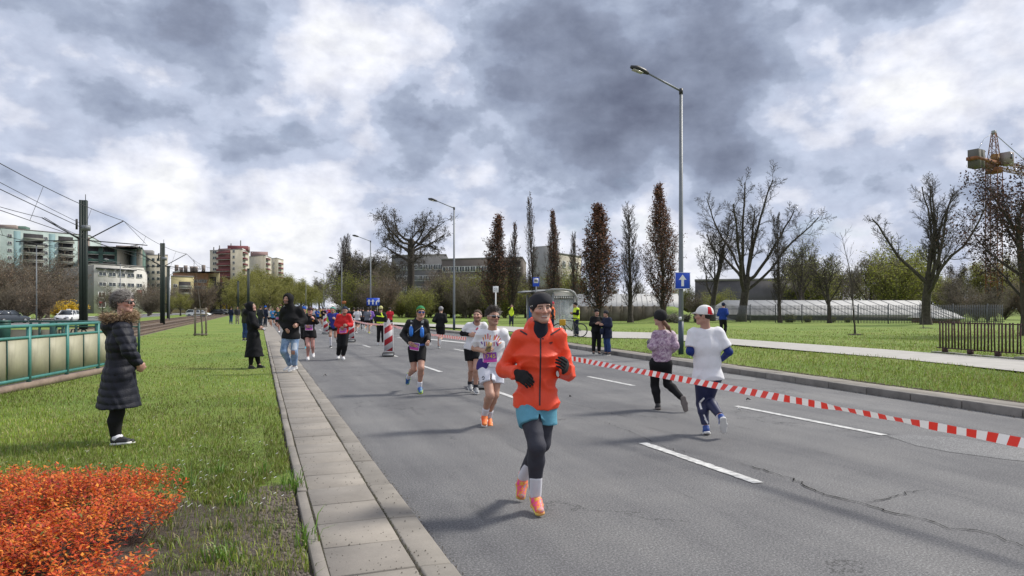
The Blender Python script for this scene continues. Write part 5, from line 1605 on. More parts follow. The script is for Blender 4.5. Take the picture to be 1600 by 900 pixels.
car('white taxi with a roof sign on the road beyond the tram tracks', 106, 84, R_(-5), m_carw, 'hatch', True)
car('dark grey saloon at the left edge beyond the railing', 12, 76, R_(150), m_carg)
car('white car half hidden by the staked young tree', 310, 128, R_(65), m_carw, 'hatch')
car('dark car parked far off beside the small yellow shrub', 342, 172, R_(80), m_carb)
car('white car at the end of the far dark parked car', 353, 180, R_(75), m_carw, 'hatch')
# bicycle held by the hi-vis man
Zb = 33.2
xb, yb = D(890, Zb)
t = thing('bicycle', 'black bicycle with a yellow pannier held by the man in the hi-vis jacket', 'bicycle', (xb, yb, .25), -YAW)
def wheel(x):
    w_ = MB().ring((x, 0, .34), (0, 1, 0), .325, .022, 28, 6).put('wheel', m_rubber, t, True)
    sp = MB()
    for k in range(9):
        a = k * math.pi / 9
        sp.tube([(x - .31 * math.cos(a), 0, .34 - .31 * math.sin(a)), (x + .31 * math.cos(a), 0, .34 + .31 * math.sin(a))], .003, 3)
    sp.put('spokes', m_galv, w_)
    MB().ring((x, 0, .34), (0, 1, 0), .30, .01, 24, 5).put('rim', m_galv, w_)
wheel(-.53); wheel(.53)
fr = MB()
for a, c, r in (((.53, 0, .34), (.12, 0, .30), .014), ((.12, 0, .30), (.20, 0, .85), .02), ((.12, 0, .30), (-.36, 0, .80), .022), ((.19, 0, .78), (-.38, 0, .86), .02), ((.53, 0, .34), (.19, 0, .76), .012), ((-.53, 0, .34), (-.34, 0, .95), .018)): fr.tube([a, c], r, 6)
fr.put('frame', m_black, t, True)
MB().tube([(-.34, -.3, 1.02), (-.36, 0, 1.0), (-.34, .3, 1.02)], .015, 6).put('handlebar', m_black, t, True)
MB().box((.22, 0, .92), (.26, .14, .06)).put('saddle', m_black, t)
bevel(MB().box((-.36, -.14, .72), (.30, .14, .30)).put('pannier', mat('pannier_yellow', (.55, .30, .02), .6, .1), t), .03, 2)
MB().tube([(.12, -.08, .30), (.12, -.08, .32)], .1, 12).put('chainring', m_galv, t)
for s in (-1, 1): MB().box((.12 + s * .15, s * .1, .30 - s * .05), (.09, .08, .02)).put('pedal', m_black, t)
# ------------------------------------------------------------------ people: bodies and clothes grown as distance fields
f32 = np.float32
def nrm(v):
    v = np.asarray(v, float)
    return v / (np.linalg.norm(v) + 1e-12)
def rotm(yaw=0, pitch=0, roll=0):
    y, p, r = R_(yaw), R_(pitch), R_(roll)
    Z = np.array([[math.cos(y), -math.sin(y), 0], [math.sin(y), math.cos(y), 0], [0, 0, 1]])
    X = np.array([[1, 0, 0], [0, math.cos(p), -math.sin(p)], [0, math.sin(p), math.cos(p)]])
    Y = np.array([[math.cos(r), 0, math.sin(r)], [0, 1, 0], [-math.sin(r), 0, math.cos(r)]])
    return Z @ X @ Y                    # pitch > 0 lifts the chin towards... local front is -Y
# primitive: (op, kind, data, k)
def cap(a, b_, ra, rb, k=.03, op='+', flat=False): return (op, 'c', (np.asarray(a, float), np.asarray(b_, float), ra, rb, flat), k)
def ecap(a, b_, lat, wa, wb, k=.04, op='+'): return (op, 'e', (np.asarray(a, float), np.asarray(b_, float), nrm(lat), wa, wb), k)
def ell(c, r, R=None, k=.02, op='+'): return (op, 's', (np.asarray(c, float), np.asarray(r, float), np.eye(3) if R is None else R), k)
def pbox(p):
    _, kd, d, _ = p
    if kd == 'c': pts, r = np.array([d[0], d[1]]), max(d[2], d[3])
    elif kd == 'e': pts, r = np.array([d[0], d[1]]), max(*d[3], *d[4])
    elif kd == 's': pts, r = d[0][None], max(d[1])
    return pts.min(0) - r, pts.max(0) + r
def pdist(p, X, Y, Z):
    _, kd, d, _ = p
    if kd == 'c':
        a, b_, ra, rb, flat = d
        ab = b_ - a
        L2 = float(ab @ ab) + 1e-12
        px, py, pz = X - f32(a[0]), Y - f32(a[1]), Z - f32(a[2])
        tr = (px * f32(ab[0]) + py * f32(ab[1]) + pz * f32(ab[2])) / f32(L2)
        t = np.clip(tr, 0, 1)
        q = np.sqrt((px - t * f32(ab[0])) ** 2 + (py - t * f32(ab[1])) ** 2 + (pz - t * f32(ab[2])) ** 2) - (f32(ra) + t * f32(rb - ra))
        if flat: q = np.maximum(q, (tr - 1) * f32(math.sqrt(L2)))
        return q
    if kd == 'e':
        a, b_, lat, wa, wb = d
        ab = b_ - a
        L = np.linalg.norm(ab) + 1e-9
        ax = ab / L
        l = lat - ax * (lat @ ax)
        l /= np.linalg.norm(l)
        dd = np.cross(ax, l)
        px, py, pz = X - f32(a[0]), Y - f32(a[1]), Z - f32(a[2])
        h = px * f32(ax[0]) + py * f32(ax[1]) + pz * f32(ax[2])
        t = np.clip(h / f32(L), 0, 1)
        w0 = f32(wa[0]) + t * f32(wb[0] - wa[0])
        w1 = f32(wa[1]) + t * f32(wb[1] - wa[1])
        ql = (px * f32(l[0]) + py * f32(l[1]) + pz * f32(l[2])) / w0
        qd = (px * f32(dd[0]) + py * f32(dd[1]) + pz * f32(dd[2])) / w1
        qa = (h - t * f32(L)) / np.minimum(w0, w1)
        n = np.sqrt(ql * ql + qd * qd + qa * qa)
        return (n - 1) * np.minimum(w0, w1)
    c, r, R = d
    px, py, pz = X - f32(c[0]), Y - f32(c[1]), Z - f32(c[2])
    q = [(px * f32(R[0, i]) + py * f32(R[1, i]) + pz * f32(R[2, i])) for i in range(3)]
    k0 = np.sqrt(sum((q[i] / f32(r[i])) ** 2 for i in range(3)))
    k1 = np.sqrt(sum((q[i] / f32(r[i] ** 2)) ** 2 for i in range(3))) + f32(1e-6)
    return np.where(k0 < .02, -f32(min(r)), k0 * (k0 - 1) / k1)
def field_mesh(prims, res, planes=(), fine=None, disp=None, margin=.02):
    """surface nets over the smooth union of the primitives; fine = (lo, hi, res) refines the grid inside a box"""
    bx_ = np.array([pbox(p) for p in prims if p[0] == '+'])
    lo, hi = bx_[:, 0].min(0) - margin - res, bx_[:, 1].max(0) + margin + res
    axs = []
    for i in range(3):
        if fine is not None:
            a, c, rf = fine[0][i], fine[1][i], fine[2]
            seg = []
            if a > lo[i]: seg.append(np.linspace(lo[i], a, max(2, int((a - lo[i]) / res) + 1))[:-1])
            seg.append(np.linspace(max(a, lo[i]), min(c, hi[i]), max(3, int((min(c, hi[i]) - max(a, lo[i])) / rf) + 1)))
            if c < hi[i]: seg.append(np.linspace(c, hi[i], max(2, int((hi[i] - c) / res) + 1))[1:])
            axs.append(np.concatenate(seg).astype(f32))
        else: axs.append(np.linspace(lo[i], hi[i], max(3, int((hi[i] - lo[i]) / res) + 1)).astype(f32))
    x, y, z = axs
    V = np.full((len(x), len(y), len(z)), f32(.5))
    for p in prims:
        if p[0] == '&':
            n = nrm(p[2][1])
            V = np.maximum(V, (x[:, None, None] - f32(p[2][0][0])) * f32(n[0]) + (y[None, :, None] - f32(p[2][0][1])) * f32(n[1]) + (z[None, None, :] - f32(p[2][0][2])) * f32(n[2])).astype(f32)
            continue
        a, c = pbox(p)
        mg = p[3] + .03 + 2 * res
        sl_ = []
        for i in range(3):
            i0, i1 = np.searchsorted(axs[i], a[i] - mg), np.searchsorted(axs[i], c[i] + mg)
            sl_.append(slice(max(0, i0 - 1), min(len(axs[i]), i1 + 1)))
        X, Y, Z = x[sl_[0]][:, None, None], y[sl_[1]][None, :, None], z[sl_[2]][None, None, :]
        d = pdist(p, X, Y, Z)
        S = V[sl_[0], sl_[1], sl_[2]]
        k = f32(max(p[3], 1e-4))
        if p[0] == '+':
            h = np.maximum(k - np.abs(S - d), 0) / k
            V[sl_[0], sl_[1], sl_[2]] = np.minimum(S, d) - h * h * k * f32(.25)
        else:
            h = np.maximum(k - np.abs(S + d), 0) / k
            V[sl_[0], sl_[1], sl_[2]] = np.maximum(S, -d) + h * h * k * f32(.25)
    X, Y, Z = x[:, None, None], y[None, :, None], z[None, None, :]
    if disp is not None: V = V + disp(X, Y, Z)
    for (pt, n) in planes:
        n = nrm(n)
        V = np.maximum(V, (X - f32(pt[0])) * f32(n[0]) + (Y - f32(pt[1])) * f32(n[1]) + (Z - f32(pt[2])) * f32(n[2]))
    V = V.astype(f32)
    V[0], V[-1], V[:, 0], V[:, -1], V[:, :, 0], V[:, :, -1] = (np.maximum(q, 1e-3) for q in (V[0], V[-1], V[:, 0], V[:, -1], V[:, :, 0], V[:, :, -1]))
    ins = V < 0
    nx, ny, nz = V.shape
    acc = np.zeros((nx - 1, ny - 1, nz - 1, 3), f32)
    cnt = np.zeros((nx - 1, ny - 1, nz - 1), np.int16)
    faces = []
    for ax in range(3):
        s0, s1 = [slice(None)] * 3, [slice(None)] * 3
        s0[ax], s1[ax] = slice(0, -1), slice(1, None)
        A, Bv = V[tuple(s0)], V[tuple(s1)]
        idx = np.nonzero(ins[tuple(s0)] != ins[tuple(s1)])
        a, c = A[idx], Bv[idx]
        t = a / (a - c)
        P = np.stack([x[idx[0]], y[idx[1]], z[idx[2]]], 1)
        g = axs[ax]
        P[:, ax] = g[idx[ax]] + t * (g[idx[ax] + 1] - g[idx[ax]])
        o1, o2 = [i for i in range(3) if i != ax]
        quad = []
        okm = np.ones(len(t), bool)
        for d1, d2 in ((-1, -1), (0, -1), (0, 0), (-1, 0)):
            q = [idx[0].copy(), idx[1].copy(), idx[2].copy()]
            q[o1] = q[o1] + d1
            q[o2] = q[o2] + d2
            ok = (q[0] >= 0) & (q[1] >= 0) & (q[2] >= 0) & (q[0] < nx - 1) & (q[1] < ny - 1) & (q[2] < nz - 1)
            okm &= ok
            np.add.at(acc, (q[0][ok], q[1][ok], q[2][ok]), P[ok])
            np.add.at(cnt, (q[0][ok], q[1][ok], q[2][ok]), 1)
            quad.append(np.stack(q, 1))
        flip = (a < 0) ^ (ax == 1)
        qd = np.stack(quad, 1)[okm]
        fl = flip[okm]
        qd[~fl] = qd[~fl][:, ::-1]
        faces.append(qd)
    use = cnt > 0
    ids = np.full(use.shape, -1, np.int32)
    ids[use] = np.arange(use.sum())
    verts = acc[use] / cnt[use][:, None]
    F = np.concatenate(faces)
    F = ids[F[..., 0], F[..., 1], F[..., 2]]
    return verts, F
m_skin = attr_mat('skin', .5, 0, .06)
def cloth(name, col, rough=.8, var=.10, bump=.15, sheen=0, scale=14): return mat('cloth_' + name, col, rough, var, scale, bump, 120, sheen=sheen, spec=.22)
def folds(amp, ph=0.0, kz=26.0):
    def f(X, Y, Z):
        a = np.sin(f32(kz) * Z + 5 * np.sin(8 * X + ph) + 4 * np.sin(9 * Y - ph))
        b_ = np.sin(15 * Z - 19 * X + 3 * np.sin(11 * Y + ph) + 2 * np.sin(13 * Z))
        return (f32(amp) * (a * np.sin(6 * X + 3 * Z + ph) * .6 + b_ * .5)).astype(f32)
    return f
def creases(amp, ph=0.0):
    """sharp diagonal creases of a thin shell, stronger in patches"""
    def f(X, Y, Z):
        a = np.abs(np.sin(f32(15) * Z + 13 * X + 2.2 * np.sin(7 * Y + 5 * Z + ph) + 1.4 * np.sin(17 * X - 6 * Z)))
        c = np.abs(np.sin(f32(21) * Z - 12 * X + 2.0 * np.sin(9 * X + ph) + 1.6 * np.sin(11 * Z + 8 * Y)))
        m = .5 + .5 * np.sin(5 * X + 8 * Z + 4 * Y + ph)
        return (f32(amp) * ((a ** .55 - .90) * m + (c ** .55 - .90) * (1 - m))).astype(f32)
    return f
# ---- canonical hand (left; hangs along -Z, palm looks to -X, thumb to -Y)
_hands = {}
def hand_mesh(curl, res=.0045):
    if (curl, res) in _hands: return _hands[(curl, res)]
    pr = [ecap((0, 0, .02), (0, 0, -.03), (0, 1, 0), (.026, .020), (.036, .015), .02), ecap((0, 0, -.03), (0, 0, -.082), (0, 1, 0), (.040, .015), (.042, .013), .02)]
    for yy, ln, r in ((-.031, .074, .0092), (-.0105, .082, .0096), (.010, .077, .0092), (.030, .060, .0082)):
        p, a = np.array([0, yy, -.088]), .12 + yy * .4 * 0
        for s, fr_ in enumerate((.45, .31, .24)):
            a += curl * (1.0 if s else .75)
            q = p + np.array([-math.sin(a), yy * .18 * (1 if s == 0 else .2), -math.cos(a)]) * ln * fr_
            pr.append(cap(p, q, r * (1 - .06 * s), r * (.95 - .08 * s), .004))
            p = q
    pr += [cap((-.006, -.022, -.018), (-.014, -.048, -.048), .015, .0115, .014), cap((-.014, -.048, -.048), (-.020 - .014 * curl, -.060 + .016 * curl, -.078), .011, .0098, .006), cap((-.020 - .014 * curl, -.060 + .016 * curl, -.078), (-.026 - .024 * curl, -.062 + .028 * curl, -.100), .0098, .008, .006)]
    _hands[(curl, res)] = field_mesh(pr, res)
    return _hands[(curl, res)]
def place_hand(w, d, n, left, curl, grow=0.0, res=.0045, k=1.0):
    V, F = hand_mesh(curl, res)
    V = V.copy() * k
    if not left:
        V[:, 0] *= -1
        F = F[:, ::-1]
    d = nrm(d)
    n = nrm(np.asarray(n, float) - d * np.dot(n, d))
    zc = -d
    xc = -n if left else n
    yc = np.cross(zc, xc)
    M = np.stack([xc, yc, zc], 1)
    return V @ M.T.astype(f32) + np.asarray(w, f32), F
# ---- canonical shoe: heel behind, toe along -Y, ankle joint at (0, 0, .085)
def _shoe():
    up = [ecap((0, .028, .052), (0, -.05, .050), (1, 0, 0), (.036, .042), (.042, .042), .02), ecap((0, -.05, .048), (0, -.165, .036), (1, 0, 0), (.043, .036), (.037, .024), .02), cap((0, .012, .06), (0, .014, .112), .042, .040, .015, flat=True)]
    V1, F1 = field_mesh(up, .008, planes=[((0, 0, .024), (0, 0, -1))])
    so_ = [ecap((0, .035, .016), (0, -.06, .016), (1, 0, 0), (.041, .030), (.044, .024), .02), ecap((0, -.06, .016), (0, -.172, .018), (1, 0, 0), (.047, .022), (.040, .018), .02)]
    V2, F2 = field_mesh(so_, .008, planes=[((0, 0, .0), (0, 0, -1)), ((0, 0, .030), (0, 0, 1))])
    V2 *= np.array([1.03, 1.02, 1], f32)
    lc = MB()
    for i in range(5): lc.tube([(-.028, -.035 - i * .018, .088 - i * .0075), (0, -.035 - i * .018, .0935 - i * .0085), (.028, -.035 - i * .018, .088 - i * .0075)], .0045, 4)
    return mesh('shoe', V1, F1, smooth=True), mesh('sole', V2, F2, smooth=True), lc.me('laces')
ME_SHOE, ME_SOLE, ME_LACES = _shoe()
def place_shoe(root, ank, toe, lat, upper, sole, laces, k=1.0, det=True):
    c1 = nrm((0, -.2, -.05))
    t1 = nrm(np.asarray(toe) - np.asarray(ank))
    lt = nrm(np.asarray(lat) - t1 * np.dot(lat, t1))
    C = np.stack([np.array([1., 0, 0]), c1, np.cross([1., 0, 0], c1)], 1)
    T = np.stack([lt, t1, np.cross(lt, t1)], 1)
    R = T @ C.T
    o = put('shoe', ME_SHOE, upper, root)
    M = Matrix([list(R[0]) + [0], list(R[1]) + [0], list(R[2]) + [0], [0, 0, 0, 1]])
    pos = np.asarray(ank) - R @ np.array([0, .01, .085]) * k
    o.matrix_local = Matrix.Translation(Vector(pos)) @ M @ Matrix.Scale(k, 4)
    put('sole', ME_SOLE, sole, o)
    if det and laces is not None: put('laces', ME_LACES, laces, o)
    return o
SKIN = np.array((.47, .265, .19))
def head_prims(c, R, s, detail=True, chin=1.0):
    g = lambda x, y, z: np.asarray(c) + R @ (np.array([x, y, z]) * s)
    P = [ell(g(0, .014, .030), np.array((.076, .097, .089)) * s, R, .02), ell(g(0, -.014, -.028), np.array((.063, .077, .086)) * s, R, .03)]
    if detail:
        P += [cap(g(.050, .012, -.058), g(.022, -.066, -.094), .022 * s, .018 * s, .025), cap(g(-.050, .012, -.058), g(-.022, -.066, -.094), .022 * s, .018 * s, .025),
              ell(g(0, -.074, -.096), np.array((.024, .018, .017)) * s * chin, R, .02),
              ell(g(.044, -.064, -.022), np.array((.022, .02, .017)) * s, R, .02), ell(g(-.044, -.064, -.022), np.array((.022, .02, .017)) * s, R, .02),
              cap(g(-.040, -.077, .024), g(.040, -.077, .024), .013 * s, .013 * s, .015),
              ell(g(.031, -.098, .004), np.array((.021, .016, .013)) * s, R, .012, '-'), ell(g(-.031, -.098, .004), np.array((.021, .016, .013)) * s, R, .012, '-'),
              ell(g(.031, -.075, .004), np.array((.0135,) * 3) * s, R, .002), ell(g(-.031, -.075, .004), np.array((.0135,) * 3) * s, R, .002),
              cap(g(0, -.085, .018), g(0, -.108, -.024), .0085 * s, .0125 * s, .012), ell(g(.012, -.096, -.030), np.array((.010, .012, .008)) * s, R, .008), ell(g(-.012, -.096, -.030), np.array((.010, .012, .008)) * s, R, .008),
              cap(g(-.019, -.086, -.053), g(.019, -.086, -.053), .0065 * s, .0065 * s, .008), cap(g(-.017, -.085, -.066), g(.017, -.085, -.066), .0075 * s, .0075 * s, .008),
              cap(g(-.022, -.095, -.0595), g(.022, -.095, -.0595), .003 * s, .003 * s, .003, '-')]
        for q in (1, -1): P += [ell(g(q * .079, .014, -.006), np.array((.011, .020, .033)) * s, R @ rotm(0, 0, q * 8), .008), ell(g(q * .088, .010, -.004), np.array((.008, .011, .018)) * s, R, .006, '-')]
    return P
def skin_colors(V, c, R, s, look):
    n = len(V)
    base = np.array(look.get('skin', SKIN))
    C = np.repeat(base[None], n, 0)
    L = (V - np.asarray(c)) @ R / s
    x, y, z = L.T
    ax = np.abs(x)
    hd = (np.abs(z) < .14) & (ax < .11) & (np.abs(y) < .13)
    fr_ = hd & (y < -.03)
    def tint(m, col, f=1.0):
        C[m] = C[m] * (1 - f) + np.array(col) * f
    tint(fr_ & (((ax - .044) / .024) ** 2 + ((z + .026) / .02) ** 2 < 1), base * np.array((1.06, .80, .76)), .6)
    tint(fr_ & (ax < .018) & (z > -.042) & (z < -.012) & (y < -.09), base * np.array((1.05, .82, .78)), .6)
    st = look.get('stubble')
    if st is not None:
        tint(hd & (z < -.028) & (y < .012) & ~((ax < .022) & (z > -.05)) & (z > -.125), st[0], st[1])
        tint(fr_ & (z < -.036) & (z > -.05) & (ax < .03), st[0], st[1] * .8)
    lip = fr_ & (y < -.078) & (ax < .024) & (z < -.047) & (z > -.073)
    tint(lip, (.34, .12, .105), .75)
    mo = fr_ & (y < -.070) & (ax < .022) & (np.abs(z + .0595) < .0038)
    tint(mo, (.62, .56, .50) if look.get('teeth') else (.10, .035, .03), .95)
    eye = fr_ & (((ax - .031) / .0135) ** 2 + ((z - .003) / .0048) ** 2 < 1) & (y < -.066)
    tint(eye, (.40, .36, .34), 1)
    tint(fr_ & ((ax - .031) ** 2 + (z - .003) ** 2 < .0060 ** 2) & (np.abs(z - .003) < .0052) & (y < -.066), (.05, .035, .03), 1)
    tint(fr_ & (np.abs(((ax - .031) / .016) ** 2 + ((z - .003) / .0068) ** 2 - 1) < .34) & (z > .0005) & (y < -.062), (.07, .04, .03), .8)
    tint(fr_ & (ax > .012) & (ax < .049) & (np.abs(z - .0215 + .25 * (ax - .03) ** 2 * 40) < .0058), look.get('brow', (.05, .03, .02)), .85)
    hair = look.get('shaved')
    if hair is not None: tint(hd & (z > .045) & ~((y < -.06) & (z < .06)), hair[0], hair[1])
    return C.clip(0, 1)
LEGK = dict()
def person(label, base, J, look, garments, head=(0, 0, 0), res=.016, fres=None, s=1.0, fem=False, hands=True, shoes=None, group=None, extra_body=(), hand_curl=.45, foot=True, rz=None, hk=1.0, cat=None):
    """J: joints in the frame of the root (x right in the picture, y away from the camera, z up)"""
    x, y, z = base
    root = thing('person', label, 'person', (x, y, z), -YAW if rz is None else rz, group)
    J = {k: np.asarray(v, float) for k, v in J.items()}
    mid_ = (J['shl'] + J['shr']) / 2
    for q in 'lr': J['sh' + q] = J['sh' + q] + (mid_ - J['sh' + q]) * .09 - np.array([0, 0, .024]) * s
    hm, sm = (J['hpl'] + J['hpr']) / 2, (J['shl'] + J['shr']) / 2
    J['hm'], J['sm'] = hm, sm
    J['wa'] = hm + (sm - hm) * .36
    J['ch'] = hm + (sm - hm) * .70
    J['lat'], J['plat'] = nrm(J['shl'] - J['shr']), nrm(J['hpl'] - J['hpr'])
    J['up'] = nrm(sm - hm)
    J['fwd'] = nrm(np.cross(J['up'], J['lat'])) * -1.0
    if 'nk' not in J: J['nk'] = sm * .72 + J['hd'] * .28
    b_ = look.get('build', 1.0)
    wf = .93 if fem else 1.0
    R = rotm(*head)
    # neck leaves the skull a little behind its middle
    sk = J['hd'] + R @ np.array([0, .018, -.06]) * s
    J['R'] = R
    J['s'] = s
    P = [ecap(hm, J['wa'], J['plat'], (.152 * s * b_ * (1.05 if fem else 1), .108 * s * b_), (.128 * s * b_ * wf, .092 * s * b_), .05),
         ecap(J['wa'], J['ch'], J['lat'], (.128 * s * b_ * wf, .092 * s * b_), (.160 * s * b_ * wf, .112 * s * b_), .05),
         ecap(J['ch'], sm - J['up'] * .03, J['lat'], (.160 * s * b_ * wf, .112 * s * b_), (.13 * s * wf, .08 * s * b_), .05),
         cap(J['shl'], J['shr'], .060 * s * wf, .060 * s * wf, .05), cap(sm - J['up'] * .01, sk, .068 * s * wf, .054 * s * wf, .03)]
    for q in 'lr':
        P += [cap(J['sh' + q], J['el' + q], .054 * s * b_ ** .5 * wf, .040 * s * wf, .03), cap(J['el' + q], J['wr' + q] + (J['el' + q] - J['wr' + q]) * (.10 if look.get('glove') is not None else 0), .042 * s * wf, .026 * s * wf, .02)]
        kn, an = J['kn' + q], J['an' + q]
        bk = nrm(np.cross(nrm(an - kn), J['plat']))
        if np.dot(bk, J['fwd']) > 0: bk = -bk
        cf = kn + (an - kn) * .32 + bk * .018 * s
        P += [cap(J['hp' + q], kn, .086 * s * b_ ** .7, .057 * s, .04), cap(kn, cf, .055 * s, .056 * s, .03), cap(cf, an, .056 * s, .036 * s, .03)]
        if foot: P += [cap(an, an + (J['to' + q] - an) * .5, .034 * s, .018 * s, .02)]
        J['cf' + q] = cf
    P += head_prims(J['hd'], R, s * hk, fres is not None, look.get('chin', 1.0)) + list(extra_body)
    fine = None
    if fres: fine = (J['hd'] - .125 * s, J['hd'] + .125 * s, fres)
    V, F = field_mesh(P, res, fine=fine)
    C = skin_colors(V, J['hd'], R, s * hk, look) if fres else np.repeat(np.array(look.get('skin', SKIN))[None], len(V), 0)
    gl = look.get('glove')
    if hands:
        for q, left in (('l', True), ('r', False)):
            d = nrm(J['hn' + q] - J['wr' + q]) if 'hn' + q in J else nrm(J['wr' + q] - J['el' + q])
            n = J.get('pn' + q, (hm + J['up'] * .25 - J['wr' + q]))
            hr = .0045 if (fres and fres < .008) else (.007 if fres else .012)
            Vh, Fh = place_hand(J['wr' + q], d, n, left, hand_curl, res=hr, k=s * (1.10 if gl is not None else 1.0))
            if gl is not None: put('glove', mesh('glove', Vh, Fh, smooth=True), gl, root)
            else:
                F = np.concatenate([F, Fh + len(V)])
                V = np.concatenate([V, Vh])
                C = np.concatenate([C, np.repeat(np.array(look.get('hand', look.get('skin', SKIN)))[None], len(Vh), 0)])
    put('body', mesh('body', V, F, C, smooth=True), m_skin, root)
    meshes = {}
    gs_ = []
    for g in garments: gs_ += [dict(g, lsides=q) for q in 'lr'] if g.get('calf') else [g]
    for g in gs_:
        gp, planes = [], []
        gw = g.get('g', .012)
        t = g.get('torso')
        if t:
            top_, hem = t          # fractions of hip-mid -> shoulder-mid covered; hem below the hips in metres
            if top_ > .3:
                gt = g.get('gt', gw)
                gp += [ecap(hm, J['wa'], J['plat'], (.155 * s * b_ + gt, .110 * s * b_ + gt), (.132 * s * b_ * wf + gt, .095 * s * b_ + gt), .05),
                       ecap(J['wa'], J['ch'], J['lat'], (.132 * s * b_ * wf + gt, .095 * s * b_ + gt), (.160 * s * b_ * wf + gt, .112 * s * b_ + gt), .05),
                       ecap(J['ch'], sm - J['up'] * .03, J['lat'], (.160 * s * b_ * wf + gt, .112 * s * b_ + gt), (.13 * s * wf + gt, .08 * s * b_ + gt), .05),
                       cap(J['shl'], J['shr'], .058 * s * wf + gw * .6, .058 * s * wf + gw * .6, .035)]
                gp += [cap(sm - J['up'] * .02, sm + (sk - sm) * .35, .080 * s * wf + gw * .5, .064 * s * wf + gw * .4, .03, flat=True)]
            else:
                gt = min(gw, .010)
                gp += [ecap(hm, J['wa'], J['plat'], (.155 * s * b_ + gt, .110 * s * b_ + gt), (.132 * s * b_ * wf + gt, .095 * s * b_ + gt), .05)]
            if hem > 0 and not g.get('legs'):
                fl = g.get('flare', .01)
                dn = g.get('down', -J['up'])
                gp += [ecap(hm, hm + np.asarray(dn) * (hem + .12), J['plat'], (.155 * s * b_ + gw, .110 * s * b_ + gw), (.155 * s * b_ + gw + fl, .110 * s * b_ + gw + fl), .05)]
                if not g.get('legs'): gp.append(('&', 'p', (hm + np.asarray(dn) * hem, dn), 0))
            if g.get('sk2'): gp += g['sk2'](J)
            if top_ <= .3: gp.append(('&', 'p', (hm + J['up'] * np.linalg.norm(sm - hm) * top_, J['up']), 0))
        a = g.get('arms')
        if a:
            for q in g.get('sides', 'lr'):
                sh, el, wr = J['sh' + q], J['el' + q], J['wr' + q]
                e = el if a >= 1 else sh + (el - sh) * a
                gp.append(cap(sh, e, .054 * s * b_ ** .5 * wf + gw, (.040 if a >= 1 else .054 - .014 * a) * s * wf + gw * g.get('cuff', 1.0), .018, flat=a < 1))
                if a > 1: gp.append(cap(el, el + (wr - el) * (a - 1), .042 * s * wf + gw, (.042 - .015 * (a - 1)) * s * wf + gw * g.get('cuff', .8), .025, flat=True))
        l = g.get('legs')
        if l:
            for q in g.get('lsides', 'lr'):
                hp, kn, cf, an = J['hp' + q], J['kn' + q], J['cf' + q], J['an' + q]
                fl = g.get('lflare', 0.0)
                if l < 1:
                    e = hp + (kn - hp) * l
                    gp.append(cap(hp, e, .088 * s * b_ ** .7 + gw, (.086 - .029 * l) * s * b_ ** .7 + gw + fl, .012, flat=True))
                else:
                    gp += [cap(hp, kn, .088 * s * b_ ** .7 + gw, .057 * s + gw, .04)]
                    f = (l - 1)
                    gp += [cap(kn, cf, .056 * s + gw, .057 * s + gw, .03), cap(cf, kn + (an - kn) * max(.4, f), .057 * s + gw, (.057 - .020 * max(0, (f - .32) / .68)) * s + gw + fl, .03, flat=True)]
        sk_ = g.get('calf')
        if sk_:
            for q in g.get('lsides', 'lr'):
                kn, an, cf = J['kn' + q], J['an' + q], J['cf' + q]
                a0, a1 = sk_
                p0 = kn + (an - kn) * a0
                gp += [cap(an + (J['to' + q] - an) * .12, p0, .037 * s + gw, (.037 + .02 * (1 - a0)) * s + gw, .01, flat=True)]
        ex = g.get('extra')
        if ex: gp += ex(J)
        pl = g.get('planes')
        if pl: planes += pl(J)
        Vg, Fg = field_mesh(gp, g.get('res', res), planes=planes, disp=g.get('disp'))
        cl = None
        if 'col' in g: cl = g['col'](Vg, J)
        o = put(g['name'], mesh(g['name'], Vg, Fg, cl, smooth=True), g['mat'], root)
        meshes[g['name']] = (Vg, Fg, o)
    if shoes:
        up, so_, la = shoes
        for q in 'lr': place_shoe(root, J['an' + q], J['to' + q], J.get('fl' + q, J['plat']), up, so_, la, s * look.get('shoe', 1.0), fres is not None)
    return root, J, meshes
def px(u0, Z0, zg, pts):
    """joints traced from the photograph: name -> (column, row, metres nearer (-) or farther (+)) to root-frame coordinates"""
    X0 = (u0 - 800) / FPX * Z0
    o = {}
    for k, (u, v, dy) in pts.items():
        Z = Z0 + dy
        o[k] = np.array([(u - 800) / FPX * Z - X0, dy, CAM_H - (v - HOR) / FPX * Z - zg])
    return o
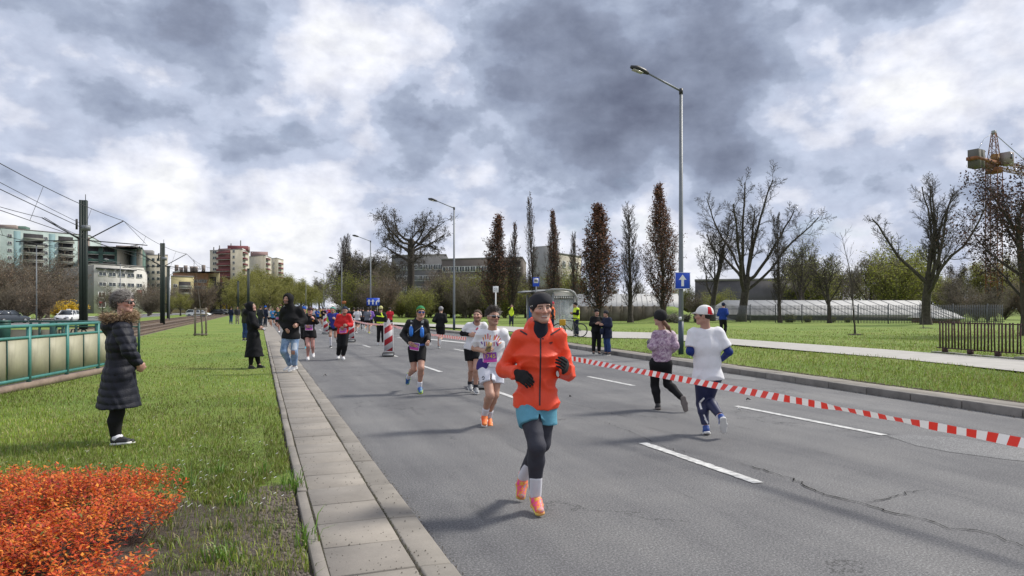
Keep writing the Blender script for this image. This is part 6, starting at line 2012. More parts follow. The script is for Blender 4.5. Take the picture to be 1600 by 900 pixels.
# ---- things worn on the head, in head coordinates
def hp_(J, x, y, z): return J['hd'] + J['R'] @ (np.array([x, y, z]) * J['s'])
def hair_ex(th=.012, back=0.0, low=.0, front=.052):
    """cap of hair: skull grown by th, cut away from the face"""
    def f(J):
        s, R = J['s'], J['R']
        P = [ell(hp_(J, 0, .016, .034), np.array((.077 + th, .099 + th, .090 + th)) * s, R, .02)]
        if back: P.append(ell(hp_(J, 0, .06, -.03), np.array((.065, .05, back)) * s, R, .03))
        P.append(ell(hp_(J, 0, -.10, -.055 + (front - .052)), np.array((.10, .105, .105)) * s, R, .01, '-'))
        P.append(ell(hp_(J, 0, -.02, -.12 + low), np.array((.13, .10, .09)) * s, R, .01, '-'))
        return P
    return f
def strands(root, J, n, ln, tones, flow=(0, 1, -.35), lift=.4, wid=.0035, edge=.014, seed=1, vol=.010):
    """locks of hair lying over the skull, one narrow blade each"""
    r = np.random.default_rng(seed)
    d = r.normal(0, 1, (n * 4, 3))
    d /= np.linalg.norm(d, axis=1)[:, None]
    p = np.array([0, .016, .034]) + d * np.array([.077 + vol, .099 + vol, .090 + vol])
    ok = (p[:, 2] > edge - .62 * p[:, 1] + r.normal(0, .007, len(p))) & (p[:, 2] > -.075)
    p, d = p[ok][:n], d[ok][:n]
    t = np.asarray(flow, float)[None] + r.normal(0, .35, p.shape)
    t -= d * (t * d).sum(1)[:, None]
    t /= np.linalg.norm(t, axis=1)[:, None]
    t = t + d * lift * r.uniform(.3, 1.2, (len(p), 1))
    L = ln * r.uniform(.6, 1.3, (len(p), 1))
    sd = np.cross(t, d)
    sd /= np.linalg.norm(sd, axis=1)[:, None] + 1e-9
    q = [p - sd * wid, p + sd * wid, p + t * L * .55 + sd * wid * .8 - d * .002, p + t * L - d * .006]
    V = np.stack(q, 1).reshape(-1, 3) * J['s'] @ J['R'].T + J['hd']
    C = np.asarray(tones)[r.integers(0, len(tones), len(p))]
    return stuff(put('hair_locks', mesh('hair_locks', V, np.arange(len(V)).reshape(-1, 4), np.repeat(C, 4, 0)), attr_mat('hair_lock', .5), root))
def hat_ex(th=.016, low=0.0):
    def f(J):
        s, R = J['s'], J['R']
        return [ell(hp_(J, 0, .014, .040), np.array((.077 + th, .099 + th, .088 + th)) * s, R, .02)]
    return f
def hat_planes(z=.022, tilt=-.25):
    def f(J): return [(hp_(J, 0, 0, z), J['R'] @ np.array([0, tilt, -1.0]))]
    return f
def band_planes(z0, z1, tilt=-.28):
    def f(J): return [(hp_(J, 0, 0, z0), J['R'] @ np.array([0, tilt, -1.0])), (hp_(J, 0, 0, z1), J['R'] @ np.array([0, -tilt, 1.0]))]
    return f
def collar_ex(r=.075, h=.07, off=(0, .0, 0)):
    def f(J):
        up = nrm(J['hd'] - J['sm'])
        a = J['sm'] + np.asarray(off)
        return [cap(a, a + up * h * J['s'] * 1.6, (r + .015) * J['s'], r * J['s'], .02, flat=True)]
    return f
def glasses(root, J, frame, lens, w=1.0):
    s = J['s']
    g = lambda x, y, z: hp_(J, x, y, z)
    mb = MB()
    mb.tube([g(-.062, -.082, .010), g(0, -.105, .012), g(.062, -.082, .010)], .0035 * s * w, 5)
    for q in (1, -1): mb.tube([g(q * .062, -.082, .010), g(q * .088, .02, .006)], .003 * s * w, 5)
    o = mb.put('glasses', frame, root)
    ml = MB()
    for q in (1, -1):
        a = [g(q * .006, -.106, .016), g(q * .060, -.086, .016), g(q * .058, -.083, -.016), g(q * .014, -.101, -.020)]
        b_ = [p + J['R'] @ np.array([0, .004, 0]) for p in a]
        ml.add(a + b_, MB.BQ)
    ml.put('lens', lens, o)
    return o
def decal(root, name, Vg, Fg, m, fn, off=.004, dirv_=(0, 1, 0)):
    """flat print laid on a garment: fn = (verts 3d with any y, faces); projected along dirv_ onto the garment"""
    Vp, Fp = fn
    bv = BVHTree.FromPolygons([tuple(map(float, v)) for v in Vg], [tuple(map(int, f)) for f in Fg])
    d = Vector(dirv_).normalized()
    out, okv = [], []
    for v in Vp:
        p = Vector(v) - d * 1.5
        h = bv.ray_cast(p, d)
        okv.append(h[0] is not None)
        out.append(tuple((h[0] - d * off)) if h[0] is not None else tuple(v))
    Fk = [f for f in Fp if all(okv[i] for i in f)]
    if not Fk: return None
    me = bpy.data.meshes.new(name)
    me.from_pydata(out, [], Fk)
    for p in me.polygons: p.use_smooth = True
    return put(name, me, m, root)
def gridq(a, b_, c, d, n=6, m_=4):
    """grid between corners a (bottom left), b (bottom right), c (top right), d (top left)"""
    a, b_, c, d = (np.asarray(q, float) for q in (a, b_, c, d))
    V, F = [], []
    for j in range(m_ + 1):
        for i in range(n + 1):
            s_, t_ = i / n, j / m_
            V.append((a * (1 - s_) + b_ * s_) * (1 - t_) + (d * (1 - s_) + c * s_) * t_)
    for j in range(m_):
        for i in range(n): F.append((j * (n + 1) + i, j * (n + 1) + i + 1, (j + 1) * (n + 1) + i + 1, (j + 1) * (n + 1) + i))
    return V, F
def strip(pts, w, n=None):
    """ribbon of width w in the picture plane along points (x, z)"""
    V, F = [], []
    P = [np.array(p, float) for p in pts]
    Q = []
    for a, c in zip(P[:-1], P[1:]):
        k = max(1, int(np.linalg.norm(c - a) / .02))
        for i in range(k): Q.append(a + (c - a) * i / k)
    Q.append(P[-1])
    for i, p in enumerate(Q):
        d = nrm(Q[min(i + 1, len(Q) - 1)] - Q[max(i - 1, 0)])
        V += [(p[0] - d[1] * w / 2, 0, p[1] + d[0] * w / 2), (p[0] + d[1] * w / 2, 0, p[1] - d[0] * w / 2)]
        if i: F.append((2 * i - 2, 2 * i - 1, 2 * i + 1, 2 * i))
    return V, F
def text_print(s_, c, wdt, hgt, roll=0.0):
    V, F = text_mesh(s_)
    asp = (V[:, 1].max() - V[:, 1].min())
    cr, sr = math.cos(roll), math.sin(roll)
    X, Z = V[:, 0] * wdt, V[:, 1] / asp * hgt
    return [(c[0] + x * cr - z * sr, 0, c[1] + x * sr + z * cr) for x, z in zip(X, Z)], F
m_bibp = mat('bib_purple', (.16, .05, .42), .5, .12, 6, col2=(.34, .05, .36)); m_bibw = mat('bib_white', (.75, .75, .76), .5, .04, 6)
m_biby = mat('bib_yellow', (.78, .62, .05), .5, .05, 6); m_bibm = mat('bib_magenta', (.55, .05, .36), .5, .08, 6)
m_bibor = mat('bib_orange', (.75, .30, .06), .5, .08, 6)
def bib(root, g, c, w, h, num, roll=0.0, numcol=None, field=None):
    """race number pinned to the front: white edge, purple field, yellow number, magenta foot"""
    cr, sr = math.cos(roll), math.sin(roll)
    def q(x, z): return (c[0] + x * cr - z * sr, 0, c[1] + x * sr + z * cr)
    o = decal(root, 'race_bib', g[0], g[1], m_bibw, gridq(q(-w / 2, -h / 2), q(w / 2, -h / 2), q(w / 2, h / 2), q(-w / 2, h / 2)), .010)
    if o is None: return
    k = .46
    decal(o, 'bib_field', g[0], g[1], field or m_bibp, gridq(q(-w * k, -h * .20), q(w * k, -h * .20), q(w * k, h * .44), q(-w * k, h * .44)), .012)
    decal(o, 'bib_foot', g[0], g[1], m_bibm, gridq(q(-w * k, -h * .44), q(w * k, -h * .44), q(w * k, -h * .20), q(-w * k, -h * .20)), .012)
    V, F = text_print(num, (c[0], c[1] + h * .10), w * .74, h * .36, roll)
    decal(o, 'number', g[0], g[1], numcol or m_biby, (V, F), .0145)
# ------------------------------------------------------------------ the runners and spectators
def band2(z0, t0, z1, t1):
    def f(J): return [(hp_(J, 0, 0, z0), J['R'] @ np.array([0, t0, -1.0])), (hp_(J, 0, 0, z1), J['R'] @ np.array([0, t1, 1.0]))]
    return f
C_hair = mat('hair_dark', (.022, .016, .012), .75, .35, 60, .5, 180)
C_hairb = mat('hair_brown', (.07, .04, .022), .75, .3, 60, .5, 180)
C_hairg = mat('hair_grey', (.035, .03, .027), .6, .5, 34, .6, 110, col2=(.11, .10, .092))
C_blk = cloth('black', (.0095, .0095, .011)); C_blk2 = cloth('charcoal', (.03, .031, .037)); C_navy = cloth('navy', (.015, .02, .045))
C_orange = mat('cloth_orange_shell', (.80, .062, .016), .52, .05, 9, .12, 90)
C_lblue = cloth('light_blue', (.115, .32, .42)); C_gleg = cloth('grey_leggings', (.045, .046, .06), .7)
C_white = cloth('white', (.72, .72, .75), .8, .04); C_wsock = cloth('white_sock', (.66, .66, .70), .85, .06)
def shoe_mat(name, stops):
    m = bpy.data.materials.new(name)
    m.use_nodes = True
    B = NB(m.node_tree)
    p = m.node_tree.nodes['Principled BSDF']
    t = B.n('ShaderNodeTexCoord').outputs['Object']
    B.link(B.ramp(B.noise(t, 16.0, 3, .6, 1.2), stops, 'CONSTANT'), p.inputs['Base Color'])
    p.inputs['Roughness'].default_value = .6
    return m
S_multi = shoe_mat('shoe_multicolour', [(0, (.80, .06, .26)), (.42, (.80, .16, .06)), (.49, (.72, .42, .06)), (.54, (.80, .08, .20)), (.62, (.10, .42, .50)), (.66, (.78, .28, .06))])
S_orange = shoe_mat('shoe_orange', [(0, (.80, .10, .02)), (.45, (.80, .20, .04)), (.62, (.80, .30, .10))])
S_white = mat('shoe_white', (.66, .66, .67), .6, .08, 8); S_black = mat('shoe_black', (.018, .018, .02), .6, .1, 8)
S_blue = shoe_mat('shoe_blue', [(0, (.02, .08, .30)), (.5, (.03, .14, .42)), (.62, (.25, .40, .05))]); S_grey = mat('shoe_grey', (.22, .23, .24), .6, .15, 8)
S_solew = mat('sole_white', (.68, .68, .66), .7, .06, 8); S_solek = mat('sole_dark', (.05, .05, .052), .8, .1, 8); S_soley = mat('sole_yellow', (.62, .52, .10), .7, .1, 8, col2=(.70, .26, .10)); S_solelime = mat('sole_lime', (.35, .50, .05), .7, .1)
L_pink = mat('laces_pink', (.80, .06, .26), .7, .05); L_white = mat('laces_white', (.7, .7, .7), .7, .05); L_blk = mat('laces_black', (.02, .02, .02), .7, .05); L_or = mat('laces_orange', (.8, .35, .12), .7, .05)
GLK = mat('glove_knit', (.010, .010, .011), .9, .2, 40)
M_lensblue = mat('lens_mirror_blue', (.02, .10, .42), .08, .1, 30, metal=.6); M_lensdark = mat('lens_dark', (.012, .012, .015), .1, 0)
M_frk = mat('frame_black', (.012, .012, .012), .4, 0); M_frw = mat('frame_white', (.7, .7, .7), .4, 0)

# 1 --- the man in the orange shell, nearest
Z0, u0 = 5.5, 838
J = px(u0, Z0, 0, dict(hd=(845.5, 481, -.04), shr=(810, 524, .02), shl=(873, 522, .04), elr=(787, 578, .13), wrr=(808, 583, -.10), hnr=(829, 600, -.16),
    ell=(886, 582, .08), wrl=(884, 577, -.17), hnl=(881, 567, -.32), hpr=(823, 627, .03), hpl=(852, 627, .04), knr=(839, 697, -.17), anr=(836, 770, .04), tor=(844, 800, -.12),
    knl=(847, 692, .04), anl=(818, 741, .38), tol=(814, 774, .31)))
J['pnr'] = (.4, .6, -.5); J['pnl'] = (-.5, .1, .2)
root, J, M = person('runner in a bright orange hooded jacket, black headband and light blue shorts', (*D(u0, Z0), 0), J,
    dict(glove=GLK, brow=(.07, .04, .025), stubble=((.17, .095, .07), .38), teeth=True, skin=(.56, .33, .245), chin=1.25),
    [dict(name='leggings', mat=C_gleg, torso=(.1, .01), legs=1.93, g=.009, res=.012, lflare=0, disp=creases(.0045, 3)),
     dict(name='shorts', mat=C_lblue, torso=(.15, .02), legs=.52, g=.010, lflare=.026, res=.009, disp=creases(.008, 1.0), extra=lambda J: [ell(J['hm'] + np.array([.022, 0, -.185]), (.014, .3, .12), None, .015, '-')]),
     dict(name='jacket', mat=C_orange, torso=(1, .045), arms=2.0, g=.020, gt=.008, cuff=1.1, res=.009, disp=creases(.017, .4), flare=.008,
          extra=lambda J: [ell(J['sm'] + np.array([0, .075, .060]), (.122, .070, .095), None, .03)] + collar_ex(.090, .085, (0, .016, .01))(J) + [ell(J['sm'] + np.array([.008, -.105, .105]), (.046, .085, .085), None, .015, '-')]),
     dict(name='neck_gaiter', mat=cloth('gaiter', (.018, .021, .033)), extra=lambda J: [cap(J['sm'] + np.array([0, -.025, .0]), J['hd'] + np.array([0, -.004, -.100]),   .076, .060, .02, flat=True)], res=.009, disp=folds(.004, 3, 60)),
     dict(name='hair', mat=C_hair, extra=hair_ex(.009), res=.008),
     dict(name='headband', mat=mat('cloth_headband', (.014, .015, .021), .85, .15, 30), extra=hat_ex(.017), planes=band2(-.040, -.88, .098, .42), res=.007),
     dict(name='sock', mat=C_wsock, calf=(.62, 1), g=.009, res=.010)],
    head=(14, 4, -3), res=.015, fres=.0042, shoes=(S_multi, S_soley, L_pink), hand_curl=.62)
JM = M['jacket']
def on(pts, Z=Z0, uc=u0): return [((u - 800) / FPX * Z - (uc - 800) / FPX * Z0, CAM_H - (v - HOR) / FPX * Z) for u, v in pts]
z0_ = Z0 - .12
m_zip = mat('zip_black', (.015, .015, .02), .5, 0)
decal(root, 'zip', JM[0], JM[1], m_zip, strip(on([(845, 514), (845, 545), (844.5, 580), (843.5, 634)], z0_), .012), .003)
decal(root, 'shoulder_seam', JM[0], JM[1], m_zip, strip(on([(803, 511), (813, 517), (824, 523.5)], z0_), .012), .004)
decal(root, 'shoulder_seam', JM[0], JM[1], m_zip, strip(on([(861, 524), (869, 519), (877, 514.5)], z0_), .010), .004)
decal(root, 'logo', JM[0], JM[1], m_zip, strip(on([(859, 536), (861.5, 538.5), (864.5, 535), (862, 535.5), (860, 537)], z0_), .006), .004)
decal(root, 'button', JM[0], JM[1], m_zip, strip(on([(847.5, 530), (849, 529), (849.5, 530.5)], z0_), .010), .004)
hb = M['headband']
decal(root, 'headband_tag', hb[0], hb[1], L_white, strip([(J['hd'][0] - .088, J['hd'][2] + .012), (J['hd'][0] - .070, J['hd'][2] + .017)], .007), .003)

# 2 --- the man in the white printed shirt with sunglasses
Z0, u0 = 9.45, 765
J = px(u0, Z0, 0, dict(hd=(771, 495, -.05), shr=(751, 520, .0), shl=(787, 519, .05), elr=(740.5, 544, .10), wrr=(757, 549, -.16), hnr=(766, 545, -.24), ell=(796, 543, .15), wrl=(794, 553, -.1),
    hpr=(757, 571, .0), hpl=(777, 571, .04), knr=(766, 617, -.20), anr=(757.5, 645, .12), tor=(757, 666, -.02), knl=(773, 617, -.02), anl=(763, 650, .30), tol=(767, 667, .14)))
J['pnr'] = (.5, .5, -.3)
root, J, M = person('runner in a white T-shirt with handprints, white shorts and dark sunglasses', (*D(u0, Z0), 0), J,
    dict(stubble=((.12, .07, .05), .35), brow=(.03, .02, .015), skin=(.46, .26, .185)),
    [dict(name='shorts', mat=cloth('white_shorts', (.66, .67, .74), .75, .04), torso=(.25, .02), legs=.60, g=.016, lflare=.026, res=.011, disp=creases(.008, 2), extra=lambda J: [ell(J['hm'] + np.array([.006, 0, -.21]), (.014, .3, .13), None, .015, '-')]),
     dict(name='shirt', mat=C_white, torso=(1, .01), arms=.80, g=.022, gt=.010, res=.012, disp=creases(.013, 2), cuff=1.1),
     dict(name='waist_wrap', mat=cloth('purple_wrap', (.05, .03, .17), .8), torso=(.25, .06), g=.040, res=.014, disp=folds(.006, 5), planes=lambda J: [(J['hm'] + np.array([-.035, 0, 0]), (1, 0, -.5))]),
     dict(name='hair', mat=C_hair, extra=hair_ex(.008, .03, .0, .080), res=.010, planes=lambda J: [(hp_(J, 0, 0, .016), J['R'] @ np.array([0, -.62, -1.0]))]),
     dict(name='sock', mat=C_wsock, calf=(.72, 1), g=.008, res=.013)],
    head=(26, -2, 4), res=.018, fres=.0062, shoes=(S_orange, S_solew, L_or), hand_curl=.7)
glasses(root, J, M_frw, M_lensdark, 1.3)
strands(root, J, 1500, .050, [(.03, .02, .014), (.05, .033, .022), (.02, .014, .01)], (.3, .5, .2), .75, .005, .022, 3, .006)
sh = M['shirt']
def on2(pts): return [((u - 800) / FPX * (Z0 - .12) - (u0 - 800) / FPX * Z0, CAM_H - (v - HOR) / FPX * (Z0 - .12)) for u, v in pts]
Por, Pred, Ppur = mat('print_orange', (.62, .22, .06), .7, .2, 30), mat('print_red', (.50, .05, .10), .7, .2, 30), mat('print_purple', (.16, .06, .30), .7, .2, 30)
for k, (a, c, mm) in enumerate((((756, 533), (754.5, 527), Por), ((759, 530.5), (757.8, 523), Por), ((762.3, 530), (762, 521.5), Pred), ((765, 531), (766, 524), Por), ((753.5, 538), (751.5, 534), Ppur),
        ((773, 531), (776.5, 523), Pred), ((776, 532), (780, 525), Por), ((778, 534), (782, 529), Pred), ((771.5, 532), (773, 524), Por), ((779, 538), (783.5, 535), Por))):
    decal(root, 'print', sh[0], sh[1], mm, strip(on2([a, c]), .016), .004)
for a, c, mm in (((757, 534), (757, 541), Ppur), ((760, 534), (760, 541), Por), ((763, 534), (764, 542), Ppur), ((772, 534), (772, 541), Pred), ((775, 534), (777.5, 541), Ppur), ((778, 535), (778, 541), Pred)):
    decal(root, 'print', sh[0], sh[1], mm, strip(on2([a, c]), .013), .004)
bib(root, sh, on2([(765.5, 558.5)])[0], .20, .15, '1745', R_(3))
ww = M['shorts']
decal(root, 'shorts_logo', ww[0], ww[1], M_lensdark, strip(on2([(753.5, 590), (755, 587), (757, 588.5), (756, 592), (754, 592)]), .010), .004)
hx_ = on2([(764.5, 541)])[0]
gel = tag(put('gel_packet', bevel(MB().box((0, 0, 0), (.055, .03, .13)).put('x_', m_bibor), .012, 2).data, mat('gel_gold', (.50, .36, .12), .35, .3, 20, col2=(.05, .05, .05))), 'crumpled gold packet in the hand of the runner with sunglasses', 'packet')
bpy.data.objects.remove(bpy.data.objects['x_'])
bw = D(u0, Z0)
hxw = np.array([hx_[0], -.27])
gel.location = (bw[0] + hxw[0] * RT[0] + hxw[1] * FW[0], bw[1] + hxw[0] * RT[1] + hxw[1] * FW[1], hx_[1])
gel.rotation_euler = (.2, R_(16), .3)

# 3 --- bearded man in white behind him
Z0, u0 = 13.2, 741
J = px(u0, Z0, 0, dict(hd=(746, 494, -.12), shr=(731, 508, .0), shl=(757, 507, .03), elr=(722.5, 521, .06), wrr=(735, 523, -.16), ell=(762, 524, .1), wrl=(757, 531, -.12), hpr=(733, 544, .02), hpl=(746, 544, .04),
    knr=(737, 577, .02), anr=(734, 598, .30), tor=(736, 611, .14), knl=(744, 577, -.18), anl=(743.5, 604, -.02), tol=(745.5, 613, -.18)))
root, J, M = person('bearded runner in a white shirt with black sleeve and black shorts', (*D(u0, Z0), 0), J,
    dict(stubble=((.13, .06, .035), .8), brow=(.08, .04, .02), skin=(.46, .26, .19)),
    [dict(name='shorts', mat=C_blk, torso=(.25, .03), legs=.58, g=.018, lflare=.022, res=.018),
     dict(name='sleeve', mat=C_blk, arms=1.9, sides='r', g=.008, res=.018),
     dict(name='shirt', mat=C_white, torso=(1, .03), arms=.75, g=.020, gt=.012, res=.015, disp=creases(.012, 7)),
     dict(name='scarf', mat=cloth('buff_purple', (.04, .03, .10)), extra=collar_ex(.066, .055, (0, -.012, .012)), res=.014),
     dict(name='hair', mat=C_hairb, extra=hair_ex(.007, 0, 0, .07), res=.012, planes=lambda J: [(hp_(J, 0, 0, .014), J['R'] @ np.array([0, -.62, -1.0]))]),
     dict(name='sock', mat=C_blk2, calf=(.85, 1), g=.008, res=.016)],
    head=(-12, -12, 0), res=.02, fres=.008, shoes=(S_grey, S_solew, L_white), hand_curl=.7)
sh = M['shirt']
decal(root, 'print', sh[0], sh[1], Pred, strip([(J['ch'][0] + .02, J['ch'][2] + .06), (J['ch'][0] + .06, J['ch'][2] + .10)], .03), .004)
decal(root, 'print', sh[0], sh[1], Ppur, strip([(J['ch'][0] - .0, J['ch'][2] - .10), (J['ch'][0] + .0, J['ch'][2] + .02)], .03), .004)

# 4 --- man with the green cap and blue lenses
Z0, u0 = 13.3, 652
J = px(u0, Z0, 0, dict(hd=(657.5, 488.5, -.06), shr=(639, 503, .02), shl=(665, 502, .04), elr=(630, 523, .12), wrr=(640, 536, -.12), ell=(668, 523, .14), wrl=(669.5, 534, -.12), hpr=(645, 545, .02), hpl=(658.5, 545, .02),
    knr=(647, 577, -.04), anr=(638, 588, .36), tor=(636, 602, .46), knl=(658, 575, -.20), anl=(655.5, 603, .0), tol=(657.5, 613.5, -.17)))
J['flr'] = J['fll'] = (1, 0, 0)
root, J, M = person('runner in a green cap, blue mirrored glasses and black top with blue bottles', (*D(u0, Z0), 0), J,
    dict(brow=(.05, .03, .02), skin=(.46, .25, .18)),
    [dict(name='shorts', mat=C_blk, torso=(.25, .02), legs=.66, g=.012, lflare=.004, res=.016),
     dict(name='jacket', mat=cloth('black_jacket', (.016, .016, .018), .65), torso=(1, .0), arms=1.95, g=.022, gt=.014, res=.014, disp=creases(.011, 9), extra=collar_ex(.072, .06)),
     dict(name='cap', mat=cloth('green_cap', (.03, .20, .075), .8, .1, 0, 0, 30), extra=hat_ex(.012), planes=hat_planes(.030, -.45), res=.011),
     dict(name='cap_trim', mat=cloth('yellow_trim', (.55, .45, .04)), extra=hat_ex(.0145), planes=band2(.028, -.45, .042, .45), res=.010),
     dict(name='hair', mat=C_hair, extra=hair_ex(.006), res=.014),
     dict(name='sock', mat=C_wsock, calf=(.74, 1), g=.008, res=.015)],
    head=(16, -3, 0), res=.02, fres=.0075, shoes=(S_blue, S_solelime, L_white), hand_curl=.9)
glasses(root, J, M_frk, M_lensblue, 1.5)
jm = M['jacket']
mblu = mat('bottle_blue', (.03, .18, .62), .35, .1, 10)
for q, t_ in ((1, 0), (-1, .02)):
    c = J['ch'] + np.array([q * .105 + .01, -.155, -.02 + t_])
    bt = MB().tube([c + (0, 0, -.10), c + (0, -.01, -.06), c + (0, -.01, .05), c + (0, 0, .085)], [.028, .040, .038, .022], 10).put('bottle', mblu, root, True)
    MB().tube([c + (0, 0, .085), c + (0, .005, .12)], [.016, .012], 8).put('bottle_cap', m_white, bt, True)
    decal(root, 'vest_pocket', jm[0], jm[1], m_grey, strip([(c[0], c[2] + .17), (c[0], c[2] + .23)], .05), .012)
    decal(root, 'vest_strap', jm[0], jm[1], C_blk2, strip([(c[0], c[2] - .12), (c[0] - .01 * q, c[2] + .26)], .07), .008)
decal(root, 'cord', jm[0], jm[1], m_grey, strip([(J['ch'][0] - .03, J['ch'][2] - .03), (J['ch'][0] + .09, J['ch'][2] + .07)], .008), .012)
decal(root, 'belt', jm[0], jm[1], mat('belt_blue', (.05, .10, .35), .6, .1), strip([(J['hm'][0] - .16, J['hm'][2] + .06), (J['hm'][0] + .17, J['hm'][2] + .09)], .035), .008)
bib(root, jm, (J['hm'][0] - .05, J['hm'][2] + .055), .22, .15, '17085', R_(-8))

# 5 --- red jacket
Z0, u0 = 22.0, 536
J = px(u0, Z0, 0, dict(hd=(539, 485, -.12), shr=(529, 493.5, .02), shl=(545.5, 493, .02), elr=(525.5, 507, .08), wrr=(533, 512, -.18), ell=(548.5, 507.5, .08), wrl=(541.5, 508.5, -.2), hpr=(531.5, 519, 0), hpl=(540.5, 519, 0),
    knr=(530.5, 540.5, -.14), anr=(528.5, 555, .2), tor=(527.5, 560, -.0), knl=(539, 540, -.16), anl=(535.5, 556.5, -.04), tol=(537.5, 561.5, -.22)))
root, J, M = person('runner in a red jacket, dark cap and black tights with a number belt', (*D(u0, Z0), 0), J, dict(skin=(.36, .20, .15), brow=(.03, .02, .02)),
    [dict(name='trousers', mat=C_blk, torso=(.2, .0), legs=1.9, g=.022, lflare=.01, res=.022),
     dict(name='jacket', mat=cloth('red', (.55, .022, .025), .65), torso=(1, .06), arms=1.9, g=.034, gt=.022, res=.018, disp=creases(.014, 3), extra=collar_ex(.075, .06)),
     dict(name='cap', mat=cloth('dark_blue_cap', (.02, .03, .06)), extra=lambda J: hat_ex(.014)(J) + [ecap(hp_(J, 0, -.07, .045), hp_(J, 0, -.15, .032), (1, 0, 0), (.062, .012), (.045, .008), .01)], planes=lambda J: [(hp_(J, 0, 0, .018), J['R'] @ np.array([0, -.12, -1.0]))], res=.016)],
    head=(0, -18, 0), res=.026, fres=.012, shoes=(S_white, S_solew, None), hand_curl=.9)
bib(root, M['jacket'], (J['hm'][0] + .03, J['hm'][2] + .055), .21, .15, '1807', R_(4), m_bibor)

# 6 --- woman in black with cap and purple number
Z0, u0 = 22.0, 484
J = px(u0, Z0, 0, dict(hd=(484.5, 486, -.08), shr=(477, 494, .02), shl=(491, 494, .02), elr=(473.5, 507, .08), wrr=(479, 510, -.14), ell=(495, 504, .02), wrl=(490.5, 498, -.2), hpr=(479.5, 519, 0), hpl=(488, 519, 0),
    knr=(481, 541, -.2), anr=(481, 557, -.04), tor=(480.5, 562, -.22), knl=(488.5, 541, -.08), anl=(489, 551, .34), tol=(489, 557, .22)))
root, J, M = person('woman running in black with a brown cap and a purple number on her front', (*D(u0, Z0), 0), J, dict(skin=(.50, .25, .21), brow=(.05, .03, .02)),
    [dict(name='shorts', mat=C_blk, torso=(.25, .06), legs=.42, g=.035, lflare=.03, res=.022),
     dict(name='top', mat=C_blk, torso=(1, .03), arms=1.9, g=.022, res=.02, disp=folds(.006, 3), extra=collar_ex(.066, .05)),
     dict(name='cap', mat=cloth('brown_cap', (.06, .035, .028)), extra=lambda J: hat_ex(.02)(J), planes=hat_planes(.03, -.2), res=.016),
     dict(name='cap_brim', mat=cloth('dark_brim', (.015, .02, .04)), extra=lambda J: [ecap(hp_(J, 0, -.07, .03), hp_(J, 0, -.13, .015), (1, 0, 0), (.075, .016), (.055, .012), .01)], res=.014),
     dict(name='hair', mat=C_hairb, extra=hair_ex(.012, .06), res=.018)],
    head=(8, -8, 0), res=.026, fres=.012, fem=True, shoes=(S_white, S_solew, None), hand_curl=.9)
bib(root, M['top'], (J['hm'][0] + .01, J['hm'][2] + .15), .24, .17, '18857', 0)
decal(root, 'arm_patch', M['top'][0], M['top'][1], m_bibor, strip([(J['ell'][0] - .10, J['ell'][2] + .08), (J['ell'][0] - .05, J['ell'][2] + .04)], .05), .006)

# 7 --- woman in the quilted coat (seen from her right side)
Z0, u0 = 7.75, 188
J = px(u0, Z0, .1, dict(hd=(194, 472.5, .02), shr=(190, 512, -.17), shl=(190, 511, .17), elr=(201, 548, -.24), wrr=(217, 571, -.15), hnr=(226, 578, -.06), ell=(201, 548, .22), wrl=(217, 573, .10), hnl=(226, 580, .02),
    hpr=(186, 586, -.09), hpl=(186, 586, .09), knr=(183, 645, -.09), knl=(184, 645, .08), anr=(179.5, 684, -.10), anl=(182, 683, .10), tor=(207, 690, -.16), tol=(209, 689, .12)))
J['flr'] = J['fll'] = (0, 1, 0)
def quilt(X, Y, Z):
    p = Z * f32(math.pi / .083) + .55 * np.sin(6 * X + 2 * Z) + .45 * np.sin(7 * Y - 3 * Z)
    return (-f32(.0135) * np.abs(np.sin(p)) ** f32(.55) * (.75 + .35 * np.sin(9 * X + 5 * Z)) + f32(.008) + f32(.006) * np.abs(np.sin(31 * X + 17 * Z + 2 * np.sin(23 * Y))) ** 2).astype(f32)
C_puff = mat('cloth_quilted_navy', (.0065, .008, .016), .58, .2, 8, .25, 70, spec=.35)
root, J, M = person('woman in a long dark quilted coat with a fur-trimmed hood, standing in profile', (*D(u0, Z0), .1), J,
    dict(skin=(.48, .27, .21), brow=(.16, .13, .11), build=1.15),
    [dict(name='leggings', mat=C_blk, torso=(.1, .0), legs=1.96, g=.012, res=.016),
     dict(name='coat', mat=C_puff, torso=(1, .36), arms=1.97, g=.042, gt=.024, flare=.085, cuff=.7, res=.0105, disp=quilt, extra=lambda J: [ell(J['sm'] + np.array([-.09, 0, .04]), (.135, .145, .13), None, .05)] + collar_ex(.088, .10)(J), down=(0, 0, -1)),
     dict(name='hair', mat=C_hairg, extra=lambda J: hair_ex(.010, .05, .0, .066)(J) + [ell(hp_(J, 0, .112, -.018), (.046, .042, .048), J['R'], .02)], res=.008, disp=folds(.004, 1, 120)),
     dict(name='sock', mat=C_wsock, calf=(.985, 1), g=.012, res=.012)],
    head=(88, 0, 0), res=.017, fres=.0062, fem=True, shoes=(S_black, S_solew, L_white), hand_curl=.8)
glasses(root, J, M_frk, M_lensdark, 1.4)
strands(root, J, 2600, .085, [(.05, .04, .034), (.09, .08, .072), (.20, .185, .17), (.30, .28, .26), (.035, .028, .024)], (0, 1, -.28), .10, .0028, .004, 8, .009)
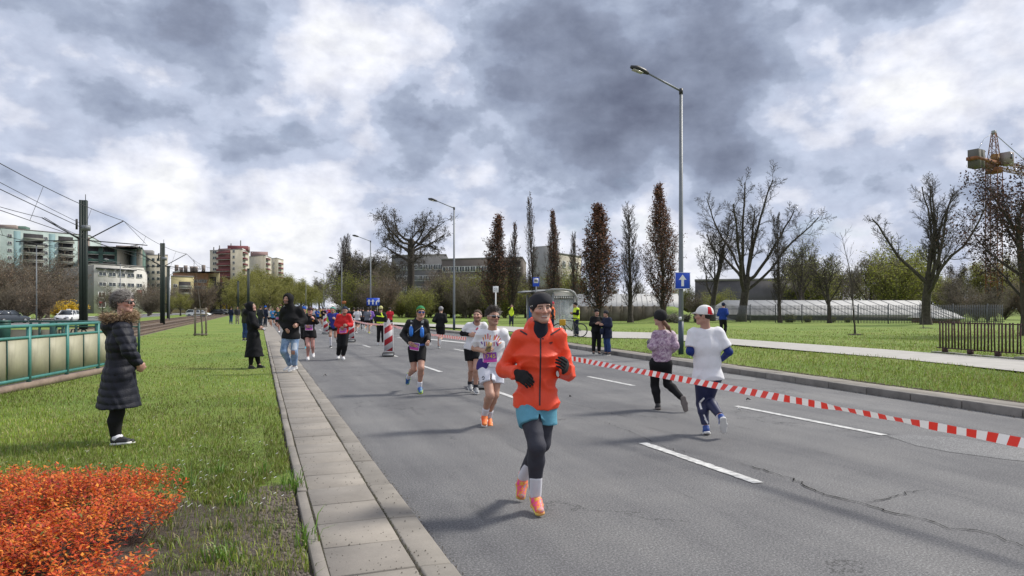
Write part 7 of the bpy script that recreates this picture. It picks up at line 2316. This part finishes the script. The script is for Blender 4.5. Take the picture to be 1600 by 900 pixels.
# fur: many short hairs round the hood rim
n = 5200
fr_ = np.random.default_rng(5)
th = fr_.uniform(0, 2 * math.pi, n)
ce = J['sm'] + np.array([.0, 0, .142])
el_ = np.stack([-.02 + .150 * np.cos(th), .155 * np.sin(th), .012 * np.cos(th)], 1) + fr_.normal(0, .022, (n, 3)) * np.array([1, 1, 1.25])
dr = np.stack([np.cos(th), np.sin(th), np.full(n, -.15)], 1) + fr_.normal(0, .5, (n, 3))
dr /= np.linalg.norm(dr, axis=1)[:, None]
ln = fr_.uniform(.022, .050, (n, 1))
sd2 = np.cross(dr, fr_.normal(0, 1, (n, 3)))
sd2 /= np.linalg.norm(sd2, axis=1)[:, None]
Pb = ce + el_
V = np.stack([Pb - sd2 * .003, Pb + sd2 * .003, Pb + dr * ln], 1).reshape(-1, 3)
tone = np.array([(.42, .29, .17), (.27, .175, .10), (.55, .42, .27), (.14, .09, .055)])[fr_.integers(0, 4, n)]
stuff(put('fur_trim', mesh('fur_trim', V, np.arange(3 * n).reshape(-1, 3), np.repeat(tone, 3, 0)), attr_mat('fur', .8), root))

# 8 --- woman in the long black coat
Z0, u0 = 17.8, 398
J = px(u0, Z0, .1, dict(hd=(393.5, 480, .0), shr=(393, 491, -.15), shl=(393, 490, .15), elr=(396, 506, -.2), wrr=(404, 513, -.1), hnr=(411, 514, -.06), ell=(399, 506, .18), wrl=(405, 512, .06), hnl=(411, 513, .02),
    hpr=(396, 524, -.09), hpl=(396, 524, .09), knr=(395, 550, -.09), knl=(402, 550, .08), anr=(391.5, 571, -.08), anl=(404.5, 570, .08), tor=(398, 574.5, -.12), tol=(412, 573, .02)))
J['flr'] = J['fll'] = (0, 1, 0)
root, J, M = person('woman in a long black coat with its hood up, holding a phone', (*D(u0, Z0), .1), J, dict(skin=(.48, .28, .22), brow=(.05, .03, .02)),
    [dict(name='leggings', mat=C_blk, torso=(.1, .0), legs=1.96, g=.012, res=.022),
     dict(name='coat', mat=cloth('black_wool', (.0075, .008, .010), .85), torso=(1, .56), arms=1.93, g=.038, gt=.03, flare=.11, res=.018, disp=folds(.008, 2), down=(.04, 0, -1),
          extra=lambda J: [ell(J['sm'] + np.array([-.08, 0, .06]), (.13, .14, .10), None, .05)]),
     dict(name='hood', mat=cloth('black_wool', (.011, .0115, .014)), extra=lambda J: [ell(hp_(J, 0, .035, .02), (.115, .135, .14), J['R'], .02), cap(J['sm'], hp_(J, 0, .05, -.06), .11, .10, .04), ell(hp_(J, 0, -.13, -.01), (.075, .10, .105), J['R'], .02, '-')], res=.014),
     dict(name='hair', mat=mat('hair_blond', (.30, .22, .14), .7, .2, 40), extra=hair_ex(.008, .05), res=.016)],
    head=(80, -14, 0), res=.022, fres=.010, fem=True, shoes=(S_black, S_solek, None), hand_curl=.9)
w0 = np.array(D(u0, Z0))
pc = px(u0, Z0, .1, dict(a=(410.5, 513.5, -.04)))['a']
ph = thing('phone', 'pale wallet phone in the hands of the woman in the long black coat', 'phone', (w0[0] + pc[0] * RT[0] + pc[1] * FW[0], w0[1] + pc[0] * RT[1] + pc[1] * FW[1], pc[2] + .1), -YAW)
ph.rotation_euler = (.2, R_(32), -YAW)
bevel(MB().box((0, 0, 0), (.15, .10, .02)).put('case', m_black, ph), .008, 1); MB().box((0, -.0, .0125), (.13, .085, .006)).put('cover', mat('case_grey', (.35, .35, .38), .5), ph)

# 9 --- hooded man in torn jeans
Z0, u0 = 16.4, 455
J = px(u0, Z0, .12, dict(hd=(449, 468.5, -.10), shr=(443, 484.5, -.05), shl=(468, 483, .06), elr=(441, 502, .10), wrr=(447, 515, -.12), ell=(474.5, 499, .12), wrl=(465, 507, -.12), hpr=(448, 526, -.02), hpl=(461, 526, .04),
    knr=(443, 549, -.16), anr=(454, 571, .10), tor=(444, 577, -.02), knl=(460, 550, -.12), anl=(460.5, 572, .0), tol=(449.5, 580, -.12)))
J['flr'] = (.55, -.8, 0); J['fll'] = (.55, -.8, 0)
C_jean = mat('cloth_jeans', (.10, .17, .30), .85, .25, 5, .2, 90, col2=(.26, .36, .50))
root, J, M = person('man in a black hooded jacket and torn pale jeans standing on the kerb', (*D(u0, Z0), .12), J, dict(skin=(.42, .23, .165), stubble=((.05, .03, .025), .75), brow=(.02, .015, .012)),
    [dict(name='jeans', mat=C_jean, torso=(.2, .0), legs=1.93, g=.020, lflare=.008, res=.016, disp=folds(.007, 3, 40)),
     dict(name='jacket', mat=cloth('black_hoodie', (.012, .012, .0135), .85), torso=(1, .05), arms=1.97, g=.050, gt=.035, res=.016, disp=creases(.014, 6), extra=lambda J: [ell(J['sm'] + np.array([0, .03, .03]), (.13, .10, .08), None, .05)]),
     dict(name='hood', mat=cloth('black_hoodie', (.012, .012, .0135)), extra=lambda J: [ell(hp_(J, 0, .035, .035), (.125, .14, .14), J['R'], .02), cap(J['sm'], hp_(J, 0, .05, -.06), .12, .10, .04), ell(hp_(J, 0, -.13, -.005), (.076, .095, .105), J['R'], .02, '-')], res=.013)],
    head=(-14, -10, 0), res=.020, fres=.009, shoes=(S_white, S_solew, L_white), hand_curl=.9)
jn = M['jeans']
kp = J['knl']
decal(root, 'jeans_hole', jn[0], jn[1], mat('knee_skin', (.34, .17, .12), .6), gridq((kp[0] - .06, 0, kp[2] - .05), (kp[0] + .03, 0, kp[2] - .06), (kp[0] + .04, 0, kp[2] + .035), (kp[0] - .05, 0, kp[2] + .045)), .004)
decal(root, 'jeans_fray', jn[0], jn[1], mat('frayed_denim', (.48, .53, .60), .9), gridq((kp[0] - .05, 0, kp[2] + .06), (kp[0] + .09, 0, kp[2] + .06), (kp[0] + .09, 0, kp[2] + .22), (kp[0] - .02, 0, kp[2] + .22)), .004)

# 10 --- man in white T-shirt and blue tights, seen from behind
Z0, u0 = 8.9, 1106
J = px(u0, Z0, 0, dict(hd=(1099.5, 493.5, -.02), shl=(1082, 519, .0), shr=(1123, 518, .0), ell=(1078, 549, -.05), wrl=(1090, 557, .20), elr=(1139, 550, -.07), wrr=(1126, 563, .18), hpl=(1097, 590, .0), hpr=(1115, 590, .0),
    knl=(1096, 631, .14), anl=(1103, 668, .02), tol=(1103, 678, .20), knr=(1106, 627, .14), anr=(1127, 652, -.26), tor=(1131, 681, -.20)))
J['fll'] = J['flr'] = (-1, 0, 0)
root, J, M = person('man running away in a white T-shirt, blue tights and a white and red cap', (*D(u0, Z0), 0), J, dict(skin=(.42, .23, .17), build=1.05),
    [dict(name='tights', mat=mat('cloth_blue_tights', (.012, .017, .065), .55, .15, 10), torso=(.2, .02), legs=1.9, g=.010, res=.014),
     dict(name='sleeve', mat=cloth('blue_sleeve', (.012, .03, .17), .6), arms=1.95, g=.008, res=.014),
     dict(name='shirt', mat=C_white, torso=(1, .03), arms=.78, g=.028, gt=.022, flare=.01, res=.012, disp=creases(.010, 5), cuff=1.2),
     dict(name='scarf', mat=cloth('navy_buff', (.02, .018, .09)), extra=collar_ex(.068, .045, (0, .005, .015)), res=.011),
     dict(name='hair', mat=C_hair, extra=hair_ex(.008, .0), res=.011),
     dict(name='cap', mat=cloth('white_cap', (.74, .73, .72), .8, .03), extra=lambda J: hat_ex(.016)(J) + [ecap(hp_(J, 0, -.08, .030), hp_(J, 0, -.155, .012), (1, 0, 0), (.062, .012), (.05, .008), .01)], planes=lambda J: [(hp_(J, 0, 0, .018), J['R'] @ np.array([0, -.05, -1.0]))], res=.0095),
     dict(name='sock', mat=C_wsock, calf=(.82, 1), g=.009, res=.012)],
    head=(-118, 0, 0), res=.018, fres=.009, shoes=(mat('shoe_royal_blue', (.015, .06, .26), .5, .15, 20), S_solew, None), hand_curl=.8)
cp_ = M['cap']
mred = cloth('red_cap_panel', (.58, .02, .03))
hx, hz_ = J['hd'][0], J['hd'][2]
decal(root, 'cap_panel', cp_[0], cp_[1], mred, gridq((hx + .022, 0, hz_ + .026), (hx + .085, 0, hz_ + .02), (hx + .07, 0, hz_ + .115), (hx + .030, 0, hz_ + .118)), .003)
decal(root, 'cap_strap', cp_[0], cp_[1], mred, gridq((hx + .05, 0, hz_ + .012), (hx + .105, 0, hz_ + .002), (hx + .10, 0, hz_ + .03), (hx + .05, 0, hz_ + .04)), .004)
tg_ = M['tights']
for a, c in ((((1096, 629), (1101, 622)), .026), (((1097, 640), (1095.5, 630)), .022), (((1101.5, 654), (1107.5, 664)), .022), (((1100, 648), (1103, 655)), .018)):
    decal(root, 'tights_flash', tg_[0], tg_[1], m_sign_white, strip([((u - u0) / FPX * Z0, CAM_H - (v - HOR) / FPX * Z0) for u, v in a], c), .003)

# 11 --- woman in the pink patterned jacket, seen from behind
Z0, u0 = 11.1, 1040
J = px(u0, Z0, 0, dict(hd=(1031, 497.5, .0), shl=(1024, 521, .0), shr=(1050, 521, .0), ell=(1020, 542, -.08), wrl=(1014.5, 541, .14), hnl=(1012, 536, .22), elr=(1055.5, 541, -.08), wrr=(1050, 548, .14), hpl=(1024, 568, .0), hpr=(1041, 568, .0),
    knl=(1023, 602, .12), anl=(1028, 632, .04), tol=(1026.5, 639, .22), knr=(1043, 600, .06), anr=(1066, 623, -.22), tor=(1071, 640, -.26)))
J['fll'] = J['flr'] = (-1, 0, 0)
m_pk = bpy.data.materials.new('cloth_pink_camouflage')
m_pk.use_nodes = True
B = NB(m_pk.node_tree)
tt = B.n('ShaderNodeTexCoord').outputs['Object']
B.link(B.ramp(B.noise(tt, 17.0, 4, .7, 1.5), [(.0, (.20, .12, .20)), (.42, (.32, .21, .29)), (.50, (.42, .31, .39)), (.58, (.52, .43, .48))], 'CONSTANT'), m_pk.node_tree.nodes['Principled BSDF'].inputs['Base Color'])
m_pk.node_tree.nodes['Principled BSDF'].inputs['Roughness'].default_value = .6
root, J, M = person('woman running away in a pink patterned jacket, black tights and black beanie', (*D(u0, Z0), 0), J, dict(skin=(.45, .26, .2), glove=cloth('grey_glove', (.12, .11, .14))),
    [dict(name='tights', mat=C_blk, torso=(.25, .05), legs=1.95, g=.010, res=.016),
     dict(name='jacket', mat=m_pk, torso=(1, -.02), arms=1.95, g=.022, gt=.018, res=.0125, disp=creases(.011, 8), extra=lambda J: [ell(J['sm'] + np.array([0, -.06, .0]), (.10, .05, .075), None, .03)] + collar_ex(.066, .03)(J), planes=lambda J: [(J['hm'] + np.array([0, 0, .03]), (0, 0, -1))]),
     dict(name='collar', mat=cloth('blue_collar', (.04, .12, .32)), extra=collar_ex(.064, .05, (-.01, .01, .015)), res=.012),
     dict(name='beanie', mat=mat('cloth_black_beanie', (.012, .012, .013), .95, .2, 40, .3, 100), extra=hat_ex(.022), planes=hat_planes(-.022, -.3), res=.011),
     dict(name='ponytail', mat=mat('hair_auburn', (.14, .065, .035), .65, .35, 50, .4, 150), extra=lambda J: [cap(hp_(J, 0, .09, -.055), hp_(J, 0, .12, -.12) + np.array([.05, 0, -.02]), .032, .034, .02), cap(hp_(J, 0, .12, -.12) + np.array([.05, 0, -.02]), hp_(J, 0, .12, -.20) + np.array([.10, 0, -.02]), .034, .010, .02)], res=.009, disp=folds(.004, 2, 80))],
    head=(-150, 0, 0), res=.019, fres=.010, fem=True, shoes=(S_black, mat('sole_brown', (.16, .14, .13), .8), None), hand_curl=.9)

# ------------------------------------------------------------------ smaller figures
def pose(kind, ang=0, mirror=False, s=1.0, lean=0.0):
    if kind == 'stand':
        J = dict(hd=(0, -.03, 1.63), shl=(.175, 0, 1.42), shr=(-.175, 0, 1.42), ell=(.235, .04, 1.14), wrl=(.215, -.07, .91), elr=(-.235, .04, 1.14), wrr=(-.215, -.07, .91), hpl=(.09, 0, .92), hpr=(-.09, 0, .92),
                 knl=(.10, -.02, .50), knr=(-.10, -.0, .50), anl=(.11, .03, .085), anr=(-.11, .03, .085), tol=(.14, -.15, .03), tor=(-.14, -.15, .03))
    elif kind == 'hold':
        J = dict(hd=(0, -.06, 1.62), shl=(.175, 0, 1.42), shr=(-.175, 0, 1.42), ell=(.24, -.02, 1.16), wrl=(.08, -.26, 1.20), elr=(-.24, -.02, 1.16), wrr=(-.08, -.26, 1.20), hpl=(.09, 0, .92), hpr=(-.09, 0, .92),
                 knl=(.10, -.02, .50), knr=(-.10, -.0, .50), anl=(.11, .03, .085), anr=(-.11, .03, .085), tol=(.14, -.15, .03), tor=(-.14, -.15, .03))
    elif kind == 'photo':
        J = dict(hd=(0, -.04, 1.63), shl=(.175, 0, 1.42), shr=(-.175, 0, 1.42), ell=(.25, -.16, 1.28), wrl=(.07, -.30, 1.52), elr=(-.25, -.16, 1.28), wrr=(-.07, -.30, 1.52), hpl=(.09, 0, .92), hpr=(-.09, 0, .92),
                 knl=(.10, -.02, .50), knr=(-.10, -.0, .50), anl=(.11, .03, .085), anr=(-.11, .03, .085), tol=(.14, -.15, .03), tor=(-.14, -.15, .03))
    else:
        J = dict(hd=(0, -.14, 1.60), shl=(.17, -.06, 1.40), shr=(-.17, -.05, 1.40), ell=(.25, .12, 1.16), wrl=(.17, -.12, 1.08), elr=(-.24, -.02, 1.12), wrr=(-.12, -.26, 1.22), hpl=(.085, 0, .90), hpr=(-.085, 0, .90),
                 knl=(.09, -.20, .53), anl=(.085, -.06, .10), tol=(.09, -.25, .035), knr=(-.085, -.04, .48), anr=(-.08, .31, .38), tor=(-.08, .36, .19))
    J = {k: np.array(v) * s for k, v in J.items()}
    if mirror:
        J = {k[:-1] + {'l': 'r', 'r': 'l'}[k[-1]] if k != 'hd' else k: v * np.array([-1, 1, 1]) for k, v in J.items()}
    c_, s_ = math.cos(R_(ang)), math.sin(R_(ang))
    return {k: np.array([v[0] * c_ - v[1] * s_, v[0] * s_ + v[1] * c_, v[2]]) for k, v in J.items()}
def small(label, u, Z, kind, ang, top, bot, zg=0.0, s=1.0, mirror=False, hat=None, hair=None, arms=1.9, legs=1.9, shoe=None, bibn=None, fem=False, gt=.03, vest=None, hem=.04, res=None, skin=None, sock=None, build=1.0, group=None, fres=None, tops=None, skirt=None, glove=None):
    J = pose(kind, ang, mirror, s)
    res = res or min(.045, .022 + .0003 * Z)
    G = [dict(name='trousers' if legs > 1 else 'shorts', mat=bot, torso=(.2, .02), legs=legs, g=.02 if legs > 1 else .03, lflare=.008, res=res)]
    G.append(dict(name='jacket' if arms > 1 else 'shirt', mat=top, torso=(1, hem), arms=arms, g=gt, res=res, disp=folds(.006, Z, 22), flare=.02, extra=collar_ex(.07, .05) if arms > 1 else None))
    if vest: G.append(dict(name='vest', mat=vest, torso=(1, .0), arms=.22, g=gt + .016, res=res))
    if hat: G.append(dict(name='hat', mat=hat, extra=hat_ex(.02), planes=hat_planes(.01, -.2), res=.02))
    G.append(dict(name='hair', mat=hair or C_hair, extra=hair_ex(.010, .05 if fem else 0.0), res=.02))
    if sock: G.append(dict(name='sock', mat=sock, calf=(.12, 1), g=.008, res=res))
    sh = (shoe or S_black, S_solew, None)
    look = dict(skin=np.array(skin or (.44, .25, .18)), build=build)
    if glove: look['glove'] = glove
    root, J, M = person(label, (*D(u, Z), zg), J, look, G, head=(ang, -4, 0), res=res, fres=fres or (.016 if Z < 40 else None), s=s, fem=fem, shoes=sh, group=group, hand_curl=.9)
    if bibn: bib(root, M['jacket' if arms > 1 else 'shirt'], (J['hm'][0], J['hm'][2] + .10), .22, .16, bibn)
    return root, J, M
FZ = lambda v, z=0.0: (CAM_H - z) * FPX / (v - HOR)
C_olive = cloth('olive', (.035, .036, .026)); C_denim = cloth('denim', (.03, .06, .16), .85, .2); C_denimd = cloth('dark_denim', (.03, .036, .055)); C_khaki = cloth('khaki', (.33, .29, .235))
C_lime = mat('cloth_hi_vis', (.62, .80, .03), .6, .05, 6); C_hor = mat('cloth_hi_vis_orange', (.85, .16, .03), .6, .05, 6); C_blue = cloth('blue', (.02, .09, .38)); C_royal = cloth('royal', (.012, .04, .20))
C_dgreen = cloth('teal_jersey', (.015, .06, .075)); C_greyt = cloth('grey_shirt', (.14, .15, .18)); C_purp = cloth('purple', (.22, .12, .42)); C_yel = cloth('yellow', (.65, .52, .04)); C_redt = cloth('red_shirt', (.50, .02, .035)); C_white2 = cloth('off_white', (.60, .60, .62)); C_skyb = cloth('sky_blue', (.06, .25, .55)); C_pink = cloth('pink', (.55, .16, .25))
small('grey-haired runner in black jacket and shorts, seen from behind near the lamp', 688, FZ(545), 'run', 172, C_blk, C_blk, hair=mat('hat_grey', (.25, .25, .26), .8), hat=mat('hat_grey', (.25, .25, .26), .8), legs=.75, shoe=S_grey, sock=None)
r_, J_, M_ = small('runner with a mint headband, neon sleeves and white knee socks', 521, FZ(543.5), 'run', 2, cloth('neon_vest', (.30, .52, .05)), C_blk, legs=.45, hair=C_hair, shoe=S_black, sock=C_wsock, fem=True, vest=cloth('blue_race_vest', (.04, .05, .26)), mirror=True)
hbm = cloth('mint_band', (.16, .52, .42))
put('headband', mesh('headband', *field_mesh(hat_ex(.024)(J_), .012, planes=band2(.03, -.3, .075, .3)(J_))), hbm, r_)
small('runner in dark kit with cyan shoes, hidden behind the woman with the cap', 476.5, FZ(545), 'run', 0, C_blk2, C_blk, shoe=mat('shoe_cyan', (.02, .42, .55), .6), hat=C_blue, bibn=None)
r_, J_, M_ = small('spectator in black and neon yellow jacket with pale cap and back to us', 595, FZ(539), 'stand', 186, cloth('black_neon', (.02, .022, .022)), C_blk, hat=cloth('pale_yellow_cap', (.52, .50, .22)), shoe=S_white, sock=C_wsock, glove=cloth('neon_glove', (.55, .72, .06)))
decal(r_, 'neon_band', M_['jacket'][0], M_['jacket'][1], C_lime, strip([(J_['hm'][0] - .17, J_['hm'][2] + .10), (J_['hm'][0] + .17, J_['hm'][2] + .09)], .07), .01)
decal(r_, 'neon_band', M_['jacket'][0], M_['jacket'][1], C_lime, strip([(J_['hm'][0] - .17, J_['hm'][2] + .40), (J_['hm'][0] + .17, J_['hm'][2] + .36)], .05), .01)
decal(r_, 'neon_band', M_['jacket'][0], M_['jacket'][1], C_lime, strip([(J_['hm'][0] + .03, J_['hm'][2] + .56), (J_['hm'][0] + .12, J_['hm'][2] + .34)], .05), .012)
small('runner in a red T-shirt going away, behind the lone striped barrier', 609, 46, 'run', 178, C_redt, C_blk, arms=.7, legs=.7)
small('runner in a grey T-shirt and black shorts going away near the lane sign', 574, 44.5, 'run', 176, C_greyt, C_blk, arms=.8, legs=.65, shoe=mat('shoe_yellow', (.5, .5, .05), .6), mirror=True)
small('figure in purple behind the grey-shirted runner near the lane sign', 578.5, 48, 'run', 180, C_purp, C_blk, arms=1.9, legs=.7)
small('runner in a black top going away beside the second barrier', 552.5, 46, 'run', 182, C_blk, C_blk, arms=1.8, legs=.6, mirror=True)
small('runner in a white and purple top going away beside the second barrier', 558.5, 45, 'run', 178, C_white2, C_navy, arms=.8, legs=.6, shoe=S_white)
small('dark-clad walker between the grey shirt and the second barrier', 566.5, 52, 'run', 178, C_blk2, C_blk, legs=1.9)
small('bare-headed runner in teal with a pink number beside the pavement edge', 434.5, FZ(519.5), 'run', 6, C_dgreen, C_blk, arms=.8, legs=.45, shoe=S_white, hair=mat('cropped_hair', (.30, .17, .13), .7), bibn='1532', skin=(.50, .27, .21))
small('runner in bright blue jersey behind the bare-headed runner', 426.5, 58, 'run', 0, C_skyb, C_blk, arms=.8, legs=.5, hair=C_hairb, mirror=True)
small('runner in a white top and black shorts left of the blue jersey', 421.5, 62, 'run', 4, C_white2, C_blk, arms=.8, legs=.6, hair=C_hairb)
small('man in an olive jacket and blue jeans behind the woman in the black coat', 384, 32.5, 'hold', 150, C_olive, C_denim, zg=.1, s=1.04, build=1.12, hem=.10)
small('spectator in dark jacket, blue cap and grey jeans at the pavement edge', 414.5, 56, 'stand', 160, C_navy, C_denimd, zg=.11, hat=C_blue, hem=.08)
small('spectator in a dark coat partly behind the woman in the black coat', 407, 50, 'stand', 165, C_blk2, C_denimd, zg=.1, hem=.15)
small('man in a navy jacket and jeans, alone on the grass by the tram track', 361, 68, 'stand', 170, C_navy, C_denim, zg=.1, s=.98)
small('person in dark top and khaki trousers beside the man by the tram track', 371, 67, 'stand', 30, C_blk2, C_khaki, zg=.1)
small('spectator in a hi-vis vest taking a photo on the far path', 799, 53, 'photo', 10, C_blk, C_denimd, zg=.26, vest=C_lime)
small('steward in an orange vest standing in the bus shelter', 862.5, 35.5, 'stand', 100, C_blk2, C_navy, zg=.24, vest=C_hor, hat=cloth('red_cap', (.5, .03, .06)))
small('man in a lime hi-vis jacket bending over the bicycle', 900.5, 33.9, 'hold', -72, C_blk, C_navy, zg=.25, vest=C_lime, hat=C_blk, s=.97)
small('man in black with a beanie at the kerb, holding a paper', 932, 24.4, 'hold', 8, C_blk, C_blk, hat=C_blk, s=.93, hem=.06, build=1.08)
r_, J_, M_ = small('woman in a navy padded coat and jeans at the kerb beside the beanie man', 948.5, 24.0, 'hold', -62, C_navy, C_denim, s=.90, fem=True, hem=.22, gt=.05, hat=C_blk2)
put('shoulder_bag', bevel(MB().box((0, 0, 0), (.10, .26, .22)).put('y_', C_navy), .04, 2).data, C_navy, r_, (-.20, -.12, .85))
bpy.data.objects.remove(bpy.data.objects['y_'])
small('runner in a blue jacket and black tights on the far path', 1129.5, 33.2, 'run', 150, C_royal, C_blk, zg=.26, hat=C_navy, s=.97, mirror=True)
far = [(441, 84, C_blue, C_blk, 'runner in blue far along the left side of the crowd'), (447, 92, C_white2, C_blk, 'runner in white far along the left side of the crowd'), (465.5, 62, C_blk2, C_blk, 'dark-clad runner just behind the hooded man'),
       (470, 74, C_skyb, C_navy, 'runner in sky blue behind the woman with the cap'), (490.5, 72, C_white2, C_navy, 'runner in white right of the woman with the cap'), (496, 66, C_blue, C_blk, 'runner in a bright blue shirt left of the yellow vest'),
       (501, 68, C_yel, C_blk, 'runner in a yellow vest left of the farthest barrier'), (505.5, 60, C_blk, C_blk, 'runner in black beside the farthest barrier'), (508.5, 82, C_purp, C_blk, 'runner in purple behind the farthest barrier'),
       (513, 90, C_redt, C_blk, 'runner in red in front of the white tent'), (516.5, 98, C_navy, C_blk, 'dark runner in front of the white tent'), (486, 96, C_pink, C_blk, 'runner in pink deep in the crowd'),
       (493, 104, C_blk2, C_blk, 'dark runner deep in the crowd, left of the tent'), (453, 110, C_redt, C_navy, 'runner in red far behind the hooded man'), (475, 118, C_white2, C_blk, 'white-shirted runner deep in the crowd'),
       (528, 105, C_blk2, C_denimd, 'dark figure right of the white tent'), (499, 112, C_skyb, C_blk, 'sky blue runner deep in the crowd near the tent'), (481.5, 126, C_yel, C_blk, 'yellow dot of a runner at the far end of the crowd'),
       (460, 130, C_blk2, C_blk, 'dark runner at the far end of the crowd'), (469, 140, C_purp, C_blk, 'purple runner at the far end of the crowd'), (504, 128, C_orange, C_blk, 'orange runner at the far end of the crowd'),
       (545, 76, C_blk2, C_blk, 'dark runner going away beyond the red jacket'), (563, 70, C_navy, C_blk, 'navy runner going away beyond the white and purple top'), (586, 66, C_blk, C_navy, 'dark runner going away right of the lane sign post'), (437, 100, C_yel, C_navy, 'yellow-shirted runner at the left edge of the far crowd'),
       (444, 70, C_blk2, C_blk, 'dark runner between the teal runner and the hooded man')]
for i, (u, Z, a, c, lb) in enumerate(far):
    small(lb, u, Z, 'run', 0 if u < 540 else 180, a, c, mirror=bool(i % 2), arms=(.8, 1.9)[i % 3 == 0], legs=(.6, 1.9)[i % 4 == 0], hat=(None, C_white2, None, C_navy)[i % 4], s=rng.uniform(.95, 1.05), group='runners far off in the crowd')
for u, Z, a, c, lb in ((292, 170, C_blk, C_blk, 'tiny dark figure on the far crossing, left of the white car'), (298, 172, C_navy, C_denimd, 'second tiny figure on the far crossing beside the dark one')):
    small(lb, u, Z, 'stand', 40, a, c, zg=.1, group='tiny figures on the far crossing')
